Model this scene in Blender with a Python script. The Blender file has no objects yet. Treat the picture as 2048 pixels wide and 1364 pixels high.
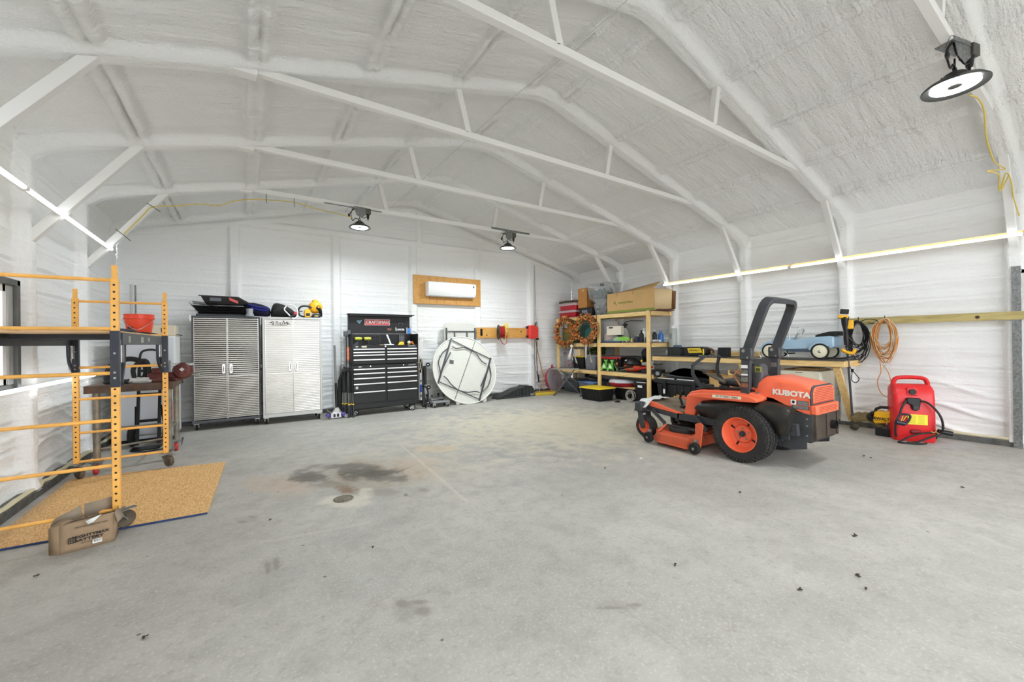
import bpy, math, random
import numpy as np
from mathutils import Matrix, Vector, Euler
PI = math.pi
SC = bpy.context.scene
COL = SC.collection
RND = random.Random(7)

# ---------------------------------------------------------------- camera
FPX = 806.93
YAW, PIT, ROL = math.radians(33.4194), math.radians(0.0986), math.radians(-0.6869)
CAMZ = 1.36
_F = np.array([math.sin(YAW)*math.cos(PIT), math.cos(YAW)*math.cos(PIT), math.sin(PIT)])
_R0 = np.array([math.cos(YAW), -math.sin(YAW), 0.0])
_U0 = np.cross(_R0, _F)
_Rr = _R0*math.cos(ROL) + _U0*math.sin(ROL)
_Ur = -_R0*math.sin(ROL) + _U0*math.cos(ROL)
cd = bpy.data.cameras.new('camera')
cd.sensor_width = 36.0
cd.lens = FPX*36.0/2048.0
cd.clip_start = 0.05
cam = bpy.data.objects.new('camera', cd)
COL.objects.link(cam)
cam.matrix_world = Matrix(((_Rr[0], _Ur[0], -_F[0], 0), (_Rr[1], _Ur[1], -_F[1], 0), (_Rr[2], _Ur[2], -_F[2], CAMZ), (0, 0, 0, 1)))
SC.camera = cam

# ---------------------------------------------------------------- world, exposure
SC.view_settings.view_transform = 'Standard'
SC.view_settings.look = 'None'
SC.view_settings.gamma = 1.0
SC.view_settings.use_curve_mapping = False
SC.view_settings.exposure = EXPO = 1.32
LAMP, NEAR_LAMP, TUBE, SKY = 200.0, 100.0, 3.5, 2.8
SC.cycles.max_bounces = 10
SC.cycles.diffuse_bounces = 7
SC.cycles.transparent_max_bounces = 12
SC.cycles.sample_clamp_indirect = 8.0
w = bpy.data.worlds.new('overcast_sky'); SC.world = w
w.use_nodes = True
w.node_tree.nodes['Background'].inputs[0].default_value = (0.94, 0.96, 1.0, 1)
w.node_tree.nodes['Background'].inputs[1].default_value = SKY

def P(u, v, **k):
    """world point on the plane x=, y= or z= seen at a place of the 2048x1364 photograph"""
    r = _Rr*(u-1024) - _Ur*(v-682) + _F*FPX
    (a, c), = k.items(); i = 'xyz'.index(a)
    o = np.array([0, 0, CAMZ]); t = (c-o[i])/r[i]
    return Vector(o+t*r)

# ---------------------------------------------------------------- materials
def lin(c):
    return tuple((x/255/12.92 if x/255 <= .04045 else ((x/255+.055)/1.055)**2.4) for x in c)
MATS = {}
def N(nt, t, **k):
    n = nt.nodes.new(t)
    for a, b in k.items():
        if hasattr(n, a): setattr(n, a, b)
    return n
def mat(name, col, rough=.5, metal=0, var=0, vs=8, bump=0, bs=60, emit=0, alpha=1, coat=0, trans=0, dark=None, stretch=(1, 1, 1), dirt=0, dcol=(110, 95, 75), ior=1.45):
    if name in MATS: return MATS[name]
    m = bpy.data.materials.new(name); m.use_nodes = True
    nt = m.node_tree; b = nt.nodes['Principled BSDF']
    c = lin(col)+(1,)
    b.inputs['Base Color'].default_value = c
    b.inputs['Roughness'].default_value = rough
    b.inputs['Metallic'].default_value = metal
    b.inputs['IOR'].default_value = ior
    if coat: b.inputs['Coat Weight'].default_value = coat
    if trans: b.inputs['Transmission Weight'].default_value = trans
    if alpha < 1: b.inputs['Alpha'].default_value = alpha
    if emit:
        b.inputs['Emission Color'].default_value = c
        b.inputs['Emission Strength'].default_value = emit
    if var or bump or dirt:
        tc = N(nt, 'ShaderNodeTexCoord'); mp = N(nt, 'ShaderNodeMapping')
        mp.inputs['Scale'].default_value = stretch
        nt.links.new(tc.outputs['Object'], mp.inputs[0])
    if var:
        nz = N(nt, 'ShaderNodeTexNoise'); nz.inputs['Scale'].default_value = vs; nz.inputs['Detail'].default_value = 6
        nt.links.new(mp.outputs[0], nz.inputs[0])
        mx = N(nt, 'ShaderNodeMix', data_type='RGBA')
        d = lin(dark) if dark else tuple(x*(1-var) for x in c[:3])
        mx.inputs[6].default_value = d+(1,)
        mx.inputs[7].default_value = c if dark else tuple(min(1, x*(1+var*.5)) for x in c[:3])+(1,)
        rp = N(nt, 'ShaderNodeMapRange'); rp.inputs[1].default_value = .35; rp.inputs[2].default_value = .65
        nt.links.new(nz.outputs[0], rp.inputs[0]); nt.links.new(rp.outputs[0], mx.inputs[0])
        last = mx.outputs[2]
        nt.links.new(last, b.inputs['Base Color'])
    if dirt:
        nz = N(nt, 'ShaderNodeTexNoise'); nz.inputs['Scale'].default_value = 9; nz.inputs['Detail'].default_value = 10; nz.inputs['Roughness'].default_value = .7
        nt.links.new(tc.outputs['Object'], nz.inputs[0])
        rp = N(nt, 'ShaderNodeMapRange'); rp.inputs[1].default_value = .48; rp.inputs[2].default_value = .75; rp.inputs[4].default_value = dirt
        nt.links.new(nz.outputs[0], rp.inputs[0])
        mx = N(nt, 'ShaderNodeMix', data_type='RGBA'); mx.inputs[6].default_value = c; mx.inputs[7].default_value = lin(dcol)+(1,)
        if var: nt.links.new(last, mx.inputs[6])
        nt.links.new(rp.outputs[0], mx.inputs[0]); nt.links.new(mx.outputs[2], b.inputs['Base Color'])
    if bump:
        nz = N(nt, 'ShaderNodeTexNoise'); nz.inputs['Scale'].default_value = bs; nz.inputs['Detail'].default_value = 4
        nt.links.new(mp.outputs[0], nz.inputs[0])
        bp = N(nt, 'ShaderNodeBump'); bp.inputs['Strength'].default_value = bump; bp.inputs['Distance'].default_value = .01
        nt.links.new(nz.outputs[0], bp.inputs['Height']); nt.links.new(bp.outputs[0], b.inputs['Normal'])
    MATS[name] = m
    return m

def math_(nt, op, a, b=None, c=None):
    n = N(nt, 'ShaderNodeMath', operation=op)
    for i, x in enumerate((a, b, c)):
        if x is None: continue
        if isinstance(x, (int, float)): n.inputs[i].default_value = x
        else: nt.links.new(x, n.inputs[i])
    return n.outputs[0]

def foam_mat(name, col=(238, 239, 238), stripe=None, bst=.6, bds=.016):
    m = bpy.data.materials.new(name); m.use_nodes = True; nt = m.node_tree; b = nt.nodes['Principled BSDF']
    b.inputs['Roughness'].default_value = .85; b.inputs['Specular IOR Level'].default_value = .25
    tc = N(nt, 'ShaderNodeTexCoord')
    n1 = N(nt, 'ShaderNodeTexNoise'); n1.inputs['Scale'].default_value = .7; n1.inputs['Detail'].default_value = 3
    nt.links.new(tc.outputs['Object'], n1.inputs[0])
    mx = N(nt, 'ShaderNodeMix', data_type='RGBA'); mx.inputs[6].default_value = lin(col)+(1,)
    mx.inputs[7].default_value = lin((col[0]-3, col[1]-4, col[2]-8))+(1,)
    rp = N(nt, 'ShaderNodeMapRange'); rp.inputs[1].default_value = .5; rp.inputs[2].default_value = .72; rp.inputs[4].default_value = .8
    nt.links.new(n1.outputs[0], rp.inputs[0]); nt.links.new(rp.outputs[0], mx.inputs[0]); nt.links.new(mx.outputs[2], b.inputs['Base Color'])
    n2 = N(nt, 'ShaderNodeTexNoise'); n2.inputs['Scale'].default_value = 45; n2.inputs['Detail'].default_value = 5; n2.inputs['Roughness'].default_value = .6
    n3 = N(nt, 'ShaderNodeTexNoise'); n3.inputs['Scale'].default_value = 9; n3.inputs['Detail'].default_value = 4
    mp = N(nt, 'ShaderNodeMapping'); mp.inputs['Scale'].default_value = stripe or (1, 1, 1)
    nt.links.new(tc.outputs['Object'], n2.inputs[0]); nt.links.new(tc.outputs['Object'], mp.inputs[0]); nt.links.new(mp.outputs[0], n3.inputs[0])
    s = math_(nt, 'ADD', n2.outputs[0], math_(nt, 'MULTIPLY', n3.outputs[0], 1.6))
    bp = N(nt, 'ShaderNodeBump'); bp.inputs['Strength'].default_value = bst; bp.inputs['Distance'].default_value = bds
    nt.links.new(s, bp.inputs['Height']); nt.links.new(bp.outputs[0], b.inputs['Normal'])
    return m

def wood_mat(name, col, dark, ax=1, knots=True):
    """grain running along axis ax of the object"""
    if name in MATS: return MATS[name]
    m = bpy.data.materials.new(name); m.use_nodes = True; nt = m.node_tree; b = nt.nodes['Principled BSDF']
    b.inputs['Roughness'].default_value = .6
    tc = N(nt, 'ShaderNodeTexCoord'); mp = N(nt, 'ShaderNodeMapping')
    sc = [9, 9, 9]; sc[ax] = .9; mp.inputs['Scale'].default_value = sc
    nt.links.new(tc.outputs['Object'], mp.inputs[0])
    n1 = N(nt, 'ShaderNodeTexNoise'); n1.inputs['Scale'].default_value = 2.2; n1.inputs['Detail'].default_value = 5; n1.inputs['Distortion'].default_value = .6
    nt.links.new(mp.outputs[0], n1.inputs[0])
    cr = N(nt, 'ShaderNodeValToRGB'); e = cr.color_ramp.elements
    e[0].position = .3; e[0].color = lin(dark)+(1,); e[1].position = .7; e[1].color = lin(col)+(1,)
    x = cr.color_ramp.elements.new(.5); x.color = tuple((a+b_)/2 for a, b_ in zip(lin(dark), lin(col)))+(1,)
    nt.links.new(math_(nt, 'FRACT', math_(nt, 'MULTIPLY', n1.outputs[0], 3.3)), cr.inputs[0])
    mx = N(nt, 'ShaderNodeMix', data_type='RGBA'); mx.inputs[0].default_value = .45
    mx.inputs[7].default_value = lin(col)+(1,)
    nt.links.new(cr.outputs[0], mx.inputs[6])
    out = mx.outputs[2]
    if knots:
        mp2 = N(nt, 'ShaderNodeMapping'); s2 = [3.5, 3.5, 3.5]; s2[ax] = 2.2; mp2.inputs['Scale'].default_value = s2
        nt.links.new(tc.outputs['Object'], mp2.inputs[0])
        vo = N(nt, 'ShaderNodeTexVoronoi'); nt.links.new(mp2.outputs[0], vo.inputs[0])
        k = N(nt, 'ShaderNodeMapRange'); k.inputs[1].default_value = .03; k.inputs[2].default_value = .1; k.inputs[3].default_value = .8; k.inputs[4].default_value = 0
        nt.links.new(vo.outputs['Distance'], k.inputs[0])
        m2 = N(nt, 'ShaderNodeMix', data_type='RGBA'); nt.links.new(k.outputs[0], m2.inputs[0]); nt.links.new(out, m2.inputs[6]); m2.inputs[7].default_value = lin((96, 58, 24))+(1,)
        out = m2.outputs[2]
    nt.links.new(out, b.inputs['Base Color'])
    MATS[name] = m
    return m

def osb_mat(name, col, dark, light, smudge=0):
    m = bpy.data.materials.new(name); m.use_nodes = True; nt = m.node_tree; b = nt.nodes['Principled BSDF']
    b.inputs['Roughness'].default_value = .65
    tc = N(nt, 'ShaderNodeTexCoord')
    outs = []
    for i, (rz, s) in enumerate((((.3), 46), ((1.5), 38), ((2.4), 52))):
        mp = N(nt, 'ShaderNodeMapping'); mp.inputs['Rotation'].default_value = (rz, rz*.7, rz); mp.inputs['Scale'].default_value = (s, s*.28, s*.5)
        nt.links.new(tc.outputs['Object'], mp.inputs[0])
        vo = N(nt, 'ShaderNodeTexVoronoi'); nt.links.new(mp.outputs[0], vo.inputs[0])
        sx = N(nt, 'ShaderNodeSeparateColor'); nt.links.new(vo.outputs['Color'], sx.inputs[0]); outs.append(sx.outputs[0])
    s = math_(nt, 'MULTIPLY', math_(nt, 'ADD', math_(nt, 'ADD', outs[0], outs[1]), outs[2]), .333)
    cr = N(nt, 'ShaderNodeValToRGB'); e = cr.color_ramp.elements
    e[0].position = .2; e[0].color = lin(dark)+(1,); e[1].position = .8; e[1].color = lin(light)+(1,)
    x = cr.color_ramp.elements.new(.45); x.color = lin(col)+(1,)
    nt.links.new(s, cr.inputs[0]); out = cr.outputs[0]
    if smudge:
        # a grey wheel scuff running across the sheet
        sp = N(nt, 'ShaderNodeSeparateXYZ'); nt.links.new(tc.outputs['Object'], sp.inputs[0])
        nz = N(nt, 'ShaderNodeTexNoise'); nz.inputs['Scale'].default_value = 7; nz.inputs['Detail'].default_value = 6; nt.links.new(tc.outputs['Object'], nz.inputs[0])
        d = math_(nt, 'ABSOLUTE', math_(nt, 'ADD', math_(nt, 'ADD', sp.outputs[0], .70), math_(nt, 'MULTIPLY', nz.outputs[0], .12)))
        k = N(nt, 'ShaderNodeMapRange'); k.inputs[1].default_value = .0; k.inputs[2].default_value = .13; k.inputs[3].default_value = .75; k.inputs[4].default_value = 0
        nt.links.new(math_(nt, 'ABSOLUTE', math_(nt, 'SUBTRACT', d, .12)), k.inputs[0])
        f = math_(nt, 'MULTIPLY', k.outputs[0], nz.outputs[0])
        m2 = N(nt, 'ShaderNodeMix', data_type='RGBA'); nt.links.new(f, m2.inputs[0]); nt.links.new(out, m2.inputs[6]); m2.inputs[7].default_value = lin((90, 82, 66))+(1,)
        out = m2.outputs[2]
    nt.links.new(out, b.inputs['Base Color'])
    return m

# ---------------------------------------------------------------- objects
FR = {}
def vec(p): return Vector((float(p[0]), float(p[1]), float(p[2])))
def tag(o, label=None, cat=None, group=None, kind=None):
    if label: o['label'] = label
    if cat: o['category'] = cat
    if group: o['group'] = group
    if kind: o['kind'] = kind
    return o
def thing(name, label, cat, loc=(0, 0, 0), rz=0, group=None, kind=None, M=None):
    o = bpy.data.objects.new(name, None); COL.objects.link(o); o.empty_display_size = .1
    mt = M if M is not None else Matrix.Translation(vec(loc)) @ Matrix.Rotation(rz, 4, 'Z')
    o.matrix_world = mt
    FR[o] = mt
    return tag(o, label, cat, group, kind)
def kids(o): return list(o.children)
def dup(root, loc, rz=0, label=None, group=None, scale=None):
    def cp(o, par):
        c = o.copy(); COL.objects.link(c)
        if par is not None: c.parent = par
        for k in kids(o): cp(k, c)
        return c
    r = cp(root, None)
    r.location = loc; r.rotation_euler = (0, 0, rz)
    if scale: r.scale = scale
    FR[r] = Matrix.Translation(vec(loc)) @ Matrix.Rotation(rz, 4, 'Z')
    if label: r['label'] = label
    if group: r['group'] = group
    return r

def basis(d, up=(0, 0, 1)):
    d = vec(d).normalized(); up = vec(up)
    if abs(d.dot(up.normalized())) > .999: up = Vector((0, 1, 0)) if abs(d.y) < .9 else Vector((1, 0, 0))
    s = d.cross(up).normalized(); t = s.cross(d).normalized()
    return d, s, t

class MB:
    def __init__(s): s.v = []; s.f = []
    def add(s, vs, fs):
        n = len(s.v); s.v += [tuple(map(float, x)) for x in vs]; s.f += [tuple(i+n for i in f) for f in fs]; return s
    def box(s, c, d, r=None):
        R = Matrix.Identity(3) if r is None else (r if isinstance(r, Matrix) else Euler(r).to_matrix())
        c = vec(c); vs = [c+R @ Vector((x*d[0]/2, y*d[1]/2, z*d[2]/2)) for x in (-1, 1) for y in (-1, 1) for z in (-1, 1)]
        return s.add(vs, [(0, 1, 3, 2), (4, 6, 7, 5), (0, 4, 5, 1), (2, 3, 7, 6), (0, 2, 6, 4), (1, 5, 7, 3)])
    def bx(s, a, b):
        return s.box([(a[i]+b[i])/2 for i in range(3)], [abs(b[i]-a[i]) for i in range(3)])
    def bar(s, p, q, w, h, up=(0, 0, 1)):
        p, q = vec(p), vec(q); d, a, t = basis(q-p, up)
        vs = [x+a*(i*w/2)+t*(j*h/2) for x in (p, q) for i in (-1, 1) for j in (-1, 1)]
        return s.add(vs, [(0, 2, 3, 1), (4, 5, 7, 6), (0, 1, 5, 4), (2, 6, 7, 3), (0, 4, 6, 2), (1, 3, 7, 5)])
    def cyl(s, p, q, r, r2=None, n=16, caps=True):
        p, q = vec(p), vec(q); r2 = r if r2 is None else r2; d, a, t = basis(q-p)
        vs = [x+(a*math.cos(k*2*PI/n)+t*math.sin(k*2*PI/n))*rr for x, rr in ((p, r), (q, r2)) for k in range(n)]
        fs = [(k, k+n, (k+1) % n+n, (k+1) % n) for k in range(n)]
        if caps: fs += [tuple(range(n)), tuple(range(2*n-1, n-1, -1))]
        return s.add(vs, fs)
    def tube(s, pts, r, n=8, closed=False, flat=None, caps=True):
        pts = [vec(p) for p in pts]; m = len(pts)
        if m < 2: return s
        prev = None; vs = []
        for i in range(m):
            a = pts[(i-1) % m] if (closed or i > 0) else pts[i]
            b = pts[(i+1) % m] if (closed or i < m-1) else pts[i]
            t = (b-a)
            t = t.normalized() if t.length > 1e-9 else Vector((0, 0, 1))
            if prev is None:
                d, x, y = basis(t); prev = x
            x = (prev-t*prev.dot(t))
            x = x.normalized() if x.length > 1e-6 else basis(t)[1]
            prev = x; y = t.cross(x)
            rr = r[i] if isinstance(r, (list, tuple)) else r
            for k in range(n):
                an = k*2*PI/n
                vs.append(pts[i]+x*(rr*math.cos(an))+y*(rr*math.sin(an)*(flat or 1)))
        fs = []
        for i in range(m if closed else m-1):
            j = (i+1) % m
            for k in range(n): fs.append((i*n+k, i*n+(k+1) % n, j*n+(k+1) % n, j*n+k))
        if caps and not closed: fs += [tuple(range(n-1, -1, -1)), tuple(range((m-1)*n, m*n))]
        return s.add(vs, fs)
    def lathe(s, prof, c, ax=(0, 0, 1), n=24, cap=False):
        c = vec(c); d, a, t = basis(ax); m = len(prof)
        vs = [c+d*h+(a*math.cos(k*2*PI/n)+t*math.sin(k*2*PI/n))*r for r, h in prof for k in range(n)]
        fs = [(i*n+k, i*n+(k+1) % n, (i+1)*n+(k+1) % n, (i+1)*n+k) for i in range(m-1) for k in range(n)]
        if cap: fs += [tuple(range(n-1, -1, -1)), tuple(range((m-1)*n, m*n))]
        return s.add(vs, fs)
    def torus(s, c, ax, R, r, n=28, m=8, a0=0, a1=2*PI):
        c = vec(c); d, a, t = basis(ax); full = abs(a1-a0-2*PI) < 1e-6
        k = n if full else n+1
        return s.tube([c+(a*math.cos(a0+(a1-a0)*i/n)+t*math.sin(a0+(a1-a0)*i/n))*R for i in range(k)], r, m, closed=full)
    def prism(s, poly, a, b, pl='yz'):
        ix = {'yz': (1, 2, 0), 'xz': (0, 2, 1), 'xy': (0, 1, 2)}[pl]
        n = len(poly); vs = []
        for h in (a, b):
            for p in poly:
                x = [0, 0, 0]; x[ix[0]], x[ix[1]], x[ix[2]] = p[0], p[1], h; vs.append(x)
        fs = [(k, (k+1) % n, (k+1) % n+n, k+n) for k in range(n)]+[tuple(range(n-1, -1, -1)), tuple(range(n, 2*n))]
        return s.add(vs, fs)
    def loft(s, rings, caps=True):
        n = len(rings[0]); vs = [p for r in rings for p in r]; m = len(rings)
        fs = [(i*n+k, i*n+(k+1) % n, (i+1)*n+(k+1) % n, (i+1)*n+k) for i in range(m-1) for k in range(n)]
        if caps: fs += [tuple(range(n-1, -1, -1)), tuple(range((m-1)*n, m*n))]
        return s.add(vs, fs)
    def ball(s, c, r, n=14, m=9, noise=0):
        r = (r, r, r) if isinstance(r, (int, float)) else r; c = vec(c); rings = []
        for i in range(m+1):
            th = PI*i/m; ring = []
            for k in range(n):
                q = 1+(RND.uniform(-noise, noise) if 0 < i < m else 0)
                ring.append((c.x+r[0]*q*math.sin(th)*math.cos(2*PI*k/n), c.y+r[1]*q*math.sin(th)*math.sin(2*PI*k/n), c.z+r[2]*q*math.cos(th)))
            rings.append(ring)
        return s.loft(rings, False)
    def quad(s, a, b, c, d): return s.add([a, b, c, d], [(0, 1, 2, 3)])
    def rot(s, R, c=(0, 0, 0)):
        c = vec(c); R = R if isinstance(R, Matrix) else Euler(R).to_matrix()
        s.v = [tuple(c+R @ (Vector(p)-c)) for p in s.v]; return s
    def move(s, d): s.v = [(p[0]+d[0], p[1]+d[1], p[2]+d[2]) for p in s.v]; return s
    def obj(s, name, m, parent=None, world=None, bev=0, seg=2, label=None, cat=None, group=None, kind=None, ang=38, thick=0, sub=0):
        """world=True: the coordinates are the room's (default for a top-level mesh and for things at rz 0 built with world points)"""
        v = [Vector(p) for p in s.v]; o_loc = Vector((0, 0, 0))
        if parent is not None and world:
            top = parent
            while top.parent is not None: top = top.parent
            inv = FR[top].inverted(); v = [inv @ p for p in v]
        elif parent is None and v:
            o_loc = Vector((sum(p.x for p in v)/len(v), sum(p.y for p in v)/len(v), min(p.z for p in v)))
            if kind == 'structure': o_loc = Vector((0, 0, 0))
            v = [p-o_loc for p in v]
        me = bpy.data.meshes.new(name); me.from_pydata(v, [], s.f); me.validate(); me.update()
        import bmesh
        bm = bmesh.new(); bm.from_mesh(me); bmesh.ops.recalc_face_normals(bm, faces=bm.faces); bm.to_mesh(me); bm.free()
        me.shade_smooth(); me.set_sharp_from_angle(angle=math.radians(ang))
        if m: me.materials.append(m)
        o = bpy.data.objects.new(name, me); COL.objects.link(o)
        if parent is not None: o.parent = parent
        else: o.location = o_loc; FR[o] = Matrix.Translation(o_loc)
        if thick:
            md = o.modifiers.new('thick', 'SOLIDIFY'); md.thickness = thick; md.offset = 0
        if sub:
            md = o.modifiers.new('sub', 'SUBSURF'); md.levels = md.render_levels = sub
        if bev:
            md = o.modifiers.new('bevel', 'BEVEL'); md.width = bev; md.segments = seg; md.limit_method = 'ANGLE'; md.angle_limit = math.radians(50)
        tag(o, label, cat, group, kind)
        return o

def text(s, size, at, xd, yd, m, parent, name='lettering', off=0, ext=.001, world=True, align='CENTER', sx=1, shear=0, label=None):
    cu = bpy.data.curves.new(name, 'FONT'); cu.body = s; cu.size = size; cu.align_x = align; cu.align_y = 'CENTER'
    cu.offset = off; cu.extrude = ext; cu.shear = shear; cu.resolution_u = 3
    t = bpy.data.objects.new('tmp', cu); COL.objects.link(t)
    dg = bpy.context.evaluated_depsgraph_get(); me = bpy.data.meshes.new_from_object(t.evaluated_get(dg))
    bpy.data.objects.remove(t)
    X = vec(xd).normalized(); Y = vec(yd).normalized(); Z = X.cross(Y).normalized(); c = vec(at)
    T = Matrix(((X.x*sx, Y.x, Z.x, c.x), (X.y*sx, Y.y, Z.y, c.y), (X.z*sx, Y.z, Z.z, c.z), (0, 0, 0, 1)))
    if world:
        top = parent
        while top.parent is not None: top = top.parent
        T = FR[top].inverted() @ T
    me.transform(T); me.materials.clear(); me.materials.append(m); me.name = name
    o = bpy.data.objects.new(name, me); COL.objects.link(o); o.parent = parent
    if label: o['label'] = label
    return o

def spline(pts, k=8, closed=False):
    pts = [vec(p) for p in pts]; n = len(pts); out = []
    for i in range(n if closed else n-1):
        p0 = pts[(i-1) % n] if closed or i > 0 else pts[0]; p1 = pts[i]; p2 = pts[(i+1) % n]
        p3 = pts[(i+2) % n] if closed or i+2 < n else pts[-1]
        for j in range(k):
            t = j/k
            out.append(.5*((2*p1)+(p2-p0)*t+(2*p0-5*p1+4*p2-p3)*t*t+(3*p1-p0-3*p2+p3)*t**3))
    if not closed: out.append(pts[-1])
    return out
def arc2(cx, cy, r, a0, a1, n=8): return [(cx+r*math.cos(a0+(a1-a0)*i/n), cy+r*math.sin(a0+(a1-a0)*i/n)) for i in range(n+1)]
def rrect(w, h, r, n=4, cx=0, cy=0):
    return (arc2(cx+w/2-r, cy+h/2-r, r, 0, PI/2, n)+arc2(cx-w/2+r, cy+h/2-r, r, PI/2, PI, n)+arc2(cx-w/2+r, cy-h/2+r, r, PI, 1.5*PI, n)+arc2(cx+w/2-r, cy-h/2+r, r, 1.5*PI, 2*PI, n))

# numpy value noise
def vn(x, y, seed=0):
    xi = np.floor(x).astype(np.int64); yi = np.floor(y).astype(np.int64); xf = x-xi; yf = y-yi
    def h(a, b):
        n = (a*374761393+b*668265263+seed*974711) & 0xffffffff
        n = ((n ^ (n >> 13))*1274126177) & 0xffffffff
        return ((n ^ (n >> 16)) & 0xffff)/65535.0
    u = xf*xf*(3-2*xf); v = yf*yf*(3-2*yf)
    return (h(xi, yi)*(1-u)+h(xi+1, yi)*u)*(1-v)+(h(xi, yi+1)*(1-u)+h(xi+1, yi+1)*u)*v
def fbm(x, y, o=4, seed=0):
    s = 0; a = .5
    for i in range(o): s = s+a*(vn(x*2**i, y*2**i, seed+i)-.5); a *= .5
    return s
def sstep(d, a, b):
    t = np.clip((d-a)/(b-a), 0, 1); return t*t*(3-2*t)
def bandf(d, half, soft): return 1-sstep(np.abs(d), half, half+soft)

def gridmesh(name, X, Y, Z, m, drop=None):
    nu, nv = X.shape
    co = np.stack([X, Y, Z], -1).reshape(-1, 3).astype(np.float32)
    idx = np.arange(nu*nv).reshape(nu, nv)
    q = np.stack([idx[:-1, :-1], idx[1:, :-1], idx[1:, 1:], idx[:-1, 1:]], -1).reshape(-1, 4)
    if drop is not None: q = q[~drop[:-1, :-1].reshape(-1)]
    me = bpy.data.meshes.new(name); me.vertices.add(len(co)); me.vertices.foreach_set('co', co.ravel())
    me.loops.add(q.size); me.loops.foreach_set('vertex_index', q.ravel().astype(np.int32))
    me.polygons.add(len(q)); me.polygons.foreach_set('loop_start', np.arange(0, q.size, 4, dtype=np.int32))
    me.update(calc_edges=True); me.validate(); me.shade_smooth(); me.materials.append(m)
    o = bpy.data.objects.new(name, me); COL.objects.link(o); o['kind'] = 'structure'
    FR[o] = Matrix.Identity(4)
    return o
# ---------------------------------------------------------------- shared materials
FOAMW = foam_mat('sprayed_foam_wall', stripe=(1, .25, 2.2))
FOAMB = foam_mat('sprayed_foam_back', stripe=(.25, 1, 2.2))
FOAMC = foam_mat('sprayed_foam_ceiling', stripe=(.3, 2.5, 1), bst=.9, bds=.022)
WHT = mat('white_paint', (226, 226, 223), .5, bump=.05)
BLK = mat('black_plastic', (22, 22, 23), .45)
BLKM = mat('black_metal', (26, 26, 27), .35, metal=.3)
RUB = mat('black_rubber', (24, 24, 24), .8, bump=.2, bs=40)
CHR = mat('chrome', (215, 215, 215), .15, metal=1)
ZNC = mat('zinc_plated', (170, 170, 168), .35, metal=.9, var=.2, vs=20)
GALV = mat('galvanised_steel', (135, 137, 136), .45, metal=.7, var=.35, vs=40)
GRY = mat('grey_plastic', (140, 142, 143), .5)
DGR = mat('dark_grey_paint', (62, 64, 68), .5, metal=.2)
YEL = mat('tool_yellow', (236, 176, 30), .4)
ORG = mat('scaffold_yellow', (250, 188, 96), .38, var=.1, vs=5, dirt=.35, dcol=(170, 120, 60))
RED = mat('red_plastic', (206, 44, 40), .4)
WPL = mat('white_plastic', (232, 232, 230), .4)
PINE = wood_mat('pine_lumber', (232, 200, 138), (205, 164, 98), 1)
PINEX = wood_mat('pine_lumber_cross', (232, 200, 138), (205, 164, 98), 0)
PINEZ = wood_mat('pine_lumber_upright', (232, 200, 138), (205, 164, 98), 2)
TREAT = wood_mat('treated_lumber', (186, 170, 112), (150, 134, 80), 1)
CARD = mat('cardboard', (190, 150, 98), .8, var=.12, vs=5)
LETW = mat('white_print', (235, 235, 232), .5)
LETK = mat('black_print', (28, 27, 26), .6)
CLEAR = mat('clear_plastic', (228, 230, 232), .2, alpha=.35)
CLEARG = mat('cloudy_plastic', (205, 210, 214), .2, alpha=.30)

# ---------------------------------------------------------------- the shell
XL, XR, YB, YF_ = -1.70, 7.90, 8.80, -3.5
XM = (XL+XR)/2
FY = [8.5, 6.98, 5.45, 3.93, 2.40, .72, -.85, -2.4]
PX = [-.87, .10, 1.0, 1.92, 2.86, 3.34, 4.28, 5.22, 6.14, 7.07]
def zroof(x): return 4.47-.255*np.abs(x-XM)

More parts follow.
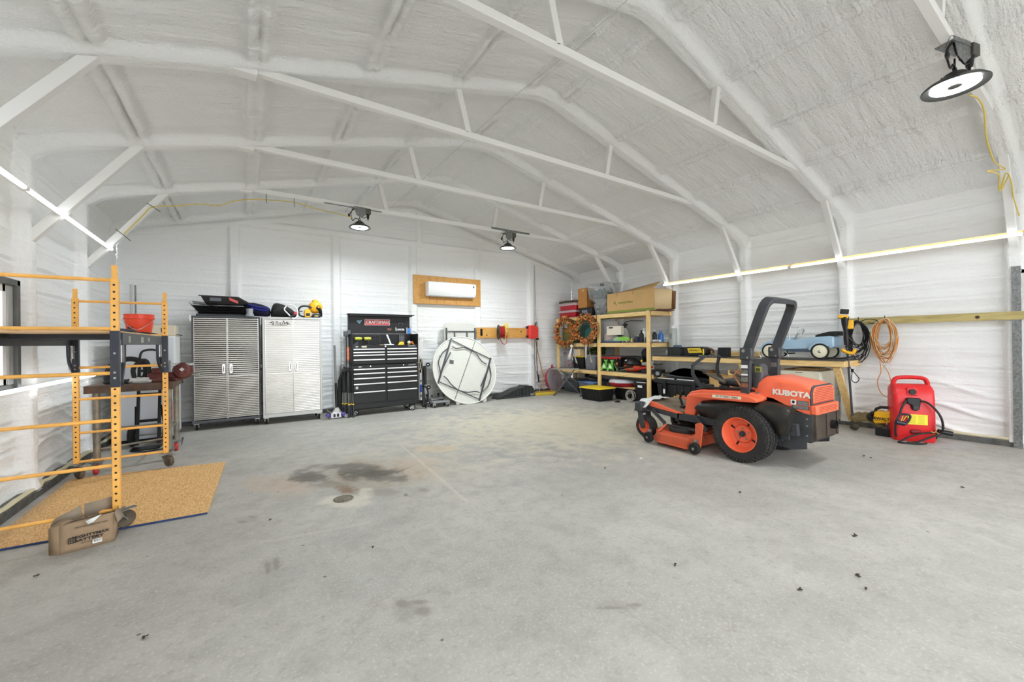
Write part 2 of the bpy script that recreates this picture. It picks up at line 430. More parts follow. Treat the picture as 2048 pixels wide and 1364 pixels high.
def floor_material():
    m = bpy.data.materials.new('worn_concrete'); m.use_nodes = True; nt = m.node_tree; b = nt.nodes['Principled BSDF']
    tc = N(nt, 'ShaderNodeTexCoord'); sp = N(nt, 'ShaderNodeSeparateXYZ'); nt.links.new(tc.outputs['Object'], sp.inputs[0])
    def noise(s, d=6, r=.55, dist=0):
        n = N(nt, 'ShaderNodeTexNoise'); n.inputs['Scale'].default_value = s; n.inputs['Detail'].default_value = d
        n.inputs['Roughness'].default_value = r; n.inputs['Distortion'].default_value = dist
        nt.links.new(tc.outputs['Object'], n.inputs[0]); return n.outputs[0]
    def mix(f, a, c):
        x = N(nt, 'ShaderNodeMix', data_type='RGBA')
        nt.links.new(f, x.inputs[0]) if not isinstance(f, float) else setattr(x.inputs[0], 'default_value', f)
        nt.links.new(a, x.inputs[6]) if not isinstance(a, tuple) else setattr(x.inputs[6], 'default_value', a)
        nt.links.new(c, x.inputs[7]) if not isinstance(c, tuple) else setattr(x.inputs[7], 'default_value', c)
        return x.outputs[2]
    def mr(x, a, b_, c=0, d=1):
        n = N(nt, 'ShaderNodeMapRange'); n.interpolation_type = 'SMOOTHSTEP'
        for i, q in enumerate((a, b_, c, d)): n.inputs[i+1].default_value = q
        nt.links.new(x, n.inputs[0]); return n.outputs[0]
    L = lambda c: lin(c)+(1,)
    n1 = noise(.8, 5); n5 = noise(22, 7, .7, .4); n2 = noise(6, 8, .65); n3 = noise(60, 4, .7); n4 = noise(3, 6, .6, .8)
    col = mix(mr(n1, .35, .65), L((163, 160, 153)), L((178, 175, 167)))
    col = mix(math_(nt, 'MULTIPLY', mr(n2, .45, .68), .28), col, L((140, 136, 127)))
    col = mix(math_(nt, 'MULTIPLY', mr(n3, .50, .68), .5), col, L((202, 199, 191)))
    col = mix(math_(nt, 'MULTIPLY', mr(n4, .5, .62), .3), col, L((150, 148, 142)))
    col = mix(math_(nt, 'MULTIPLY', mr(n5, .5, .68), .4), col, L((138, 134, 126)))
    dn = math_(nt, 'ADD', math_(nt, 'MULTIPLY', math_(nt, 'SUBTRACT', n4, .5), 1.5), math_(nt, 'MULTIPLY', math_(nt, 'SUBTRACT', n2, .5), 1.6))
    def blob(u, v, du, dv, k, c, hard=.55, tread=False, rough=1.0):
        nonlocal col
        o = P(u, v, z=0); A = P(u+du, v, z=0)-P(u-du, v, z=0); B = P(u, v+dv, z=0)-P(u, v-dv, z=0)
        A = A/2; B = B/2; det = A.x*B.y-B.x*A.y
        x = math_(nt, 'SUBTRACT', sp.outputs[0], o.x); y = math_(nt, 'SUBTRACT', sp.outputs[1], o.y)
        a = math_(nt, 'SUBTRACT', math_(nt, 'MULTIPLY', x, B.y/det), math_(nt, 'MULTIPLY', y, B.x/det))
        c_ = math_(nt, 'SUBTRACT', math_(nt, 'MULTIPLY', y, A.x/det), math_(nt, 'MULTIPLY', x, A.y/det))
        d = math_(nt, 'SQRT', math_(nt, 'ADD', math_(nt, 'MULTIPLY', a, a), math_(nt, 'MULTIPLY', c_, c_)))
        d = math_(nt, 'ADD', d, math_(nt, 'MULTIPLY', dn, rough))
        f = math_(nt, 'MULTIPLY', mr(d, 1.05, hard, 0, 1), k)
        if tread:
            s = math_(nt, 'SINE', math_(nt, 'MULTIPLY', math_(nt, 'ADD', a, math_(nt, 'MULTIPLY', c_, .4)), 15))
            f = math_(nt, 'MULTIPLY', f, mr(s, -.9, .9, .35, 1))
        col = mix(f, col, L(c))
    # warm far zone, rust washes, oil stains, pale ring round the drain, scuffs
    blob(1120, 850, 360, 50, .8, (196, 187, 164), .2)
    blob(820, 930, 250, 55, .35, (192, 182, 160), .2)
    blob(560, 968, 95, 24, .45, (184, 158, 132), .3)
    blob(830, 935, 75, 26, .45, (186, 160, 138), .3)
    blob(872, 897, 62, 9, .55, (194, 172, 136), .4)
    blob(730, 948, 125, 36, .75, (146, 132, 112), .3)
    blob(742, 948, 78, 17, .95, (78, 72, 56), .4)
    blob(690, 934, 70, 10, .85, (96, 92, 82), .35)
    blob(622, 954, 50, 16, .9, (92, 86, 74), .4)
    blob(788, 957, 36, 9, .7, (112, 104, 92), .35)
    blob(660, 970, 60, 8, .6, (128, 118, 104), .35)
    blob(688, 1002, 62, 15, .75, (204, 198, 182), .5, rough=.6)
    blob(733, 985, 18, 12, .6, (204, 198, 182), .5)
    blob(694, 980, 28, 12, .9, (122, 92, 62), .35)
    blob(772, 984, 40, 11, .6, (132, 128, 118), .35)
    blob(846, 980, 17, 7, .6, (130, 124, 112), .35)
    blob(812, 990, 6, 4, .7, (104, 98, 88), .4)
    for (u, v, du, dv, k) in ((543, 1136, 28, 24, .75), (826, 1214, 44, 26, .8), (492, 1040, 32, 8, .55), (1243, 1213, 60, 14, .5), (975, 974, 30, 4, .6),
                              (1086, 998, 22, 6, .6), (585, 998, 34, 10, .5), (904, 950, 20, 8, .6), (900, 930, 20, 5, .5), (548, 918, 20, 3, .6), (1540, 1010, 60, 9, .3),
                              (760, 1137, 20, 12, .35), (1090, 962, 26, 4, .4), (1730, 1060, 70, 14, .25), (1200, 905, 60, 6, .3)):
        blob(u, v, du, dv, k*.5, (130, 126, 116), .2, rough=1.9)
    for (u, v, du, dv) in ((535, 1140, 9, 20), (553, 1132, 8, 18), (806, 1208, 22, 9), (846, 1222, 20, 10), (838, 1204, 26, 6), (1225, 1216, 40, 5), (1268, 1210, 26, 5), (484, 1044, 14, 4), (505, 1034, 14, 4)): blob(u, v, du, dv, .5, (116, 111, 101), .25, rough=1.1)
    blob(1900, 890, 60, 14, .4, (190, 192, 196), .2)  # cool pale patch on the floor beside the right wall
    # saw-cut contraction joints, faint
    def joint(p, q, wd, k, c):
        nonlocal col
        d = (q-p).normalized(); nx, ny = -d.y, d.x
        e = math_(nt, 'ADD', math_(nt, 'MULTIPLY', sp.outputs[0], nx), math_(nt, 'MULTIPLY', sp.outputs[1], ny))
        e = math_(nt, 'ABSOLUTE', math_(nt, 'ADD', math_(nt, 'SUBTRACT', e, p.x*nx+p.y*ny), math_(nt, 'MULTIPLY', math_(nt, 'SUBTRACT', n2, .5), .05)))
        s = math_(nt, 'ADD', math_(nt, 'MULTIPLY', sp.outputs[0], d.x), math_(nt, 'MULTIPLY', sp.outputs[1], d.y))
        s0 = p.x*d.x+p.y*d.y; s1 = q.x*d.x+q.y*d.y
        f = math_(nt, 'MULTIPLY', mr(e, wd, wd*.3), math_(nt, 'MULTIPLY', math_(nt, 'GREATER_THAN', s, s0), math_(nt, 'LESS_THAN', s, s1)))
        col = mix(math_(nt, 'MULTIPLY', f, k), col, L(c))
    joint(P(800, 888, z=0), P(935, 1004, z=0), .028, .45, (204, 195, 178))
    joint(P(1075, 1085, z=0), P(1370, 1310, z=0), .008, .22, (140, 137, 130))
    joint(P(520, 1085, z=0), P(740, 1045, z=0), .03, .25, (200, 195, 182))
    # dark grit
    vo = N(nt, 'ShaderNodeTexVoronoi'); vo.inputs['Scale'].default_value = 3.6; nt.links.new(tc.outputs['Object'], vo.inputs[0])
    col = mix(math_(nt, 'MULTIPLY', mr(vo.outputs['Distance'], .045, .02), .8), col, L((70, 66, 58)))
    vo2 = N(nt, 'ShaderNodeTexVoronoi'); vo2.inputs['Scale'].default_value = 14; nt.links.new(tc.outputs['Object'], vo2.inputs[0])
    col = mix(math_(nt, 'MULTIPLY', mr(vo2.outputs['Distance'], .09, .04), .5), col, L((205, 202, 194)))
    nt.links.new(col, b.inputs['Base Color'])
    nt.links.new(mr(n2, .3, .7, .5, .72), b.inputs['Roughness'])
    bp = N(nt, 'ShaderNodeBump'); bp.inputs['Strength'].default_value = .22; bp.inputs['Distance'].default_value = .006
    nt.links.new(math_(nt, 'ADD', n2, n3), bp.inputs['Height']); nt.links.new(bp.outputs[0], b.inputs['Normal'])
    return m
fm = MB(); fm.bx((XL-.4, YF_-.3, -.15), (XR+.4, YB+.3, 0)); fm.obj('floor', floor_material(), kind='structure')

def ribs(u, z, per, seed, amp):
    wz = z+.028*fbm(u*.9, z*.6, 3, seed)+.010*fbm(u*5, z*2, 2, seed+3)
    d = (wz/per)-np.round(wz/per)
    gd = np.exp(-(d*per/.011)**2)
    a = .35+1.1*np.clip(vn(u*.8, np.round(wz/per)*3.7, seed+9), 0, 1)
    return amp*(-1.1*gd*a*.9+.35*np.cos(d*2*PI)*-1*-1*.9)+.010*fbm(u*9, z*9, 4, seed+5)+.022*fbm(u*1.4, z*2.6, 3, seed+6)

def side_wall(name, X0, sgn, seed, hole=None):
    ys = np.arange(YF_, YB+.02, .02); zs = np.arange(.06, 3.30, .0165)
    Y, Z = np.meshgrid(ys, zs, indexing='ij')
    colm = np.zeros_like(Y)
    for f in FY[1:]:
        colm = np.maximum(colm, bandf(Y-f+.012*fbm(Z*3, Z*0+f, 2, seed), .055, .045))
    h = ribs(Y, Z, .235, seed, .024)*(1-.8*colm)+colm*.10
    fold = np.clip(1-(Z/.95), 0, 1)
    wv = Z+.10*np.sin(Y*4.1+seed)+.12*fbm(Y*1.1, Z*.8, 3, seed+11)
    h += fold*(1-colm)*.05*np.clip(np.sin(wv*21), 0, 1)**4
    h += .03*sstep(Z, 3.05, 3.3)
    h += .02*sstep(.18-Z, 0, .12)
    X = X0+sgn*h
    drop = None
    if hole: drop = (Y > hole[0]) & (Y < hole[1]) & (Z > hole[2]) & (Z < hole[3])
    return gridmesh(name, X, Y, Z, FOAMW, drop)
side_wall('wall_left', XL, 1, 5, (4.15, 5.06, 1.07, 1.88))
side_wall('wall_right', XR, -1, 17, (-.32, .66, 0, 2.16))

def back_wall():
    xs = np.arange(XL-.02, XR+.03, .02); ts = np.linspace(0, 1, 240)
    X, T = np.meshgrid(xs, ts, indexing='ij'); Z = .05+T*(zroof(X)-.02)
    colm = np.zeros_like(X)
    for c in (-.16, 1.54, 3.15, 4.78, 6.42):
        colm = np.maximum(colm, bandf(X-c, .06, .035)*(1-sstep(Z, 3.58, 3.62)))
    colm = np.maximum(colm, bandf(X-3.3, .05, .03)*sstep(Z, 3.58, 3.62))
    colm = np.maximum(colm, bandf(Z-3.585, .05, .03)*bandf(X-3.1, 3.0, .1)*.9)
    colm = np.maximum(colm, bandf(Z-(zroof(X)-.07), .06, .04))
    h = ribs(X, Z, .243, 31, .015)*(1-.85*colm)+colm*.07
    low = np.clip(1-(Z/.9), 0, 1)
    wv = Z+.09*np.sin(X*2.3)+.10*fbm(X*1.0, Z*.8, 3, 44)
    h += low*(1-colm)*.03*np.clip(np.sin(wv*24), 0, 1)**4
    gridmesh('wall_back', X, YB-h, Z, FOAMB)
back_wall()

def ceiling():
    xs = np.arange(XL-.03, XR+.04, .02); ys = np.arange(YF_, YB+.03, .02)
    X, Y = np.meshgrid(xs, ys, indexing='ij'); Z = zroof(X)
    h = np.zeros_like(X)
    for i, p in enumerate(PX):
        d = X-p+.016*fbm(Y*1.6, Y*0+p, 3, 60+i)
        rough = .5+.5*(X < 3.1)
        b = bandf(d+.02*fbm(Y*9, Y*0+p, 3, 65+i), .072, .026)*(.055+.03*rough*fbm(X*10, Y*5, 3, 70+i)*2)
        b -= np.exp(-((d+.008*fbm(Y*6, Y*0, 2, 80+i))/.011)**2)*.036*(.5+vn(Y*1.2, Y*0+i, 81))
        h = np.maximum(h, b)
    raf = np.zeros_like(X)
    for f in FY: raf = np.maximum(raf, bandf(Y-f+.01*fbm(X*3, X*0+f, 2, 90), .06, .05))
    edge = np.exp(-((X-XL)/.16)**2)+np.exp(-((XR-X)/.16)**2)
    h = h*(1-raf)+raf*(.10+.14*edge)
    h += (1-raf)*(.004*np.sin(Y*2*PI/.23+.6*fbm(X*.8, Y, 2, 99))+.008*fbm(X*1.2, Y*7, 4, 91)+.007*fbm(X*11, Y*11, 4, 92)*(1.2-.7*(X > 3.1)))
    rdg = np.exp(-((X-XM)/.10)**2)*.03
    gridmesh('ceiling', X, Y, Z-h-rdg, FOAMC)
ceiling()

# unseen front wall behind the camera; roll-up door opening widened to admit more daylight
fw = MB(); fw.bx((XL-.1, YF_-.2, 0), (-.6, YF_, 4.6)); fw.bx((6.8, YF_-.2, 0), (XR+.1, YF_, 4.6)); fw.bx((-.6, YF_-.2, 3.2), (6.8, YF_, 4.6))
fw.obj('wall_front', WHT, kind='structure')
gd = MB(); gd.bx((-40, -60, -.35), (60, 60, -.2)); gd.obj('ground', mat('bounce_ground', (178, 176, 172), .9, var=.15, vs=2), kind='structure')  # outdoor ground, kept pale grey so more daylight bounces indoors

# base rails
STL = mat('dirty_steel_rail', (96, 98, 96), .6, metal=.3, var=.35, vs=14, dirt=.5)
b = MB(); b.bx((XL-.05, YF_, 0), (-1.58, YB, .075)); b.obj('baseboard_left', STL, kind='structure', bev=.004)
b = MB(); b.bx((7.79, YF_, 0), (7.95, -.34, .075)); b.bx((7.79, .74, 0), (7.95, YB, .075)); b.obj('baseboard_right', STL, kind='structure', bev=.004)
b = MB(); b.bx((XL, YB-.10, 0), (XR, YB+.02, .065)); b.obj('baseboard_back', STL, kind='structure', bev=.004)
# yellowish raw foam bead under the left wall
YF = mat('raw_foam', (206, 200, 170), .9, bump=.6, bs=30)
for nm, x0, x1, sg in (('trim_1', -1.60, 7.82, 0),):
    for xx, n2_ in ((-1.605, 'trim_1'), (7.815, 'trim_2')):
        bm_ = MB(); pts = []
        ys = [YF_+i*.12 for i in range(int((YB-YF_-.2)/.12))] if xx < 0 else [.75+i*.12 for i in range(66)]
        bm_.tube([(xx+RND.uniform(-.012, .012), y, .085+RND.uniform(-.008, .012)) for y in ys], .02, 6)
        bm_.obj(n2_, YF, kind='structure')

# window in the left wall
WF = mat('window_channel', (96, 98, 96), .5, metal=.3, var=.15)
wd = thing('window_1', None, None, (XL, 4.6, 0), kind='structure')
m = MB()
for a, c in (((-1.72, 5.045, 1.03), (-1.575, 5.10, 1.92)), ((-1.72, 4.10, 1.03), (-1.575, 4.16, 1.92)), ((-1.72, 4.10, 1.87), (-1.575, 5.10, 1.92)), ((-1.72, 4.10, 1.02), (-1.60, 5.10, 1.06))): m.bx(a, c)
m.obj('window_frame', WF, wd, True, bev=.004)
m = MB()
for a, c in (((-1.70, 4.96, 1.06), (-1.60, 5.045, 1.87)), ((-1.70, 4.16, 1.06), (-1.60, 4.20, 1.87))): m.bx(a, c)
m.obj('side_channel', mat('channel_grey', (168, 170, 168), .45, metal=.2, var=.1), wd, True, bev=.004)
m = MB()
for a, c in (((-1.66, 4.90, 1.06), (-1.61, 4.96, 1.87)), ((-1.66, 4.20, 1.06), (-1.61, 4.26, 1.87)), ((-1.66, 4.2, 1.81), (-1.61, 4.95, 1.87)), ((-1.66, 4.2, 1.06), (-1.61, 4.95, 1.12)), ((-1.66, 4.2, 1.44), (-1.605, 4.95, 1.49)),
             ((-1.645, 4.58, 1.1), (-1.63, 4.595, 1.84)), ((-1.645, 4.2, 1.65), (-1.63, 4.93, 1.665)), ((-1.645, 4.2, 1.28), (-1.63, 4.93, 1.295))): m.bx(a, c)
m.obj('sash', WPL, wd, True, bev=.003)
m = MB(); m.bx((-1.639, 4.22, 1.1), (-1.636, 4.93, 1.84)); m.obj('pane', mat('glass', (245, 250, 250), .05, alpha=.12), wd, True)

# door and galvanised jamb in the right wall
dr = thing('door_1', None, None, (XR, .2, 0), kind='structure')
m = MB(); m.bx((7.90, -.30, .01), (7.945, .63, 2.10)); m.obj('door_panel', mat('door_paint', (200, 200, 198), .4), dr, True, bev=.003)
m = MB(); m.bx((7.77, .675, .0), (7.96, .745, 2.20)); m.bx((7.765, -.38, .0), (7.96, -.32, 2.20)); m.obj('steel_jamb', GALV, dr, True)
m = MB(); m.bx((7.80, .632, .0), (7.93, .675, 2.16)); m.bx((7.80, -.34, 2.11), (7.93, .675, 2.16)); m.obj('door_frame', mat('frame_paint', (216, 216, 214), .4), dr, True, bev=.003)
m = MB()
for z in (.25, 1.1, 1.9): m.cyl((7.875, .618, z-.05), (7.875, .618, z+.05), .009, n=8)
m.obj('hinge', ZNC, dr, True)
m = MB(); m.bx((7.885, -.2, .2), (7.9, .5, .95)); m.bx((7.885, -.2, 1.1), (7.9, .5, 1.95)); m.obj('moulding', mat('door_paint', (200, 200, 198)), dr, True, bev=.01)

# ---------------------------------------------------------------- roof trusses
def truss(y, label):
    t = thing('roof_truss', label, 'roof truss', (XM, y, 3.6), group='white tube roof trusses')
    m = MB(); m.bar((-.02, y, 3.62), (6.22, y, 3.62), .065, .065); m.obj('bottom_chord', WHT, t, True, bev=.005)
    for a, b_ in (((1.92, y, 4.12), (2.045, y, 3.64)), ((4.28, y, 4.12), (4.18, y, 3.64))):
        m = MB(); m.bar(a, b_, .065, .065, (0, 1, 0)); m.obj('post', WHT, t, True, bev=.005)
    for s, x0, x1 in ((1, -1.63, -.84), (-1, 7.75, 7.04)):
        m = MB(); m.bar((x0, y, 2.34 if s > 0 else 2.45), (x1, y, 3.42), .075, .075, (0, 1, 0)); m.obj('knee_brace', WHT, t, True, bev=.005)
    m = MB(); m.bx((-.14, y-.055, 3.56), (.10, y+.055, 3.70)); m.obj('end_plate', WHT, t, True, bev=.01)
    return t
truss(6.98, 'white roof truss nearest the back wall, carrying two round lamps')
truss(5.45, 'white roof truss second from the back wall, without lamps')
truss(3.93, 'white roof truss third from the back wall, without lamps')
truss(2.40, 'white roof truss running in from the top edge, over the red mower')
truss(.72, 'white roof truss nearest the camera, carrying the large lamp at top right')

# ---------------------------------------------------------------- round high-bay lamps
HOU = mat('lamp_housing', (72, 72, 68), .4, metal=.6, var=.15)
LENS = mat('lamp_lens', (240, 249, 255), .3, emit=LAMP)
LENS2 = mat('lamp_lens_dimmed', (240, 249, 255), .3, emit=NEAR_LAMP)
def high_bay(x, y, label):
    t = thing('high_bay_lamp', label, 'ceiling lamp', (x, y, 3.28), group='round high bay lamps')
    m = MB(); m.lathe([(.0, .062), (.06, .062), (.10, .058), (.150, .030), (.172, .006), (.170, -.004), (.150, -.001), (.126, .006), (.124, .012)], (0, 0, 0), n=48); m.obj('reflector_housing', HOU, t)
    m = MB(); m.lathe([(.040, .008), (.09, .004), (.125, .008)], (0, 0, 0), n=48); m.obj('lens', LENS, t)
    m = MB(); m.lathe([(.0, .002), (.034, .002), (.041, .008)], (0, 0, 0), n=32); m.obj('centre_cap', HOU, t)
    m = MB()
    for k in range(10):
        a = k*PI/5; m.bar((.03*math.cos(a), .03*math.sin(a), .075), (.075*math.cos(a), .075*math.sin(a), .07), .008, .03)
    m.lathe([(.06, .06), (.055, .10), (.03, .115), (0, .115)], (0, 0, 0), n=24); m.obj('driver', HOU, t)
    m = MB(); m.torus((0, 0, .135), (0, 1, 0), .02, .005, 16, 6); m.cyl((0, 0, .15), (0, 0, .22), .006, n=8); m.obj('hook', BLKM, t)
    m = MB(); m.prism([(-.10, .34), (.10, .34), (.09, .22), (.02, .16), (-.06, .20)], -.045, -.040, 'xz'); m.bx((-.12, -.05, .30), (.12, .05, .308)); m.obj('mounting_plate', GALV, t)
    m = MB(); m.bx((.09, -.06, .24), (.17, .02, .33)); m.obj('junction_box', mat('box_steel', (90, 88, 82), .5, metal=.5), t, bev=.004)
    m = MB(); m.cyl((.13, -.02, .24), (.13, -.02, .17), .026, .018, 12); m.cyl((.13, -.02, .17), (.13, -.02, .14), .009, n=8); m.obj('plug', BLK, t)
    m = MB(); m.tube(spline([(.02, 0, .11), (-.06, -.02, .15), (-.12, -.03, .10), (-.14, -.02, .22), (-.09, -.03, .30), (-.02, -.02, .24), (.05, -.03, .17), (.11, -.03, .20)], 6), .006, 6)
    m.tube(spline([(-.09, -.03, .30), (-.14, -.03, .24), (-.17, -.04, .19)], 5), .006, 6); m.ball((-.175, -.04, .175), (.018, .012, .03), 8, 6); m.obj('power_cord', BLK, t)
    m = MB(); m.tube(spline([(-.10, -.05, .33), (-.18, -.06, .30), (-.24, -.06, .20)], 5), .002, 4); m.obj('cable_tie', BLK, t)
    m = MB(); m.tube(spline([(.05, .05, .35), (.10, .06, .38), (.17, .05, .36)], 5), .002, 4); m.obj('cable_tie', BLK, t)
    return t
L1 = high_bay(1.60, 6.98, 'small round lamp on the far truss, above the black tool chest')
for x, y, z, l in ((4.53, 6.98, 3.28, 'small round lamp on the far truss, right of the air conditioner'), (4.58, .70, 3.28, 'large round lit lamp hanging at top right of the picture'), (1.6, .70, 3.28, 'round lamp on the near truss, above and behind the camera')):
    dl = dup(L1, (x, y, z), RND.uniform(-.4, .4), l)
    if y < 2: dl.scale = (1.1, 1.1, 1.0)
    if y < 2:                                             # the near pair is dimmed
        for k in dl.children:
            if k.name.startswith('lens'): k.data = k.data.copy(); k.data.materials[0] = LENS2

# tube lights
TUBEM = mat('tube_light', (246, 251, 255), .4, emit=TUBE)
def tube_light(x, y0, y1, z, label):
    t = thing('led_tube_light', label, 'tube light', (x, (y0+y1)/2, z), group='long LED tube lights')
    m = MB(); m.cyl((x, y0+.02, z), (x, y1-.02, z), .017, n=12, caps=True); m.obj('diffuser', TUBEM, t, True)
    m = MB(); m.cyl((x, y0, z), (x, y0+.02, z), .018, n=12); m.obj('end_cap', WPL, t, True)
    m = MB(); m.cyl((x, y1-.02, z), (x, y1, z), .018, n=12); m.obj('end_cap', WPL, t, True)
    m = MB(); s = 1 if x > 3 else -1; m.bx((x+s*.012, y0, z-.012), (x+s*.03, y1, z+.012)); m.obj('base_strip', WPL, t, True)
    return t
tube_light(-1.40, 4.64, 7.02, 2.585, 'lit white tube across the left knee braces, far one')
tube_light(-1.40, 2.24, 4.62, 2.585, 'lit white tube at the left edge, near one')
tube_light(-1.55, 4.40, 6.95, 1.015, 'lit white tube low on the left wall behind the scaffold')
tube_light(7.60, 3.075, 5.52, 2.55, 'lit white tube on the right wall, far one above the cardboard box')
tube_light(7.60, .62, 3.06, 2.55, 'lit white tube on the right wall, near one')
m = MB(); m.bx((7.632, .60, 2.535), (7.645, 5.53, 2.60)); m.obj('light_backing_board', PINE, label='thin wooden board behind the tube lights on the right wall', cat='board')

# cords on the frames
YC = mat('yellow_cord', (212, 186, 72), .5)
def cord(name, pts, r, m_, label, cat='cord', k=8, n=6, group=None):
    b_ = MB(); b_.tube(spline(pts, k), r, n); return b_.obj(name, m_, label=label, cat=cat, group=group)
q = lambda u, v, y: P(u, v, y=y)
cord('extension_cord', [q(248, 468, 6.93), q(285, 432, 6.92), q(305, 414, 6.92), q(350, 412, 6.92), q(400, 408, 6.92), q(436, 411, 6.92), q(470, 402, 6.92), q(500, 399, 6.92), q(535, 400, 6.92), q(590, 405, 6.92), q(630, 417, 6.92), q(670, 426, 6.92), q(705, 435, 6.93)], .006, YC,
     'yellow cord strung along the far truss to the left lamp')
cord('extension_cord', [P(1938, 190, y=.70), P(1957, 198, y=.70), P(1968, 222, y=.70), P(1972, 270, y=.70), P(1978, 295, y=.70), P(1990, 325, y=.70), P(2010, 338, y=.68), P(1976, 342, y=.68), P(1998, 350, y=.68), P(2000, 382, y=.68), P(2018, 350, y=.68), P(2003, 378, y=.66), P(2012, 346, y=.68), P(2022, 362, y=.68), P(2028, 400, y=.68), P(2042, 440, y=.68)], .006, YC,
     'yellow cord drooping from the large lamp down the right knee brace')
m = MB(); c0, c1 = P(2042, 440, y=.68), P(2044, 452, y=.68); m.cyl(c0, c1, .016, n=10); m.obj('cord_plug', BLK, label='black plug at the end of the yellow cord, top right', cat='plug')
for i, (u, v, du, dv) in enumerate(((308, 415, 14, 9), (247, 470, 16, 12))):
    m = MB(); m.tube([P(u-du, v-dv, y=6.90), P(u, v, y=6.90), P(u+du*.9, v+dv, y=6.9)], .004, 5)
    m.obj('cable_tie', BLK, label='black cable tie near the %s of the left knee brace' % ('top', 'bottom')[i], cat='cable tie', group='black cable ties')
for i, (u, v) in enumerate(((532, 397), (588, 405))):
    m = MB(); m.tube([P(u+1, v-9, y=6.90), P(u, v, y=6.90), P(u+2, v+9, y=6.9)], .004, 5)
    m.obj('cable_tie', BLK, label='black cable tie on the far truss chord, %s of two' % ('left', 'right')[i], cat='cable tie', group='black cable ties')
cord('thin_cable', [(2.2, .9, 3.70), (2.2, 2.4, 3.69), (2.16, 3.2, 3.70), (2.14, 3.95, 3.68), (2.12, 5.45, 3.68), (2.1, 6.9, 3.69)], .003, mat('pale_cable', (196, 196, 192), .5), 'thin pale cable running from truss to truss under the ridge', 'cable')
m = MB(); m.bx((1.05, 6.93, 3.585), (1.95, 6.945, 3.60)); m.obj('lamp_support_strut', GALV, label='thin steel strut over the left far lamp', cat='strut')
m = MB(); m.bx((4.12, 6.93, 3.625), (5.05, 6.945, 3.66)); m.obj('lamp_support_strut', GALV, label='grey steel strut over the right far lamp', cat='strut')
# ================================================================= LEFT SIDE
# ---- OSB sheet on the floor
OSBF = osb_mat('strand_board', (214, 168, 104), (176, 126, 66), (236, 200, 146), smudge=1)
c = [P(451, 926, z=0), P(415, 1028, z=0), P(0, 1101, z=0), (-1.47, 5.93)]
m = MB(); poly = [(c[0][0], c[0][1]), (c[1][0], c[1][1]), (-1.50, 4.16), (-1.50, 5.92)]
m.prism(poly, .002, .016, 'xy')
sheet = m.obj('strand_board_sheet', OSBF, label='flat sheet of orange strand board on the floor under the scaffold', cat='board')
BLU = mat('blue_edge', (38, 60, 104), .6, var=.3, vs=20)
m = MB(); a, b_ = vec((poly[1][0], poly[1][1]-.002, .008)), vec((poly[2][0], poly[2][1]-.002, .008)); m.bar(a, b_, .003, .0145)
e = m.obj('painted_edge', BLU, sheet, True, label='blue painted edge')

# ---- scaffold
SLV = mat('scaffold_grey', (58, 62, 70), .4, metal=.4, var=.1, dirt=.2)
CAST = mat('caster_rubber', (92, 82, 68), .8, var=.4, vs=15)
sc = thing('scaffold', 'yellow rolling scaffold with punched posts and a dark steel platform frame', 'scaffold', (-1.12, 5.0, 0))
def post(x, y, z0, z1):
    m = MB(); w_ = .046
    m.bx((x-w_/2, y-w_/2, z0), (x+w_/2, y+w_/2, z1)); o = m.obj('post', ORG, sc, True, bev=.006)
    m = MB(); m.bx((x-.015, y-.015, z1), (x+.015, y+.015, z1+.095)); m.cyl((x, y-.0155, z1+.06), (x, y-.0160, z1+.06), .006, n=8); m.obj('coupling_pin', ORG, o, True, bev=.004)
    m = MB(); z = z0+.07
    while z < z1-.03:
        if not (1.05 < z < 1.48 and True) or abs(z-1.12) < .03:
            m.cyl((x, y-w_/2-.0008, z), (x, y-w_/2+.0005, z), .0075, n=10)
        z += .0508
    m.obj('punched_hole', BLK, o, True, kind='stuff')
    return o
def endframe(y, xa, xb, rungs):
    post(xa, y, .165, 1.86); post(xb, y, .165, 1.86)
    for z in rungs:
        m = MB(); m.cyl((xa, y, z), (xb, y, z), .013, n=12); m.obj('rung', ORG, sc, True)
endframe(4.08, -.80, -1.50, (.165, .49, .82, 1.165, 1.49, 1.845))
endframe(5.91, -.755, -1.455, (.13+.05, .475, .82, 1.145, 1.48, 1.83))
for (x, y, ) in ((-.80, 4.08), (-1.50, 4.08), (-.755, 5.91), (-1.455, 5.91)):
    # sleeve and caster
    m = MB(); m.bx((x-.0255, y-.0255, 1.06), (x+.0255, y+.0255, 1.475)); s_ = m.obj('rail_sleeve', SLV, sc, True, bev=.004, label='dark grey sleeve on the post')
    m = MB()
    for z in (1.13, 1.17, 1.31): m.cyl((x, y-.027, z), (x, y-.0255, z), .008, n=10)
    m.obj('pin_hole', ZNC, s_, True, kind='stuff')
    ang = .6 if y < 5 else -.9
    cs = MB(); fw_ = Vector((math.cos(ang), math.sin(ang), 0)); sd = Vector((-fw_.y, fw_.x, 0))
    base = Vector((x, y, 0)); wc = base+fw_*.045+Vector((0, 0, .063+.012*(y > 4.1)))
    wc.z = .063+.016
    fk = MB(); fk.bx((x-.04, y-.04, .155), (x+.04, y+.04, .165)); fk.cyl((x, y, .13), (x, y, .156), .022, n=12)
    for s in (-1, 1): fk.bar(base+sd*(s*.024)+Vector((0, 0, .135)), wc+sd*(s*.024), .045, .004, fw_)
    fk.cyl(wc-sd*.03, wc+sd*.03, .006, n=8)
    cst = fk.obj('caster', ZNC, sc, True)
    wh = MB(); wh.lathe([(.02, -.02), (.055, -.02), (.062, -.013), (.062, .013), (.055, .02), (.02, .02)], wc, sd, 24, True); wh.obj('caster_wheel', CAST, cst, True)
    bk = MB(); bk.bar(base+Vector((0, 0, .142)), base+fw_*.11+Vector((0, 0, .15)), .05, .006); bk.obj('brake_pedal', ZNC, cst, True)
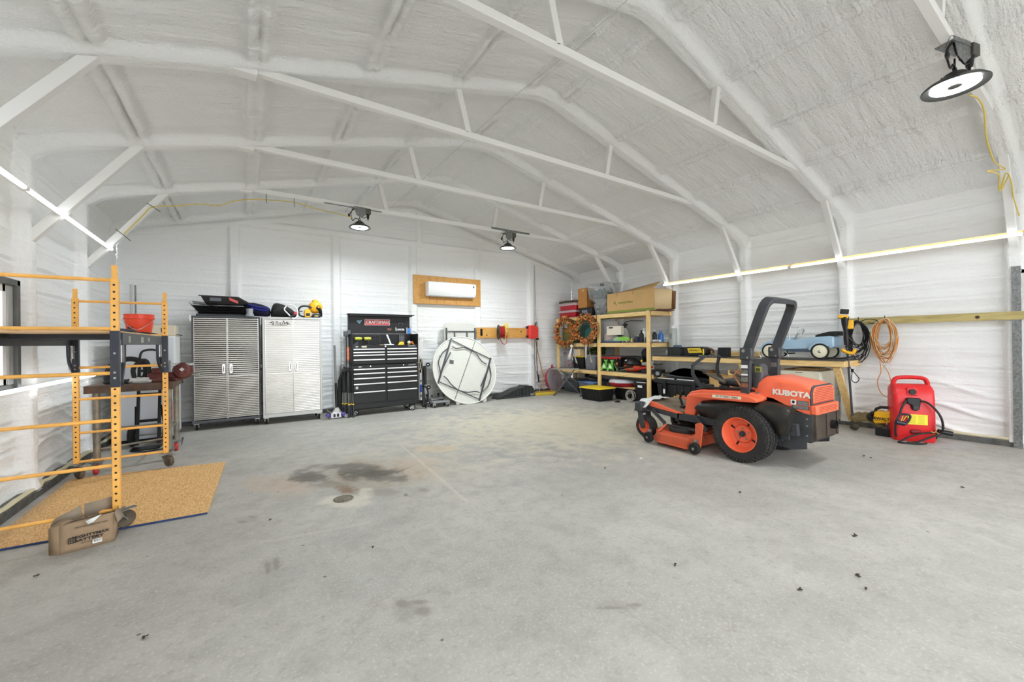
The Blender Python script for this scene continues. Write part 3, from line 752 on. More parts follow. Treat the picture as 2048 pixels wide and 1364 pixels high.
for x, s in ((-.772, 1), (-1.478, -1)):
    xi = x-s*.03
    m = MB(); m.bx((x-.004, 4.12, 1.375), (x+.004, 5.88, 1.462)); m.bx((xi-.02, 4.12, 1.372), (x, 5.88, 1.378)); m.bx((xi-.02, 4.12, 1.457), (x, 5.88, 1.463)); m.obj('side_rail', SLV, sc, True, label='dark grey channel rail')
    for y0, sy in ((4.08, 1), (5.91, -1)):
        m = MB(); m.tube(spline([(x-s*.02, y0+sy*.20, 1.375), (x-s*.02, y0+sy*.195, 1.28), (x-s*.02, y0+sy*.17, 1.20), (x-s*.01, y0+sy*.06, 1.10), (x, y0+sy*.03, 1.08)], 4), .014, 8); m.obj('rail_bracket', SLV, sc, True)
        m = MB(); m.cyl((x-s*.02, y0+sy*.10, 1.37), (x-s*.02, y0+sy*.10, 1.24), .02, n=10); m.obj('lock_pin', ZNC, sc, True)
m = MB(); m.bx((-1.47, 4.10, 1.463), (-.785, 5.89, 1.476)); m.obj('platform', mat('platform_plywood', (216, 184, 140), .7, var=.1), sc, True, label='plywood deck')
for yy in (4.55, 5.0, 5.45):
    m = MB(); m.bx((-1.46, yy-.02, 1.425), (-.79, yy+.02, 1.462)); m.obj('cross_member', SLV, sc, True)
m = MB(); m.bx((-.7715+.0045, 5.05, 1.40), (-.7665, 5.13, 1.44)); m.bx((-.7675, 4.75, 1.39), (-.7665, 4.86, 1.44)); m.bx((-.7675, 4.30, 1.39), (-.7665, 4.37, 1.44)); m.obj('sticker', mat('worn_sticker', (168, 172, 158), .6, var=.3, vs=60), sc, True, kind='stuff')

# ---- things on the platform
bk = thing('bucket', 'orange plastic bucket standing on the scaffold platform', 'bucket', (-.90, 5.50, 1.477))
ORB = mat('orange_plastic', (230, 74, 44), .4)
m = MB(); m.lathe([(.0, .002), (.088, .002), (.092, .01), (.113, .155), (.121, .158), (.121, .168), (.116, .170), (.116, .195), (.120, .197), (.120, .203), (.112, .203), (.086, .012), (0, .012)], (0, 0, 0), n=40); m.obj('pail', ORB, bk)
m = MB(); m.tube(spline([(-.12, 0, .165), (-.10, -.075, .12), (0, -.128, .045), (.09, -.09, .11), (.12, 0, .165)], 6), .0025, 5); m.obj('handle', ZNC, bk)
m = MB(); m.bx((-.07, -.108, .055), (-.03, -.104, .075)); m.obj('label_patch', mat('dark_print', (60, 22, 18)), bk)
m = MB()
v0 = MB(); v0.ball((-.99, 5.2, 1.50), (.13, .22, .028), 18, 8, .12); v0.obj('folded_cloth', mat('navy_cloth', (48, 58, 76), .9, var=.3), label='dark blue folded cloth on the scaffold platform beside the bucket', cat='cloth', sub=1)
m = MB(); m.bx((-.86, 4.6, 1.478), (-.80, 5.25, 1.488)); m.bx((-.83, 5.0, 1.488), (-.79, 5.7, 1.493))
m.obj('scrap_strip', mat('dark_scrap', (40, 40, 38), .8), label='thin dark strips lying along the platform edge', cat='scrap')

# ---- conduit leaning on the back wall corner
m = MB(); m.cyl((-1.50, 8.56, .02), (-1.51, 8.66, 2.34), .016, n=12)
m.obj('conduit_pipe', mat('grey_pvc', (196, 196, 194), .5), label='thin pale pipe leaning upright in the far left corner', cat='pipe')
m = MB(); m.cyl((-1.43, 8.56, .02), (-1.46, 8.66, 2.33), .011, n=12)
m.obj('conduit_pipe', GALV, label='thin steel pipe leaning upright beside the pale one in the far left corner', cat='pipe')

# ---- rolling welding table
PIPE = mat('rusty_pipe', (142, 138, 126), .55, metal=.5, var=.35, vs=10, dirt=.7, dcol=(150, 112, 60))
RST = mat('rusty_plate', (88, 72, 62), .6, metal=.3, var=.4, vs=6, dirt=.5, dcol=(128, 78, 46))
tb = thing('welding_table', 'low steel work table on pipe legs and red casters behind the scaffold', 'work table', (-1.03, 6.42, 0))
m = MB(); m.bx((-1.42, 5.98, .93), (-.70, 6.90, .945)); m.obj('top_plate', RST, tb, True)
m = MB(); m.bx((-1.42, 5.985, .865), (-.70, 6.0, .935)); m.bx((-1.42, 6.88, .865), (-.70, 6.895, .935)); m.bx((-1.41, 5.99, .865), (-1.40, 6.89, .935)); m.bx((-.72, 5.99, .865), (-.71, 6.89, .935)); m.obj('angle_frame', RST, tb, True)
REDW = mat('red_caster_wheel', (186, 46, 42), .4)
for (x, y) in ((-1.34, 6.06), (-1.34, 6.82), (-.775, 6.06+.25), (-.765, 6.82)):
    m = MB(); m.cyl((x, y, .135), (x, y, .93), .031, n=16); lg = m.obj('leg', PIPE, tb, True)
    m = MB(); m.bx((x-.05, y-.05, .125), (x+.05, y+.05, .135))
    for s in (-1, 1): m.bar((x+s*.022, y, .125), (x+s*.022+0, y-.03, .052), .05, .004, (0, 1, 0))
    m.cyl((x-.028, y-.03, .052), (x+.028, y-.03, .052), .006, n=8); ct = m.obj('caster', ZNC, tb, True)
    m = MB(); m.lathe([(.015, -.018), (.045, -.018), (.051, -.01), (.051, .01), (.045, .018), (.015, .018)], (x, y-.03, .052), (1, 0, 0), 20, True); m.obj('caster_wheel', REDW, ct, True)
for a, c_ in (((-1.34, 6.06, .36), (-1.34, 6.82, .36)), ((-1.34, 6.82, .36), (-.77, 6.82, .36)), ((-.775, 6.31, .36), (-.765, 6.82, .36)), ((-1.34, 6.06, .26), (-.775, 6.31, .26))):
    m = MB(); m.cyl(a, c_, .012, n=8); m.obj('stretcher', PIPE, tb, True)
m = MB(); m.box((-.745, 6.31, .58), (.004, .03, .22)); m.obj('paint_patch', REDW, tb, True)
# things on it
vs_ = thing('bench_vise', 'dark red bench vise clamped to the corner of the steel table', 'vise', (-.66, 6.30, .946))
VR = mat('vise_maroon', (92, 38, 32), .5, metal=.3, var=.3, dirt=.5, dcol=(150, 120, 100))
m = MB(); m.cyl((-.05, 0, .0), (-.05, 0, .03), .07, n=20); m.bx((-.12, -.05, .03), (.02, .05, .10)); m.obj('base', VR, vs_, bev=.008)
m = MB(); m.lathe([(.0, -.10), (.075, -.09), (.098, -.05), (.102, .0), (.098, .05), (.075, .09), (0, .10)], (.02, 0, .11), (0, 1, 0), 22); m.obj('body', VR, vs_)
m = MB(); m.box((.02, -.105, .13), (.035, .006, .035), (0, .78, 0)); m.obj('diamond_badge', mat('badge_silver', (190, 190, 186), .4), vs_)
m = MB(); m.bx((-.09, -.06, .17), (.12, .06, .20)); m.obj('jaw', ZNC, vs_, bev=.004)
m = MB(); m.cyl((.10, 0, .06), (.18, 0, .06), .014, n=10); m.cyl((.165, -.07, .06), (.165, .07, .06), .006, n=8); m.obj('screw_handle', ZNC, vs_)
m = MB()
loop = spline([(-1.30, 6.35, .96), (-1.30, 6.35, 1.10), (-1.22, 6.36, 1.19), (-1.10, 6.37, 1.21), (-1.00, 6.38, 1.14), (-1.0, 6.38, 1.0), (-1.12, 6.37, .955)], 8, True)
m.tube(loop, .011, 8, closed=True, flat=2.6)
m.obj('rubber_strap', mat('black_strap', (30, 30, 31), .7), label='looped black strap standing on the steel table', cat='strap')
m = MB(); m.tube(spline([(-1.05, 6.20, .955), (-1.07, 6.2, 1.10), (-1.0, 6.21, 1.19), (-.95, 6.22, 1.16), (-.93, 6.22, .96)], 8), .010, 8, flat=2.2)
m.obj('rubber_strap', mat('black_strap', (30, 30, 31)), label='second black strap hoop beside the red clamp', cat='strap')
m = MB()
for i in range(9): m.ball((-1.17+RND.uniform(-.10, .10), 6.14+RND.uniform(-.05, .05), .965), (.05, .03, .02), 8, 5, .2)
m.obj('bag', mat('black_bag', (34, 34, 34), .7), label='flat black bag under the straps on the steel table', cat='bag')
m = MB(); m.ball((-.99, 6.10, .972), (.10, .06, .035), 22, 10, .22)
m.obj('plastic_bag', mat('clear_film', (225, 226, 224), .3, alpha=.6), label='crumpled clear plastic bag on the steel table', cat='bag')
cl = thing('clamp', 'dark red clamp tool beside the clear bag on the steel table', 'clamp', (-.88, 6.14, .946))
m = MB(); m.bx((-.06, -.03, 0), (.08, .03, .10)); m.obj('body', VR, cl, bev=.01)
m = MB(); m.bx((-.02, -.02, .10), (.06, .02, .16)); m.bx((.08, -.02, .05), (.12, .02, .16)); m.obj('jaw', VR, cl, bev=.004)
m = MB(); m.cyl((-.06, 0, .04), (-.16, 0, .03), .012, n=8); m.obj('screw', ZNC, cl)

# ---- white upright freezer and box behind
fz = thing('upright_freezer', 'white upright freezer standing behind the steel table', 'freezer', (-1.12, 7.75, 0))
m = MB(); m.bx((-1.47, 7.62, .05), (-.86, 8.25, 1.50)); m.obj('body', WPL, fz, True, bev=.012)
m = MB(); m.bx((-1.47, 7.56, .06), (-.86, 7.615, 1.49)); dd = m.obj('door', mat('freezer_door', (205, 208, 212), .35), fz, True, bev=.012)
m = MB(); m.bx((-.92, 7.525, .80), (-.90, 7.56, 1.15)); m.obj('handle', GRY, dd, True, bev=.004)
m = MB(); m.bx((-1.45, 7.64, 0), (-.88, 8.2, .05)); m.obj('base', BLK, fz, True)
bx = thing('beige_box', 'beige box with a dark mark on top of the white freezer', 'box', (-1.0, 7.8, 1.505))
m = MB(); m.bx((-1.16, 7.66, 1.502), (-.86, 7.96, 1.66)); m.obj('body', mat('beige_plastic', (206, 196, 172), .5), bx, True, bev=.01)
m = MB(); m.bx((-1.02, 7.652, 1.56), (-.97, 7.66, 1.62)); m.obj('mark', BLK, bx, True)
m = MB(); m.tube(spline([(-.87, 7.7, 1.52), (-.84, 7.68, 1.52), (-.80, 7.66, 1.515), (-.78, 7.66, 1.51)], 5), .006, 6); m.obj('cable', BLK, bx, True)

# ---- hand truck
ht = thing('hand_truck', 'black hand truck with air wheels behind the steel table', 'hand truck', (-1.12, 7.1, 0))
for x in (-1.22, -1.00):
    m = MB(); m.bar((x, 7.24, .04), (x, 7.46, 1.20), .035, .035, (0, 1, 0)); m.obj('rail', BLKM, ht, True, bev=.004)
for z, y in ((.35, 7.30), (.70, 7.37), (1.02, 7.43)):
    m = MB(); m.bx((-1.22, y-.01, z-.018), (-1.0, y+.01, z+.018)); m.obj('crossbar', BLKM, ht, True)
m = MB(); m.bx((-1.26, 7.03, .012), (-.96, 7.24, .018)); m.obj('toe_plate', BLKM, ht, True)
for s, x in ((-1, -1.29), (1, -.93)):
    m = MB(); m.bar((x+.05*-s*1.0, 7.30, .55), (x+.03*-s, 7.40, .16), .02, .008); m.obj('brace', BLKM, ht, True)
    m = MB(); m.torus((x, 7.40, .145), (1, 0, 0), .10, .042, 30, 10); wh = m.obj('tyre', RUB, ht, True)
    m = MB(); m.lathe([(.0, -.02), (.03, -.03), (.035, -.01), (.075, -.012), (.078, .012), (.035, .01), (.03, .03), (0, .02)], (x, 7.40, .145), (1, 0, 0), 20); m.obj('rim', ZNC, wh, True)
m = MB(); m.cyl((-1.29, 7.40, .145), (-.93, 7.40, .145), .01, n=8); m.obj('axle', ZNC, ht, True)
m = MB(); m.tube(spline([(-1.22, 7.45, 1.18), (-1.2, 7.48, 1.28), (-1.11, 7.49, 1.31), (-1.02, 7.48, 1.28), (-1.0, 7.45, 1.18)], 5), .014, 8); m.obj('handle', BLK, ht, True)
m = MB(); m.tube([(-1.24, 7.02, .01), (-1.1, 6.9, .01), (-.80, 6.98, .01), (-.74, 7.05, .02), (-.73, 7.12, .10)], .008, 6)
m.obj('bent_rod', BLKM, label='thin dark rod lying on the floor under the steel table', cat='rod')

# ---- cardboard box in front of the scaffold
cb = thing('cardboard_box', 'crushed brown battery carton standing open in front of the scaffold post', 'box', (-.94, 3.98, 0))
CARDD = mat('dusty_cardboard', (160, 136, 108), .85, var=.15, vs=5, dirt=.5, dcol=(112, 96, 78))
CARDI = mat('cardboard_inside', (150, 136, 118), .9, var=.1)
A0, A1 = P(172, 1106, z=0), P(240, 1072, z=0)
f0 = vec((-1.03, 3.845, 0)); f1 = vec((-.78, 3.90, .0)); n_ = (f1-f0).cross(Vector((0, 0, 1))).normalized(); bk_ = -n_*.17
def quadslab(a, b_, c_, d, nm, mt, par=cb, lab=None):
    mm = MB(); mm.quad(a, b_, c_, d); return mm.obj(nm, mt, par, True, thick=.005, label=lab)
t_ = Vector((0, 0, .185)); top1 = Vector((.005, -.01, .20))
ff0, ff1 = f0.copy(), f1.copy()
mm = MB(); rings = []
nn = 8
for j in range(7):
    z = .19*j/6
    rings.append([ff0+(ff1-ff0)*(i/nn)+n_*(.012*math.sin(i*PI/nn)*math.sin(j*PI/6)+RND.uniform(-.0025, .0025))+Vector((0, 0, z+.012*(i/nn)*(j/6))) for i in range(nn+1)])
vs0 = [p for r in rings for p in r]; fs0 = [(j*(nn+1)+i, j*(nn+1)+i+1, (j+1)*(nn+1)+i+1, (j+1)*(nn+1)+i) for j in range(6) for i in range(nn)]
mm.add(vs0, fs0); mm.obj('front_panel', CARDD, cb, True, thick=.005)
corner = f0+Vector((-.055, .03, 0))
quadslab(f0, corner, corner+t_*.95, f0+t_, 'side_panel', CARDD)
cor2 = f1+Vector((.012, .05, 0)); quadslab(f1, cor2+bk_*.6, cor2+bk_*.6+top1, f1+top1, 'side_panel', CARDD)
quadslab(corner+bk_*.8, cor2+bk_, cor2+bk_+Vector((0, 0, .15)), corner+bk_*.8+Vector((0, 0, .15)), 'back_panel', CARDI)
quadslab(corner+Vector((0, 0, .006)), f0+(f1-f0)*.0+Vector((0, 0, .006)), f1+Vector((0, 0, .006)), cor2+bk_+Vector((0, 0, .006)), 'bottom_panel', CARDI)
quadslab(corner+bk_*.8+Vector((0, 0, .15)), f0+(f1-f0)*.42+bk_+Vector((0, 0, .16)), f0+(f1-f0)*.40+bk_*1.1+Vector((-.01, 0, .245)), corner+bk_*.9+Vector((.02, 0, .19)), 'flap', CARDI)
quadslab(f0+(f1-f0)*.44+bk_+Vector((0, 0, .16)), cor2+bk_+Vector((0, 0, .16)), cor2+bk_*1.1+Vector((-.005, 0, .255)), f0+(f1-f0)*.43+bk_*1.1+Vector((0, 0, .25)), 'flap', CARDI)
quadslab(corner+t_*.93, f0+t_, f0+t_+Vector((.05, .05, .012)), corner+t_*.93+Vector((.05, .06, .03)), 'flap', CARDD)
quadslab(f1+top1, cor2+bk_*.3+top1, cor2+bk_*.3+top1+Vector((.035, -.03, -.055)), f1+top1+Vector((.022, -.03, -.06)), 'flap', CARDI)
xd = (f1-f0).normalized(); fc = f0+(f1-f0)*.5+n_*.022
text('MIGHTYMAX', .024, fc+xd*.016+Vector((0, 0, .094)), xd, (0, 0, 1), LETK, cb, sx=1.25, off=.0006)
text('BATTERY', .024, fc+xd*.006+Vector((0, 0, .070)), xd, (0, 0, 1), LETK, cb, sx=1.4, off=.0006)
text('RECHARGEABLE BATTERY', .012, fc+xd*.02+Vector((0, 0, .158)), xd, (0, 0, 1), LETK, cb, sx=1.1)
text('NNTP 97 AYF', .009, fc+xd*.0+Vector((0, 0, .048)), xd, (0, 0, 1), LETK, cb, sx=1.2)
def plate(c_, xd_, w_, h_, m_, par, nm='label', d=.0015, up=(0, 0, 1), lab=None):
    xd_ = vec(xd_).normalized(); up = vec(up).normalized(); nn_ = xd_.cross(up); c_ = vec(c_)
    mm = MB(); mm.box(c_, (w_, h_, d), Matrix((xd_, up, nn_)).transposed()); return mm.obj(nm, m_, par, True, label=lab)
plate(fc-xd*.072+Vector((0, 0, .080)), xd, .034, .038, LETK, cb, 'emblem')
for k in range(3): plate(fc-xd*(.072-.011*(k-1))+n_*.0012+Vector((0, 0, .080)), xd, .0015, .032, CARDD, cb, 'emblem_line'); plate(fc-xd*.072+n_*.0012+Vector((0, 0, .070+.010*k)), xd, .028, .0015, CARDD, cb, 'emblem_line')
lb = plate(fc+xd*.045+Vector((0, 0, .040)), xd, .046, .026, WPL, cb, 'barcode_label', lab='white barcode label')
mm = MB()
for k in range(12): mm.box(fc+n_*.0016+xd*(.030+k*.0030)+Vector((0, 0, .043)), (RND.choice((.0008, .0016)), .0006, .014), (0, 0, math.atan2(xd.y, xd.x)))
mm.obj('barcode', LETK, lb, True, kind='stuff')
mm = MB(); mm.quad(fc+xd*.0+Vector((-.01, -.004, .19)), fc+xd*.07+Vector((0, -.006, .215)), fc+xd*.03+Vector((0, -.010, .175)), fc+xd*.005+Vector((0, -.008, .165)))
mm.obj('torn_paper', WPL, cb, True, thick=.001, label='torn white paper')

# ---- two steel cabinets
STN = mat('ribbed_steel_door', (186, 184, 178), .30, metal=.85, var=.06, vs=3)
CABD = mat('cabinet_charcoal', (74, 76, 80), .45, metal=.2)
CABL = mat('cabinet_light_grey', (186, 186, 182), .4, metal=.2)
def ribdoor(mb, x0, x1, y, z0, z1, n=43):
    pz = []; h = (z1-z0)/n
    for i in range(n):
        z = z0+i*h; pz += [(y, z), (y, z+h*.25), (y-.007, z+h*.5), (y-.007, z+h*.75)]
    pz += [(y, z1)]
    k = len(pz)
    mb.add([(x0, a, b_) for a, b_ in pz]+[(x1, a, b_) for a, b_ in pz], [(i, i+1, i+1+k, i+k) for i in range(k-1)])
def cabinet(x0, x1, yf, label, mc, name='storage_cabinet', zt=1.83, zb=.115, frame=False):
    t = thing(name, label, 'cabinet', ((x0+x1)/2, yf+.24, 0), group='ribbed steel storage cabinets')
    yb = yf+.46; fw_ = .035 if frame else .022
    m = MB(); m.bx((x0, yf+.005, zb), (x1, yb, zt)); m.obj('body', mc, t, True, bev=.004)
    for a_, b__ in (((x0, yf-.02, zt-fw_), (x1, yf+.01, zt+.004)), ((x0, yf-.02, zb), (x1, yf+.01, zb+fw_+.02)), ((x0, yf-.02, zb+fw_+.021), (x0+fw_, yf+.01, zt-fw_-.001)), ((x1-fw_, yf-.02, zb+fw_+.021), (x1, yf+.01, zt-fw_-.001))):
        m = MB(); m.bx(a_, b__); m.obj('door_frame', CABL if frame else CABD, t, True, bev=.003)
    xm = (x0+x1)/2; e = fw_+.003
    zmid = .865
    for s, a, b_ in ((1, x0+e, xm-.003), (-1, xm+.003, x1-e)):
        mb = MB(); ribdoor(mb, a, b_, yf-.014, zb+fw_+.022, zmid-.012, 24); ribdoor(mb, a, b_, yf-.014, zmid+.0, zt-fw_-.004, 28)
        mb.bx((a, yf-.018, zmid-.012), (b_, yf-.012, zmid)); mb.bx((a, yf-.014, zb+fw_+.022), (b_, yf+.004, zt-fw_-.004))
        for xx in (a, b_-.008): mb.bx((xx, yf-.022, zb+fw_+.022), (xx+.008, yf-.012, zt-fw_-.004))
        d = mb.obj('door', STN, t, True, ang=20)
        hx = xm-s*.050
        m = MB(); m.prism(rrect(.042, .155, .018, cx=hx, cy=.975), yf-.030, yf-.020, 'xz'); hp = m.obj('handle_plate', CHR, d, True, bev=.002)
        m = MB(); m.tube(spline([(hx, yf-.030, 1.03), (hx, yf-.045, 1.02), (hx, yf-.048, .975), (hx, yf-.045, .935), (hx, yf-.030, .925)], 4), .006, 8); m.obj('handle', CHR, hp, True) if False else m.obj('handle', CHR, d, True)
    for (x, y) in ((x0+.05, yf+.05), (x1-.05, yf+.05), (x0+.05, yb-.05), (x1-.05, yb-.05)):
        m = MB(); m.bx((x-.035, y-.035, .10), (x+.035, y+.035, zb)); m.bar((x-.016, y, .10), (x-.018, y+.015, .045), .03, .004, (0, 1, 0)); m.bar((x+.016, y, .10), (x+.018, y+.015, .045), .03, .004, (0, 1, 0)); ct = m.obj('caster', ZNC, t, True)
        m = MB(); m.lathe([(.012, -.014), (.042, -.014), (.046, -.008), (.046, .008), (.042, .014), (.012, .014)], (x, y+.015, .046), (1, 0, 0), 20, True); m.obj('caster_wheel', RUB, ct, True)
    return t
c1 = cabinet(-.715, .205, 8.12, 'ribbed steel cabinet with charcoal sides, left of the pair', CABD)
c2 = cabinet(.235, 1.15, 8.02, 'ribbed steel cabinet with a pale frame and black script, right of the pair', CABL, frame=True)
m = MB(); m.bx((-.735, 8.06, 1.75), (-.715, 8.20, 1.84)); m.obj('corner_cap', WPL, c1, True)
m = MB(); m.bx((.205, 8.10, .97), (.228, 8.13, 1.03)); m.obj('latch', GRY, c1, True, bev=.003)
mm = MB()
for (a, b_, c_) in (((.34, 1.72), (.36, 1.74), (.40, 1.70)), ((.37, 1.695), (.46, 1.685), (.52, 1.70)), ((.43, 1.70), (.45, 1.76), (.46, 1.70)), ((.47, 1.70), (.50, 1.74), (.51, 1.70)), ((.53, 1.70), (.55, 1.77), (.56, 1.72)),
                    ((.55, 1.70), (.60, 1.75), (.61, 1.71)), ((.36, 1.74), (.40, 1.75), (.39, 1.70)), ((.50, 1.69), (.57, 1.685), (.62, 1.715)), ((.58, 1.72), (.62, 1.73), (.65, 1.70))):
    mm.tube(spline([(a[0], 7.995, a[1]), (b_[0], 7.994, b_[1]), (c_[0], 7.995, c_[1])], 5), .004, 5)
mm.obj('script_lettering', LETK, c2, True, kind='stuff', label='black script lettering on the left door')

# ---- things on the cabinets
TZ = 1.835
wr = thing('wire_racks', 'stack of black wire racks on the left cabinet', 'wire racks', (-.27, 8.2, TZ))
m = MB(); m.bx((-.66, 8.13, TZ), (.03, 8.45, TZ+.035)); m.obj('tray', DGR, wr, True, bev=.004)
for i in range(5):
    z = TZ+.05+i*.028; dx = RND.uniform(-.03, .02)+.0; x0, x1 = -.70+dx+.03*(4-i)*.6, .02+dx; m = MB()
    for k in range(15): x = x0+(x1-x0)*k/14; m.tube([(x, 8.10, z), (x+.02, 8.45, z+.004)], .0028, 5)
    for k in range(6): y = 8.10+.35*k/5; m.tube([(x0, y, z), (x1, y, z)], .0035, 5)
    m.tube([(x0, 8.10, z+.02), (x1, 8.10, z+.02)], .004, 5); m.tube([(x0-.02, 8.10, z+.045), (x0+.0, 8.10, z), (x1, 8.10, z), (x1+.015, 8.10, z+.03)], .0035, 5)
    m.obj('rack', BLKM, wr, True, kind='stuff')
wr2 = MB()
for k in range(7): wr2.tube([(-.69+k*.04, 8.08, TZ+.225-k*.006), (-.66+k*.045, 8.3, TZ+.195-k*.008)], .003, 5)
for k in range(5): wr2.tube([(-.70, 8.08+k*.05, TZ+.225-k*.006), (-.38, 8.09+k*.05, TZ+.20-k*.006)], .003, 5)
wr2.obj('rack', BLKM, wr, True, kind='stuff')
tr = thing('plastic_tray', 'black plastic tray with a red sticker on top of the wire racks', 'tray', (-.30, 8.2, TZ+.19))
m = MB()
m.loft([[(-.42, -.1, .0), (.10, -.1, .0), (.10, .14, .0), (-.42, .14, 0)], [(-.50+.03, -.13, .10), (.17, -.13, .03), (.17, .17, .03), (-.47, .17, .10)], [(-.485, -.14, .135), (.02, -.14, .13), (.02, .18, .13), (-.485, .18, .135)]])
m.v = [(x+.19, y, z) for x, y, z in m.v]
tr_o = m.obj('body', BLK, tr, bev=.01)
m = MB(); m.prism([(-.32, .135), (.20, .13), (.37, .03), (.345, .02), (.19, .115), (-.32, .12)], -.15, -.142, 'xz'); m.obj('rim', BLK, tr)
plate(FR[tr] @ vec((-.10, -.143, .075)), (1, 0, .0), .15, .055, mat('grey_sticker', (88, 92, 100), .4), tr, 'sticker')
plate(FR[tr] @ vec((.14, -.143, .065)), (1, 0, -.45), .13, .045, mat('red_sticker', (206, 82, 78), .4), tr, 'sticker')
m = MB(); m.lathe([(0, 0), (.06, 0), (.062, .03), (.050, .045), (.045, .06), (.052, .13), (.048, .13), (.042, .065), (0, .06)], (.06, 8.07, TZ), n=24); m.obj('cup', mat('grey_cup', (150, 154, 160), .4), label='grey plastic cup at the right edge of the left cabinet', cat='cup')
m = MB()
fab = mat('navy_fabric', (30, 32, 58), .9, var=.35, vs=12)
def roll(pts, rz_, ry_, nz=.08, n=14):
    rings = []
    for i, p in enumerate(pts):
        r = []
        for k in range(n):
            a = 2*PI*k/n; q_ = 1+RND.uniform(-nz, nz); r.append((p[0], p[1]+ry_[i]*math.cos(a)*q_, p[2]+max(-.9, math.sin(a))*rz_[i]*q_))
        rings.append(r)
    return rings
m = MB(); m.loft(roll([(-.06, 8.30, TZ+.06), (-.02, 8.3, TZ+.11), (.06, 8.3, TZ+.14), (.18, 8.3, TZ+.13), (.29, 8.3, TZ+.115), (.38, 8.3, TZ+.09)], [.05, .10, .13, .12, .105, .08], [.08, .15, .17, .17, .15, .10])); fb = m.obj('folded_blanket', fab, sub=1, label='dark navy folded blanket across both cabinets', cat='blanket')
m = MB(); m.tube(spline([(.03, 8.13, TZ+.21), (.10, 8.11, TZ+.185), (.19, 8.11, TZ+.16), (.28, 8.11, TZ+.155), (.33, 8.12, TZ+.13), (.27, 8.11, TZ+.112), (.17, 8.11, TZ+.125), (.08, 8.11, TZ+.155)], 5), .022, 8, flat=.7); m.obj('fold', mat('royal_blue_fabric', (38, 42, 128), .9, var=.2), fb, True, label='brighter blue inner fold')
m = MB(); m.loft(roll([(.37, 8.28, TZ+.06), (.40, 8.28, TZ+.12), (.45, 8.28, TZ+.135), (.56, 8.28, TZ+.125), (.67, 8.28, TZ+.10), (.75, 8.28, TZ+.06), (.78, 8.28, TZ+.03)], [.06, .12, .135, .125, .09, .05, .03], [.1, .19, .2, .2, .17, .12, .08], .05)); m.obj('duffel_bag', mat('black_nylon', (38, 38, 36), .8, bump=.4, bs=14), sub=1, label='black cloth bag lying on the right cabinet', cat='bag')
hs = thing('white_hose', 'loop of white hose with a red and black fitting in front of the black bag', 'hose', (.72, 8.1, TZ))
m = MB(); m.tube(spline([(.83, 8.06, TZ+.19), (.88, 8.03, TZ+.215), (.96, 8.02, TZ+.19), (1.0, 8.01, TZ+.11), (.99, 7.995, TZ+.02), (.94, 7.985, TZ-.03), (.91, 7.985, TZ-.01), (.86, 8.01, TZ+.05), (.80, 8.03, TZ+.13), (.83, 8.06, TZ+.19)], 6), .011, 8); m.move((-.235, 0, 0)); m.obj('hose', WPL, hs, True)
m = MB(); m.box((.93, 7.99, TZ+.03), (.10, .03, .045), (0, -.7, 0)); m.move((-.235, 0, 0)); m.obj('fitting', BLK, hs, True, bev=.004)
m = MB(); m.box((.965, 7.99, TZ+.07), (.05, .032, .04), (0, -.7, 0)); m.move((-.235, 0, 0)); m.obj('fitting_end', RED, hs, True, bev=.004)
YM = mat('power_tool_yellow', (238, 178, 34), .4, var=.1)
cs = thing('chainsaw', 'yellow and black cordless chainsaw lying on the right cabinet', 'power tool', (.83, 8.10, TZ))
m = MB(); m.prism(rrect(.10, .13, .02, cx=.10, cy=.075), -.05, .06, 'xz'); m.bx((.07, -.04, .13), (.13, .05, .155)); m.obj('motor_housing', YM, cs, bev=.008)
m = MB(); m.prism(rrect(.065, .05, .008, cx=.105, cy=.055), -.056, -.05, 'xz'); m.obj('battery', BLK, cs, bev=.003)
m = MB(); m.tube(spline([(.03, -.02, .02), (-.03, -.02, .05), (-.04, -.02, .14), (.01, -.02, .20), (.11, -.02, .205), (.17, -.02, .18)], 5), .016, 10); m.obj('front_handle', BLK, cs)
m = MB(); m.tube(spline([(.03, -.01, .02), (.10, -.01, .015), (.2, 0, .03)], 4), .016, 8); m.obj('rear_handle', BLK, cs)
m = MB(); m.bx((-.02, .02, .11), (.03, .045, .125)); m.obj('switch', BLK, cs)
bl = thing('circular_saw', 'yellow round-bodied power tool standing behind the chainsaw', 'power tool', (1.045, 8.18, TZ))
m = MB(); m.lathe([(0, -.07), (.07, -.07), (.10, -.05), (.115, -.02), (.115, .04), (.09, .06), (0, .06)], (.03, 0, .20), (0, 1, .0), 22); m.obj('guard', YM, bl)
m = MB(); m.bx((-.02, -.06, .25), (.07, .05, .34)); m.obj('housing', YM, bl, bev=.02)
m = MB(); m.tube(spline([(.05, -.075, .20), (.10, -.07, .14), (.11, -.04, .03)], 5), .03, 8); m.cyl((.07, -.10, .20), (.07, -.07, .20), .03, n=16); m.obj('handle', BLK, bl)
m = MB(); m.cyl((.07, -.115, .20), (.07, -.10, .20), .018, n=14); m.obj('knob', YM, bl)
m = MB(); m.bx((-.03, -.12, 0), (.095, .06, .07)); bt = m.obj('battery', BLK, bl, bev=.008)
plate(FR[bl] @ vec((.03, -.121, .035)), (1, 0, 0), .06, .016, mat('pale_yellow_print', (226, 208, 130)), bl, 'label')
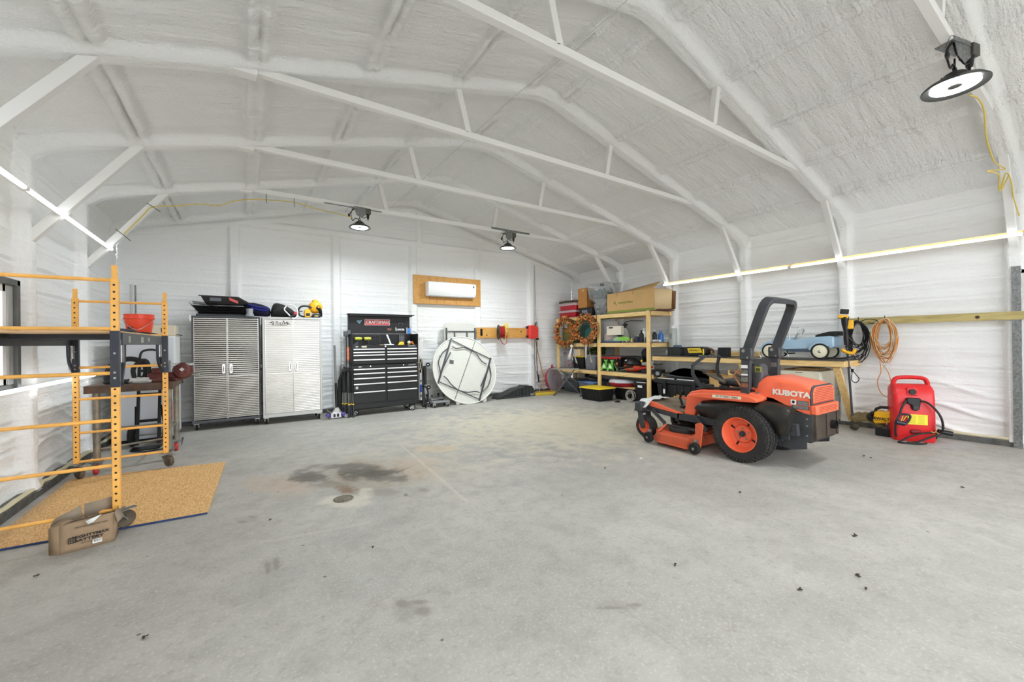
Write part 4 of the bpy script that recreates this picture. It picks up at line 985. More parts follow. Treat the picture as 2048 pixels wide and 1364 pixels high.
# ================================================================= BACK WALL
def dotmat(name, col, dcol, s, axes=(0, 1)):
    m = bpy.data.materials.new(name); m.use_nodes = True; nt = m.node_tree; b = nt.nodes['Principled BSDF']
    b.inputs['Roughness'].default_value = .5
    tc = N(nt, 'ShaderNodeTexCoord'); sp = N(nt, 'ShaderNodeSeparateXYZ'); nt.links.new(tc.outputs['Object'], sp.inputs[0])
    x = math_(nt, 'MULTIPLY', sp.outputs[axes[0]], s); y = math_(nt, 'MULTIPLY', sp.outputs[axes[1]], s)
    a = math_(nt, 'MULTIPLY', math_(nt, 'SINE', math_(nt, 'ADD', x, y)), math_(nt, 'SINE', math_(nt, 'SUBTRACT', x, y)))
    f = N(nt, 'ShaderNodeMapRange'); f.inputs[1].default_value = .35; f.inputs[2].default_value = .75; nt.links.new(a, f.inputs[0])
    mx = N(nt, 'ShaderNodeMix', data_type='RGBA'); mx.inputs[6].default_value = lin(col)+(1,); mx.inputs[7].default_value = lin(dcol)+(1,)
    nt.links.new(f.outputs[0], mx.inputs[0]); nt.links.new(mx.outputs[2], b.inputs['Base Color'])
    bp = N(nt, 'ShaderNodeBump'); bp.inputs['Strength'].default_value = .5; bp.inputs['Distance'].default_value = -.004
    nt.links.new(f.outputs[0], bp.inputs['Height']); nt.links.new(bp.outputs[0], b.inputs['Normal'])
    return m

# ---- tool chest
tc_ = thing('tool_chest', 'tall black rolling tool chest with silver drawer pulls and its lid open', 'tool chest', (2.29, 8.1, 0))
BC = mat('chest_black', (20, 20, 21), .5)
X0, X1, YF1 = 1.645, 2.94, 7.90
m = MB(); m.bx((X0, YF1+.02, .13), (X1, 8.36, .955)); m.obj('lower_cabinet', BC, tc_, True, bev=.006)
m = MB(); m.bx((X0+.005, YF1+.02, .962), (X1-.005, 8.34, 1.28)); m.bx((X0+.005, YF1+.02, 1.28), (X1-.005, YF1+.035, 1.325)); m.bx((X0+.005, YF1+.02, 1.28), (X0+.025, 8.34, 1.545)); m.bx((X1-.025, YF1+.02, 1.28), (X1-.005, 8.34, 1.545)); m.bx((X0+.005, 8.32, 1.28), (X1-.005, 8.34, 1.56)); m.obj('upper_chest', BC, tc_, True, bev=.003)
ld = MB(); ld.bx((X0+.02, 8.325, 1.552), (X1-.04, 8.34, 1.93)); ld.bx((X0+.0, 8.20, 1.925), (X1+.02, 8.345, 1.945)); ld.bx((X0+.02, 8.20, 1.90), (X1-.03, 8.21, 1.94)); ld.bx((X0+.015, 8.26, 1.56), (X0+.03, 8.34, 1.93))
lid = ld.obj('lid', BC, tc_, True, bev=.003)
m = MB(); m.bx((X0+.03, 8.318, 1.549), (X1-.06, 8.328, 1.553)); m.obj('hinge', ZNC, lid, True)
PULL = mat('brushed_pull', (225, 225, 222), .3, metal=.35)
for zs_, top in (([1.25, 1.19, 1.137, 1.05], 1.272), ([.873, .79, .70, .594, .44], .896)):
    for j, z in enumerate(zs_):
        zb_ = zs_[j+1]+.014 if j < len(zs_)-1 else (.975 if top > 1 else .235)
        for a, b_ in ((X0+.022, 2.252), (2.292, X1-.045)):
            m = MB(); m.bx((a, YF1, zb_+.004), (b_, YF1+.02, z+.012)); d = m.obj('drawer', BC, tc_, True, bev=.003)
            m = MB(); m.bx((a+.003, YF1-.016, z-.012), (b_-.003, YF1+.001, z+.010)); m.obj('pull', PULL, d, True, bev=.004)
m = MB(); m.bx((X0-.01, YF1+.005, .125), (X1-.02, 8.36, .215)); m.obj('base_skirt', BC, tc_, True, bev=.01)
for x, y, z in ((2.268, YF1+.016, 1.30), (1.98, YF1+.016, .925), (2.62, YF1+.016, .925)):
    m = MB(); m.cyl((x, y, z), (x, y-.012, z), .012, n=14); m.obj('lock', CHR, tc_, True)
for x, y in ((1.70, 7.93), (2.80, 7.93), (1.70, 8.28), (2.80, 8.28)):
    m = MB(); m.bx((x-.04, y-.04, .115), (x+.04, y+.04, .128)); m.bar((x-.03, y, .12), (x-.03, y+.02, .06), .05, .004, (0, 1, 0)); m.bar((x+.03, y, .12), (x+.03, y+.02, .06), .05, .004, (0, 1, 0)); ct = m.obj('caster', BLKM, tc_, True)
    m = MB(); m.lathe([(.03, -.025), (.055, -.025), (.062, -.014), (.062, .014), (.055, .025), (.03, .025)], (x+.0, y-.0, .063), (.5, 1, 0), 24, True); m.obj('caster_wheel', RUB, ct, True)
    m = MB(); d_ = Vector((.5, 1, 0)).normalized(); c_ = Vector((x, y, .063))-d_*.027; m.lathe([(.0, .0), (.012, -.004), (.014, 0)], c_, d_, 14)
    s_ = Vector((d_.y, -d_.x, 0))
    for k in range(5): a = k*2*PI/5; e = s_*math.cos(a)+Vector((0, 0, 1))*math.sin(a); m.bar(c_+e*.010, c_+e*.040, .014, .004, d_)
    m.torus(c_, d_, .040, .004, 24, 6); m.obj('chrome_hub', CHR, ct, True)
# badges and stickers
SR = mat('sign_red', (188, 40, 48), .4)
plate((2.23, 8.322, 1.785), (1, 0, 0), .50, .12, mat('sign_frame', (226, 196, 196), .4), tc_, 'sign_border', .004)
plate((2.23, 8.319, 1.785), (1, 0, 0), .48, .10, SR, tc_, 'sign', .004, lab='red rectangular sign on the lid')
text('CRAFTSMAN', .080, (2.23, 8.316, 1.785), (1, 0, 0), (0, 0, 1), LETW, tc_, off=.002, sx=.98)
text('CANCER', .050, (2.70, 8.322, 1.640), (1, 0, 0), (0, 0, 1), LETW, tc_, off=.002, sx=.85)
m = MB(); m.tube([(2.60, 8.32, 1.66), (2.605, 8.32, 1.69), (2.60, 8.32, 1.64), (2.61, 8.32, 1.61)], .006, 5); m.obj('sticker_figure', LETW, tc_, True)
m = MB(); m.tube(spline([(2.66, 8.32, 1.745), (2.68, 8.32, 1.775), (2.71, 8.32, 1.765), (2.74, 8.32, 1.78), (2.75, 8.32, 1.75)], 4), .009, 5, flat=.3); m.obj('script_sticker', mat('grey_print', (170, 170, 172)), tc_, True)
m = MB(); m.prism(rrect(.09, .045, .02, cx=2.47, cy=1.645), 8.318, 8.323, 'xz'); m.obj('oval_sticker', mat('rust_sticker', (128, 84, 72)), tc_, True)
m = MB(); m.prism([(1.82, 1.80), (1.86, 1.77), (1.87, 1.75), (1.89, 1.76), (1.92, 1.80), (1.93, 1.83), (1.89, 1.815), (1.85, 1.82)], 8.318, 8.323, 'xz'); m.obj('sticker', mat('teal_sticker', (126, 168, 184)), tc_, True)
m = MB(); m.prism([(1.70, 1.298), (1.735, 1.306), (1.775, 1.298), (1.735, 1.288)], 7.912, 7.919, 'xz'); m.obj('sticker', LETW, tc_, True)
m = MB(); m.prism(rrect(.10, .034, .015, cx=1.87, cy=1.298), 7.912, 7.919, 'xz'); m.obj('sticker', mat('tan_sticker', (196, 186, 158)), tc_, True)
m = MB(); m.prism([(1.755, .920), (1.79, .928), (1.835, .920), (1.79, .910)], 7.912, 7.919, 'xz'); m.obj('sticker', LETW, tc_, True)
m = MB(); m.prism(arc2(1.725, .53, .033, 0, 2*PI, 20)[:-1], 7.893, 7.899, 'xz'); m.obj('round_sticker', mat('round_sticker', (120, 124, 110)), tc_, True)
m = MB(); m.prism(arc2(1.725, .53, .016, 0, 2*PI, 10)[:-1], 7.889, 7.894, 'xz'); m.obj('round_sticker_centre', LETW, tc_, True)
for z in (1.300, .922):
    plate((2.80, YF1+.017, z), (1, 0, 0), .16, .034, mat('grey_badge', (92, 94, 96), .4, metal=.5), tc_, 'badge')
    text('CRAFTSMAN', .022, (2.80, YF1+.0155, z), (1, 0, 0), (0, 0, 1), mat('badge_letters', (190, 190, 190)), tc_)

# ---- tools in the open top tray (floor of the tray at 1.28)
TZ2 = 1.281
def drill(x, y, rz, label, my, mk=BLK, group='tools in the chest tray', z=TZ2, s=1.0):
    t = thing('cordless_drill', label, 'power tool', (x, y, z), rz, group)
    m = MB(); m.lathe([(0, -.09), (.028, -.088), (.034, -.05), (.034, .02), (.026, .045)], (0, 0, .17), (1, 0, 0), 14); m.obj('body', my, t)
    m = MB(); m.lathe([(.024, .045), (.026, .07), (.014, .095), (0, .098)], (0, 0, .17), (1, 0, 0), 12); m.obj('chuck', mk, t)
    m = MB(); m.bar((-.03, 0, .15), (-.045, 0, .05), .036, .04, (1, 0, 0)); m.obj('grip', mk, t, bev=.008)
    m = MB(); m.bx((-.085, -.038, 0), (.02, .038, .055)); m.obj('battery', mk, t, bev=.008)
    return t
GYM = mat('green_yellow', (190, 190, 70), .4)
drill(1.83, 8.12, .2, 'green and yellow cordless drill, left one in the chest tray', GYM)
drill(1.97, 8.16, 2.9, 'green and yellow cordless drill, right one in the chest tray', GYM)
sb = thing('sander', 'small orange and black sander at the left of the chest tray', 'power tool', (1.73, 8.0, TZ2), 0, 'tools in the chest tray')
m = MB(); m.bx((-.055, -.04, 0), (.055, .04, .035)); m.obj('base', mat('orange_base', (222, 132, 72), .5), sb, bev=.004)
m = MB(); m.prism([(-.05, .036), (.05, .036), (.05, .08), (.03, .115), (-.0, .09), (-.04, .06)], -.03, .03, 'xz'); m.obj('body', DGR, sb, bev=.006)
m = MB(); m.bx((2.03, 7.95, TZ2), (2.20, 8.02, TZ2+.03)); m.bx((2.04, 7.955, TZ2+.03), (2.19, 8.015, TZ2+.035)); m.obj('pencil_case', mat('blue_case', (104, 136, 206), .5), bev=.006, label='flat blue case in the chest tray', cat='case', group='tools in the chest tray')
hb = thing('hand_tool', 'tan and black hand tool beside the white tube in the chest tray', 'hand tool', (2.22, 8.03, TZ2), 0, 'tools in the chest tray')
m = MB(); m.bx((-.03, -.02, 0), (.05, .02, .05)); m.obj('head', mat('tan_tool', (206, 178, 130)), hb, bev=.008)
m = MB(); m.bar((-.03, 0, .03), (-.13, .03, .07), .025, .02); m.obj('grip', BLK, hb, bev=.006)
cg = thing('caulk_tube', 'white cylindrical tube lying in the middle of the chest tray', 'tube', (2.36, 7.99, TZ2), 0, 'tools in the chest tray')
m = MB(); m.cyl((-.09, 0, .03), (.09, 0, .03), .028, n=20); m.obj('tube', WPL, cg)
m = MB(); m.cyl((.09, 0, .03), (.10, 0, .03), .029, n=20); m.cyl((-.10, 0, .03), (-.09, 0, .03), .029, n=20); m.obj('end_cap', GRY, cg)
m = MB(); m.bx((-.02, -.02, 0), (.02, .02, .01)); m.bar((.045, .02, .05), (.02, .20, .25), .03, .012); m.obj('upright_blade', WPL, cg, bev=.002)
st = thing('yellow_tool', 'bright yellow tool lying right of centre in the chest tray', 'power tool', (2.58, 8.02, TZ2), 0, 'tools in the chest tray')
YB2 = mat('bright_yellow', (240, 206, 50), .4)
m = MB(); m.prism([(-.08, .03), (-.02, .05), (.0, .10), (.05, .11), (.09, .09), (.09, .03), (.04, .0), (-.02, .01)], -.03, .03, 'xz'); m.obj('body', YB2, st, bev=.01)
m = MB(); m.bx((-.10, -.02, .0), (.0, .02, .02)); m.obj('grip', BLK, st, bev=.004)
pl_ = thing('yellow_tool', 'yellow tool with a pale knob at the right of the chest tray', 'power tool', (2.76, 8.02, TZ2), 0, 'tools in the chest tray')
m = MB(); m.prism([(-.07, .02), (.0, .05), (.05, .04), (.06, .0), (-.03, .0)], -.025, .025, 'xz'); m.obj('body', YB2, pl_, bev=.006)
m = MB(); m.ball((.02, 0, .09), (.038, .03, .035), 14, 8); m.obj('knob', mat('pale_knob', (214, 206, 186)), pl_)
oc = thing('spring_clamp', 'orange clamp leaning at the right end of the chest tray', 'clamp', (2.87, 8.03, TZ2), 0, 'tools in the chest tray')
m = MB(); m.bar((-.03, 0, .11), (.03, 0, .0), .02, .03, (1, 0, 0)); m.obj('jaw', mat('clamp_orange', (236, 132, 52)), oc, bev=.004)
m = MB(); m.bar((-.05, .01, .10), (.02, .01, .03), .02, .022, (1, 0, 0)); m.obj('handle', mat('clamp_orange', (236, 132, 52)), oc, bev=.004)
for i in range(4):
    m = MB(); x = 2.15+i*.035; m.cyl((x, 8.312, 1.37), (x, 8.312, 1.50), .006, n=6); m.ball((x, 8.31, 1.505), (.010, .008, .018), 8, 5)
    m.obj('hanging_wrench', DGR, label='dark wrench hanging in the chest, %s of four' % ('leftmost', 'second from left', 'second from right', 'rightmost')[i], cat='wrench', group='wrenches hanging in the chest')
pr = thing('pegboard_strip', 'dark perforated strip inside the right end of the chest', 'rack', (2.72, 8.30, 1.36))
m = MB(); m.bx((-.06, 0, 0), (.06, .01, .17)); m.obj('panel', DGR, pr)
m = MB()
for i in range(4):
    for j in range(5): m.bx((-.045+i*.028, -.001, .02+j*.03), (-.037+i*.028, .0, .028+j*.03))
m.obj('hole', WPL, pr, kind='stuff')

# ---- pole stand and its label left of the chest
ps = thing('pole_stand', 'grey twin-pole stand with an orange label left of the tool chest', 'stand', (1.61, 8.15, 0))
m = MB(); m.bx((1.56, 8.16, 1.50), (1.64, 8.24, 1.60)); m.bx((1.62, 8.15, 1.52), (1.70-.02, 8.23, 1.62)); m.obj('head', mat('stand_head', (84, 86, 88), .5), ps, True, bev=.01)
m = MB(); m.bx((1.60, 8.20, .02), (1.615, 8.22, 1.56)); m.obj('back_plate', BLKM, ps, True)
for x, r_ in ((1.585, .011), (1.635, .017)):
    m = MB(); m.cyl((x, 8.2, .01), (x, 8.2, 1.52), r_, n=12); m.obj('tube', mat('stand_tube', (158, 160, 160), .35, metal=.6), ps, True)
m = MB(); m.bx((1.605, 8.16, .90), (1.66, 8.22, .96)); m.obj('bracket', GRY, ps, True, bev=.004)
plate((1.635, 8.175, 1.165), (1, 0, 0), .052, .26, mat('orange_label', (232, 128, 100), .5), ps, 'label')
for i, ch in enumerate('ZES'): text(ch, .05, (1.635, 8.173, 1.235-.07*i), (1, 0, 0), (0, 0, 1), mat('cream_print', (240, 230, 190)), ps)
# ---- folded tripods
def tripod(x, y, label, tilt):
    t = thing('folded_tripod', label, 'tripod', (x, y, 0), 0, 'folded black tripods')
    m = MB(); m.box((0, 0, .86), (.09, .08, .05)); m.cyl((0, 0, .80), (0, 0, .93), .02, n=10); m.obj('head', BLK, t, bev=.006)
    for k in range(3):
        a = k*2.1+tilt; dx, dy = math.cos(a), math.sin(a)
        m = MB(); m.tube([(.030*dx, .03*dy, .84), (.036*dx, .036*dy, .45)], .013, 10); lg = m.obj('leg', BLK, t)
        m = MB(); m.tube([(.036*dx, .036*dy, .45), (.04*dx, .04*dy, .24)], .006, 8); m.obj('leg_tube', ZNC, lg)
        m = MB(); m.cyl((.04*dx, .04*dy, .235), (.04*dx, .04*dy, .252), .019, n=10); m.obj('collar', YB2, lg)
        m = MB(); m.cyl((.04*dx, .04*dy, .235), (.045*dx, .045*dy, .02), .016, n=10); m.ball((.046*dx, .046*dy, .018), .018, 8, 5); m.obj('foot', DGR, lg)
    return t
tp = tripod(1.53, 8.0, 'folded black tripod with yellow collars, nearer the tool chest', .4)
tp2 = dup(tp, (1.605, 7.83, 0), 1.0, 'folded black tripod with yellow collars, in front against the tool chest')
m = MB(); m.loft([[(1.42, 8.10, .0), (1.50, 8.10, 0), (1.50, 8.2, 0), (1.42, 8.2, 0)], [(1.44, 8.12, .66), (1.52, 8.12, .86), (1.52, 8.2, .86), (1.44, 8.2, .66)]]); m.obj('tripod_bag', mat('black_nylon', (38, 38, 36)), bev=.02, label='slim black bag standing behind the tripods', cat='bag')
# ---- floor jack
fj = thing('floor_jack', 'purple and silver floor jack with a tall black-gripped handle', 'floor jack', (1.35, 7.95, 0))
PUR = mat('jack_purple', (82, 66, 150), .35, metal=.3)
m = MB(); m.bx((1.265, 7.87, .035), (1.285, 8.35, .11)); m.bx((1.425, 7.87, .035), (1.445, 8.35, .11)); m.obj('side_plate', ZNC, fj, True, bev=.004)
m = MB(); m.prism([(1.27, .02), (1.44, .02), (1.44, .105), (1.40, .12), (1.31, .12), (1.27, .105)], 7.855, 7.875, 'xz'); m.obj('front_plate', mat('bright_silver', (206, 206, 212), .25, metal=.7), fj, True, bev=.003)
for xx in (1.325, 1.385):
    m = MB(); m.prism(rrect(.035, .06, .014, cx=xx, cy=.065), 7.848, 7.856, 'xz'); m.obj('slot', BLK, fj, True)
m = MB(); m.bx((1.19, 7.88, .035), (1.26, 7.97, .09)); m.bx((1.45, 7.88, .03), (1.53, 7.97, .10)); m.obj('side_arm', PUR, fj, True, bev=.015)
for x in (1.17, 1.53):
    m = MB(); m.lathe([(.012, -.02), (.032, -.02), (.037, -.01), (.037, .01), (.032, .02), (.012, .02)], (x, 7.88, .037), (.3, 1, 0), 18, True); m.obj('caster_wheel', ZNC, fj, True)
m = MB(); m.prism([(1.30, .12), (1.43, .12), (1.385, .20), (1.355, .20)], 7.88, 7.90, 'xz'); m.bar((1.28, 7.88, .10), (1.36, 7.9, .21), .015, .02); m.bar((1.455, 7.88, .09), (1.385, 7.9, .21), .015, .02); m.obj('handle_socket', ZNC, fj, True)
m = MB(); m.cyl((1.37, 7.90, .20), (1.373, 7.97, .64), .022, n=14); m.obj('foam_grip', BLK, fj, True)
m = MB(); m.cyl((1.373, 7.97, .64), (1.378, 8.10, 1.33), .018, n=14); m.obj('handle', mat('handle_grey', (128, 130, 132), .35, metal=.6), fj, True)

# ---- right of the chest
pd = thing('white_paddle', 'white board hanging on the right side of the tool chest', 'board', (3.03, 8.0, 0))
m = MB(); m.bx((2.965, 8.02, 1.10), (3.07, 8.035, 1.42)); m.obj('board', WPL, pd, True, bev=.008)
m = MB(); m.ball((3.0, 8.01, 1.43), .008, 8, 5); m.obj('peg', BLK, pd, True)
m = MB(); m.tube(spline([(2.99, 8.0, 1.08), (2.985, 8.0, .98), (3.01, 8.0, .88), (2.975, 8.0, .78), (3.0, 8.0, .70), (3.03, 8.0, .78), (3.0, 8.0, .88), (3.03, 8.0, .98), (3.02, 8.0, 1.05)], 6), .007, 6); m.obj('rope', mat('tan_rope', (196, 180, 146), .9), label='loops of tan rope hanging beside the tool chest', cat='rope')
lv = thing('spirit_level', 'silver and blue level standing upright beside the tool chest', 'level', (3.0, 8.0, 0))
m = MB(); m.bx((2.985, 7.97, .18), (3.02, 7.99, .74)); m.obj('body', mat('level_silver', (196, 198, 202), .3, metal=.6), lv, True, bev=.002)
m = MB(); m.bx((2.983, 7.968, .34), (3.022, 7.992, .50)); m.obj('label', mat('level_blue', (38, 62, 140)), lv, True)
m = MB(); m.bx((2.992, 7.966, .24), (3.013, 7.968, .30)); m.bx((2.992, 7.966, .55), (3.013, 7.968, .60)); m.obj('vial', BLK, lv, True)
cr_ = thing('creeper', 'black mechanic creeper standing on end with its casters out', 'creeper', (3.12, 8.15, 0))
m = MB(); m.prism([(7.96, .03), (8.02, .03), (8.12, .60), (8.17, 1.0), (8.13, 1.02), (8.06, .60)], 3.03, 3.10, 'yz'); m.obj('board', BLK, cr_, True, bev=.01)
m = MB(); m.bx((3.10, 8.06, .48), (3.17, 8.12, .88)); m.obj('pad', mat('creeper_pad', (44, 44, 44), .7), cr_, True, bev=.02)
for z, x in ((.90, 3.19), (.42, 3.20), (.10, 3.18)):
    m = MB(); m.bx((x-.03, 8.09, z-.012), (x-.0, 8.13, z+.012)); ct = m.obj('caster', ZNC, cr_, True)
    m = MB(); m.torus((x+.015, 8.09, z), (.4, 1, 0), .030, .014, 18, 8); wh = m.obj('caster_wheel', RUB, ct, True)
    m = MB(); m.cyl((x+.01, 8.075, z), (x+.02, 8.10, z), .018, n=12); m.obj('hub', CHR, ct, True)
def curved(x0):
    m = MB(); m.tube(spline([(x0, 8.0, .47), (x0+.08, 7.98, .42), (x0+.10, 7.96, .28), (x0+.06, 7.93, .12), (x0+.02, 7.90, .02)], 6), .03, 8, flat=.5); return m
curved(3.05).obj('rubber_mat', RUB, label='curled black rubber piece at the foot of the creeper', cat='mat')
def dolly(x, y, label, flip=False):
    t = thing('furniture_dolly', label, 'dolly', (x, y, 0), 0, 'small caster dollies')
    zf = .095
    m = MB(); m.bx((-.17, -.12, zf), (.17, .12, zf+.022)); m.bx((-.19, -.14, zf-.01), (-.15, .14, zf+.03)); m.bx((.15, -.14, zf-.01), (.19, .14, zf+.03)); m.obj('frame', GRY, t, bev=.01)
    for sx in (-.15, .15):
        for sy in (-.10, .10):
            m = MB(); m.bx((sx-.025, sy-.025, .08), (sx+.025, sy+.025, .09)); m.bar((sx-.014, sy, .085), (sx-.014, sy-.012, .03), .03, .003, (0, 1, 0)); m.bar((sx+.014, sy, .085), (sx+.014, sy-.012, .03), .03, .003, (0, 1, 0)); ct = m.obj('caster', ZNC, t)
            m = MB(); m.lathe([(.008, -.011), (.028, -.011), (.031, -.006), (.031, .006), (.028, .011), (.008, .011)], (sx, sy-.012, .0315), (1, 0, 0), 16, True); m.obj('caster_wheel', BLK, ct)
    return t
d1 = dolly(3.42, 8.02, 'grey caster dolly standing on the floor left of the round table')
d2 = dup(d1, (3.44, 8.27, .245), 0, 'upturned grey dolly with wheels in the air behind the other', None); d2.rotation_euler = (PI, 0, .2); FR[d2] = Matrix.Identity(4)
m = MB(); m.tube([(3.10, 8.76, 1.62), (3.14, 8.66, 1.60), (3.22, 8.64, 1.50)], .004, 5); m.obj('short_wire', BLK, label='short black wire sticking out of the back wall', cat='wire')
jr = thing('blue_spray_can', 'blue and white object on the top right corner of the tool chest', 'can', (2.86, 8.26, 1.55))
m = MB(); m.bx((-.03, -.02, 0), (.03, .02, .12)); m.obj('body', mat('tag_blue', (70, 128, 206)), jr, bev=.006)
m = MB(); m.bx((-.05, .0, 0), (-.03, .02, .13)); m.obj('sheath', mat('clear_film', (225, 226, 224)), jr, bev=.003)

# ---- air conditioner on its board
OSBW = osb_mat('wall_strand_board', (196, 142, 70), (150, 100, 40), (220, 172, 100))
ab = thing('backing_panel', 'strand board panel on the back wall behind the air conditioner', 'board', (3.97, 8.7, 2.24))
xs_ = [3.125, 3.50, 3.68, 3.865, 4.18, 4.83]
for i in range(5):
    m = MB(); m.bx((xs_[i]+.002, 8.69, 2.24), (xs_[i+1]-.002, 8.712, 2.885)); m.obj('plank', OSBW, ab, True, bev=.002)
ac = thing('air_conditioner', 'white mini-split air conditioner on the strand board panel', 'air conditioner', (3.95, 8.6, 2.4))
m = MB(); m.prism([(8.69, 2.735), (8.69, 2.43), (8.60, 2.405), (8.545, 2.425), (8.50, 2.50), (8.49, 2.70), (8.51, 2.735)], 3.40, 4.60, 'yz'); m.obj('body', WPL, ac, True, bev=.010)
m = MB(); m.add([(3.44, 8.535, 2.432), (4.56, 8.535, 2.432), (4.56, 8.595, 2.402), (3.44, 8.595, 2.402)], [(0, 1, 2, 3)]); m.obj('air_vane', mat('vane_white', (214, 216, 218), .4), ac, True, thick=.004)
m = MB(); m.bx((4.51, 8.487, 2.64), (4.545, 8.491, 2.71)); m.obj('energy_label', mat('label_dark', (50, 70, 66)), ac, True)
m = MB(); m.bx((4.515, 8.4855, 2.68), (4.54, 8.4875, 2.70)); m.obj('label_patch', LETW, ac, True)

# ---- rail board with reels
rb = thing('wooden_rail', 'yellow pine board screwed to the back wall above the ramp', 'board', (5.45, 8.7, 1.45))
m = MB(); m.bx((4.70, 8.68, 1.458), (6.19, 8.70, 1.716)); m.obj('plank', wood_mat('amber_pine', (216, 162, 84), (190, 130, 60), 0), rb, True, bev=.003)
m = MB(); m.prism(rrect(.06, .17, .01, cx=4.83, cy=1.60), 8.674, 8.681, 'xz'); m.obj('slot_bracket', BLKM, rb, True)
for x, z in ((4.98, 1.53), (6.02, 1.62)):
    m = MB(); m.cyl((x, 8.678, z), (x, 8.682, z), .02, n=12); m.obj('knot', mat('knot_brown', (96, 60, 26)), rb, True)
cr2 = thing('cord_reel', 'black and yellow reel wound with red cord hanging on the pine board', 'cord reel', (5.31, 8.6, 1.60))
for s, r_ in ((-1, .20), (1, .20)):
    m = MB(); c_ = Vector((5.31+.085*s, 8.52, 1.60)); m.lathe([(.05, 0), (.17, 0), (.185, .008), (.185, -.008), (.17, -.012), (.05, -.012)], c_, (1, -.35, 0), 28, True); m.obj('flange', mat('reel_yellow', (206, 196, 60)) if s > 0 else mat('reel_dark', (52, 56, 48)), cr2, True)
m = MB(); d_ = Vector((1, -.35, 0)).normalized()
for k in range(6):
    c_ = Vector((5.31, 8.52, 1.60))+d_*(-.05+k*.02); m.torus(c_, d_, .135+.006*(k % 2), .011, 26, 6)
m.obj('wound_cord', mat('red_cord', (168, 32, 38), .5), cr2, True, kind='stuff')
m = MB(); m.cyl(Vector((5.31, 8.52, 1.60))-d_*.10, Vector((5.31, 8.52, 1.60))+d_*.10, .06, n=18); m.obj('drum', BLK, cr2, True)
m = MB(); m.tube(spline([(5.24, 8.50, 1.60), (5.22, 8.44, 1.45), (5.26, 8.42, 1.34), (5.34, 8.42, 1.30), (5.40, 8.42, 1.36), (5.42, 8.46, 1.52)], 6), .009, 6); m.obj('hanging_cord', mat('red_cord', (168, 32, 38)), cr2, True)
m = MB(); m.torus((5.42, 8.46, 1.76), (.5, 1, 0), .045, .016, 18, 8); m.bx((5.38, 8.52, 1.70), (5.46, 8.68, 1.76)); m.obj('carry_handle', YB2, cr2, True)
m = MB(); m.tube([(5.20, 8.42, 1.60), (5.30, 8.40, 1.56), (5.40, 8.42, 1.60), (5.46, 8.44, 1.68)], .005, 5); m.obj('tie_string', mat('pale_lilac', (196, 192, 214)), cr2, True)
hr = thing('hose_reel', 'red retractable reel at the right end of the pine board', 'reel', (6.33, 8.62, 1.60))
RR = mat('reel_red', (222, 66, 60), .4)
m = MB(); m.prism([(6.19, 1.43), (6.44, 1.43), (6.47, 1.50), (6.47, 1.68), (6.43, 1.76), (6.34, 1.79), (6.19, 1.78)], 8.52, 8.67, 'xz'); m.obj('housing', RR, hr, True, bev=.02)
m = MB(); m.bx((6.17, 8.60, 1.46), (6.195, 8.68, 1.52)); m.bx((6.17, 8.60, 1.70), (6.195, 8.68, 1.76)); m.bx((6.40, 8.50, 1.40), (6.46, 8.56, 1.45)); m.obj('bracket', BLK, hr, True)
m = MB(); m.tube(spline([(6.42, 8.53, 1.40), (6.42, 8.55, 1.0), (6.44, 8.56, .62), (6.48, 8.58, .40)], 6), .010, 6); m.obj('hose', BLK, hr, True)
m = MB(); m.tube(spline([(6.36, 8.55, 1.42), (6.35, 8.56, 1.1), (6.355, 8.56, .80), (6.40, 8.57, .60), (6.48, 8.58, .42)], 6), .006, 6); m.obj('air_line', BLK, hr, True)
m = MB(); m.cyl((6.48, 8.58, .48), (6.50, 8.58, .28), .022, n=10); m.obj('hose_end', BLK, hr, True)
m = MB(); m.bx((6.33, 8.62, 1.02), (6.48, 8.66, 1.09)); m.obj('wall_bracket', WPL, label='small white bracket on the wall below the red reel', cat='bracket', bev=.005)
ol = thing('outlet_plate', 'dark outlet box on the back wall above the red reel', 'outlet', (6.52, 8.7, 1.80))
m = MB(); m.bx((6.49, 8.66, 1.74), (6.55, 8.70, 1.87)); m.obj('box', DGR, ol, True, bev=.003)
m = MB(); m.bx((6.505, 8.655, 1.765), (6.535, 8.66, 1.795)); m.bx((6.505, 8.655, 1.815), (6.535, 8.66, 1.845)); m.obj('socket', WPL, ol, True)
cord('wall_cable', [(6.52, 8.69, 1.87), (6.50, 8.69, 2.4), (6.50, 8.70, 2.9), (6.49, 8.70, 3.4)], .005, DGR, 'thin dark cable running up the back wall from the outlet', 'cable')

# ---- folding tables
SPK = dotmat('blow_moulded_table', (224, 224, 214), (120, 120, 114), 190)
STEELT = mat('table_steel', (84, 86, 90), .4, metal=.5)
rt2 = thing('rectangular_folding_table', 'white rectangular folding table standing behind the round one', 'folding table', (4.22, 8.62, 0))
m = MB(); m.prism(rrect(.82, 1.81, .10, cx=4.225, cy=.915), 8.60, 8.635, 'xz'); m.obj('tabletop', dotmat('blow_moulded_top', (226, 226, 218), (120, 120, 114), 190, (0, 2)), rt2, True, bev=.008)
for a, c_ in (((3.86, 8.585, .2), (3.86, 8.585, 1.70)), ((4.60, 8.585, .2), (4.60, 8.585, 1.70))):
    m = MB(); m.bar(a, c_, .03, .025, (0, 1, 0)); m.obj('side_rail', STEELT, rt2, True, bev=.003)
for a, c_ in (((3.86, 8.58, 1.615), (4.60, 8.58, 1.615)), ((4.06, 8.575, 1.615), (4.08, 8.575, 1.2)), ((4.38, 8.575, 1.615), (4.40, 8.575, 1.2))):
    m = MB(); m.tube([a, c_], .012, 8); m.obj('leg_tube', STEELT, rt2, True)
U_ = Vector((0, .318, .948)).normalized(); Xr = Vector((1, 0, 0)); Nn = Xr.cross(U_)
CT = Vector((4.14, 8.195, .742))
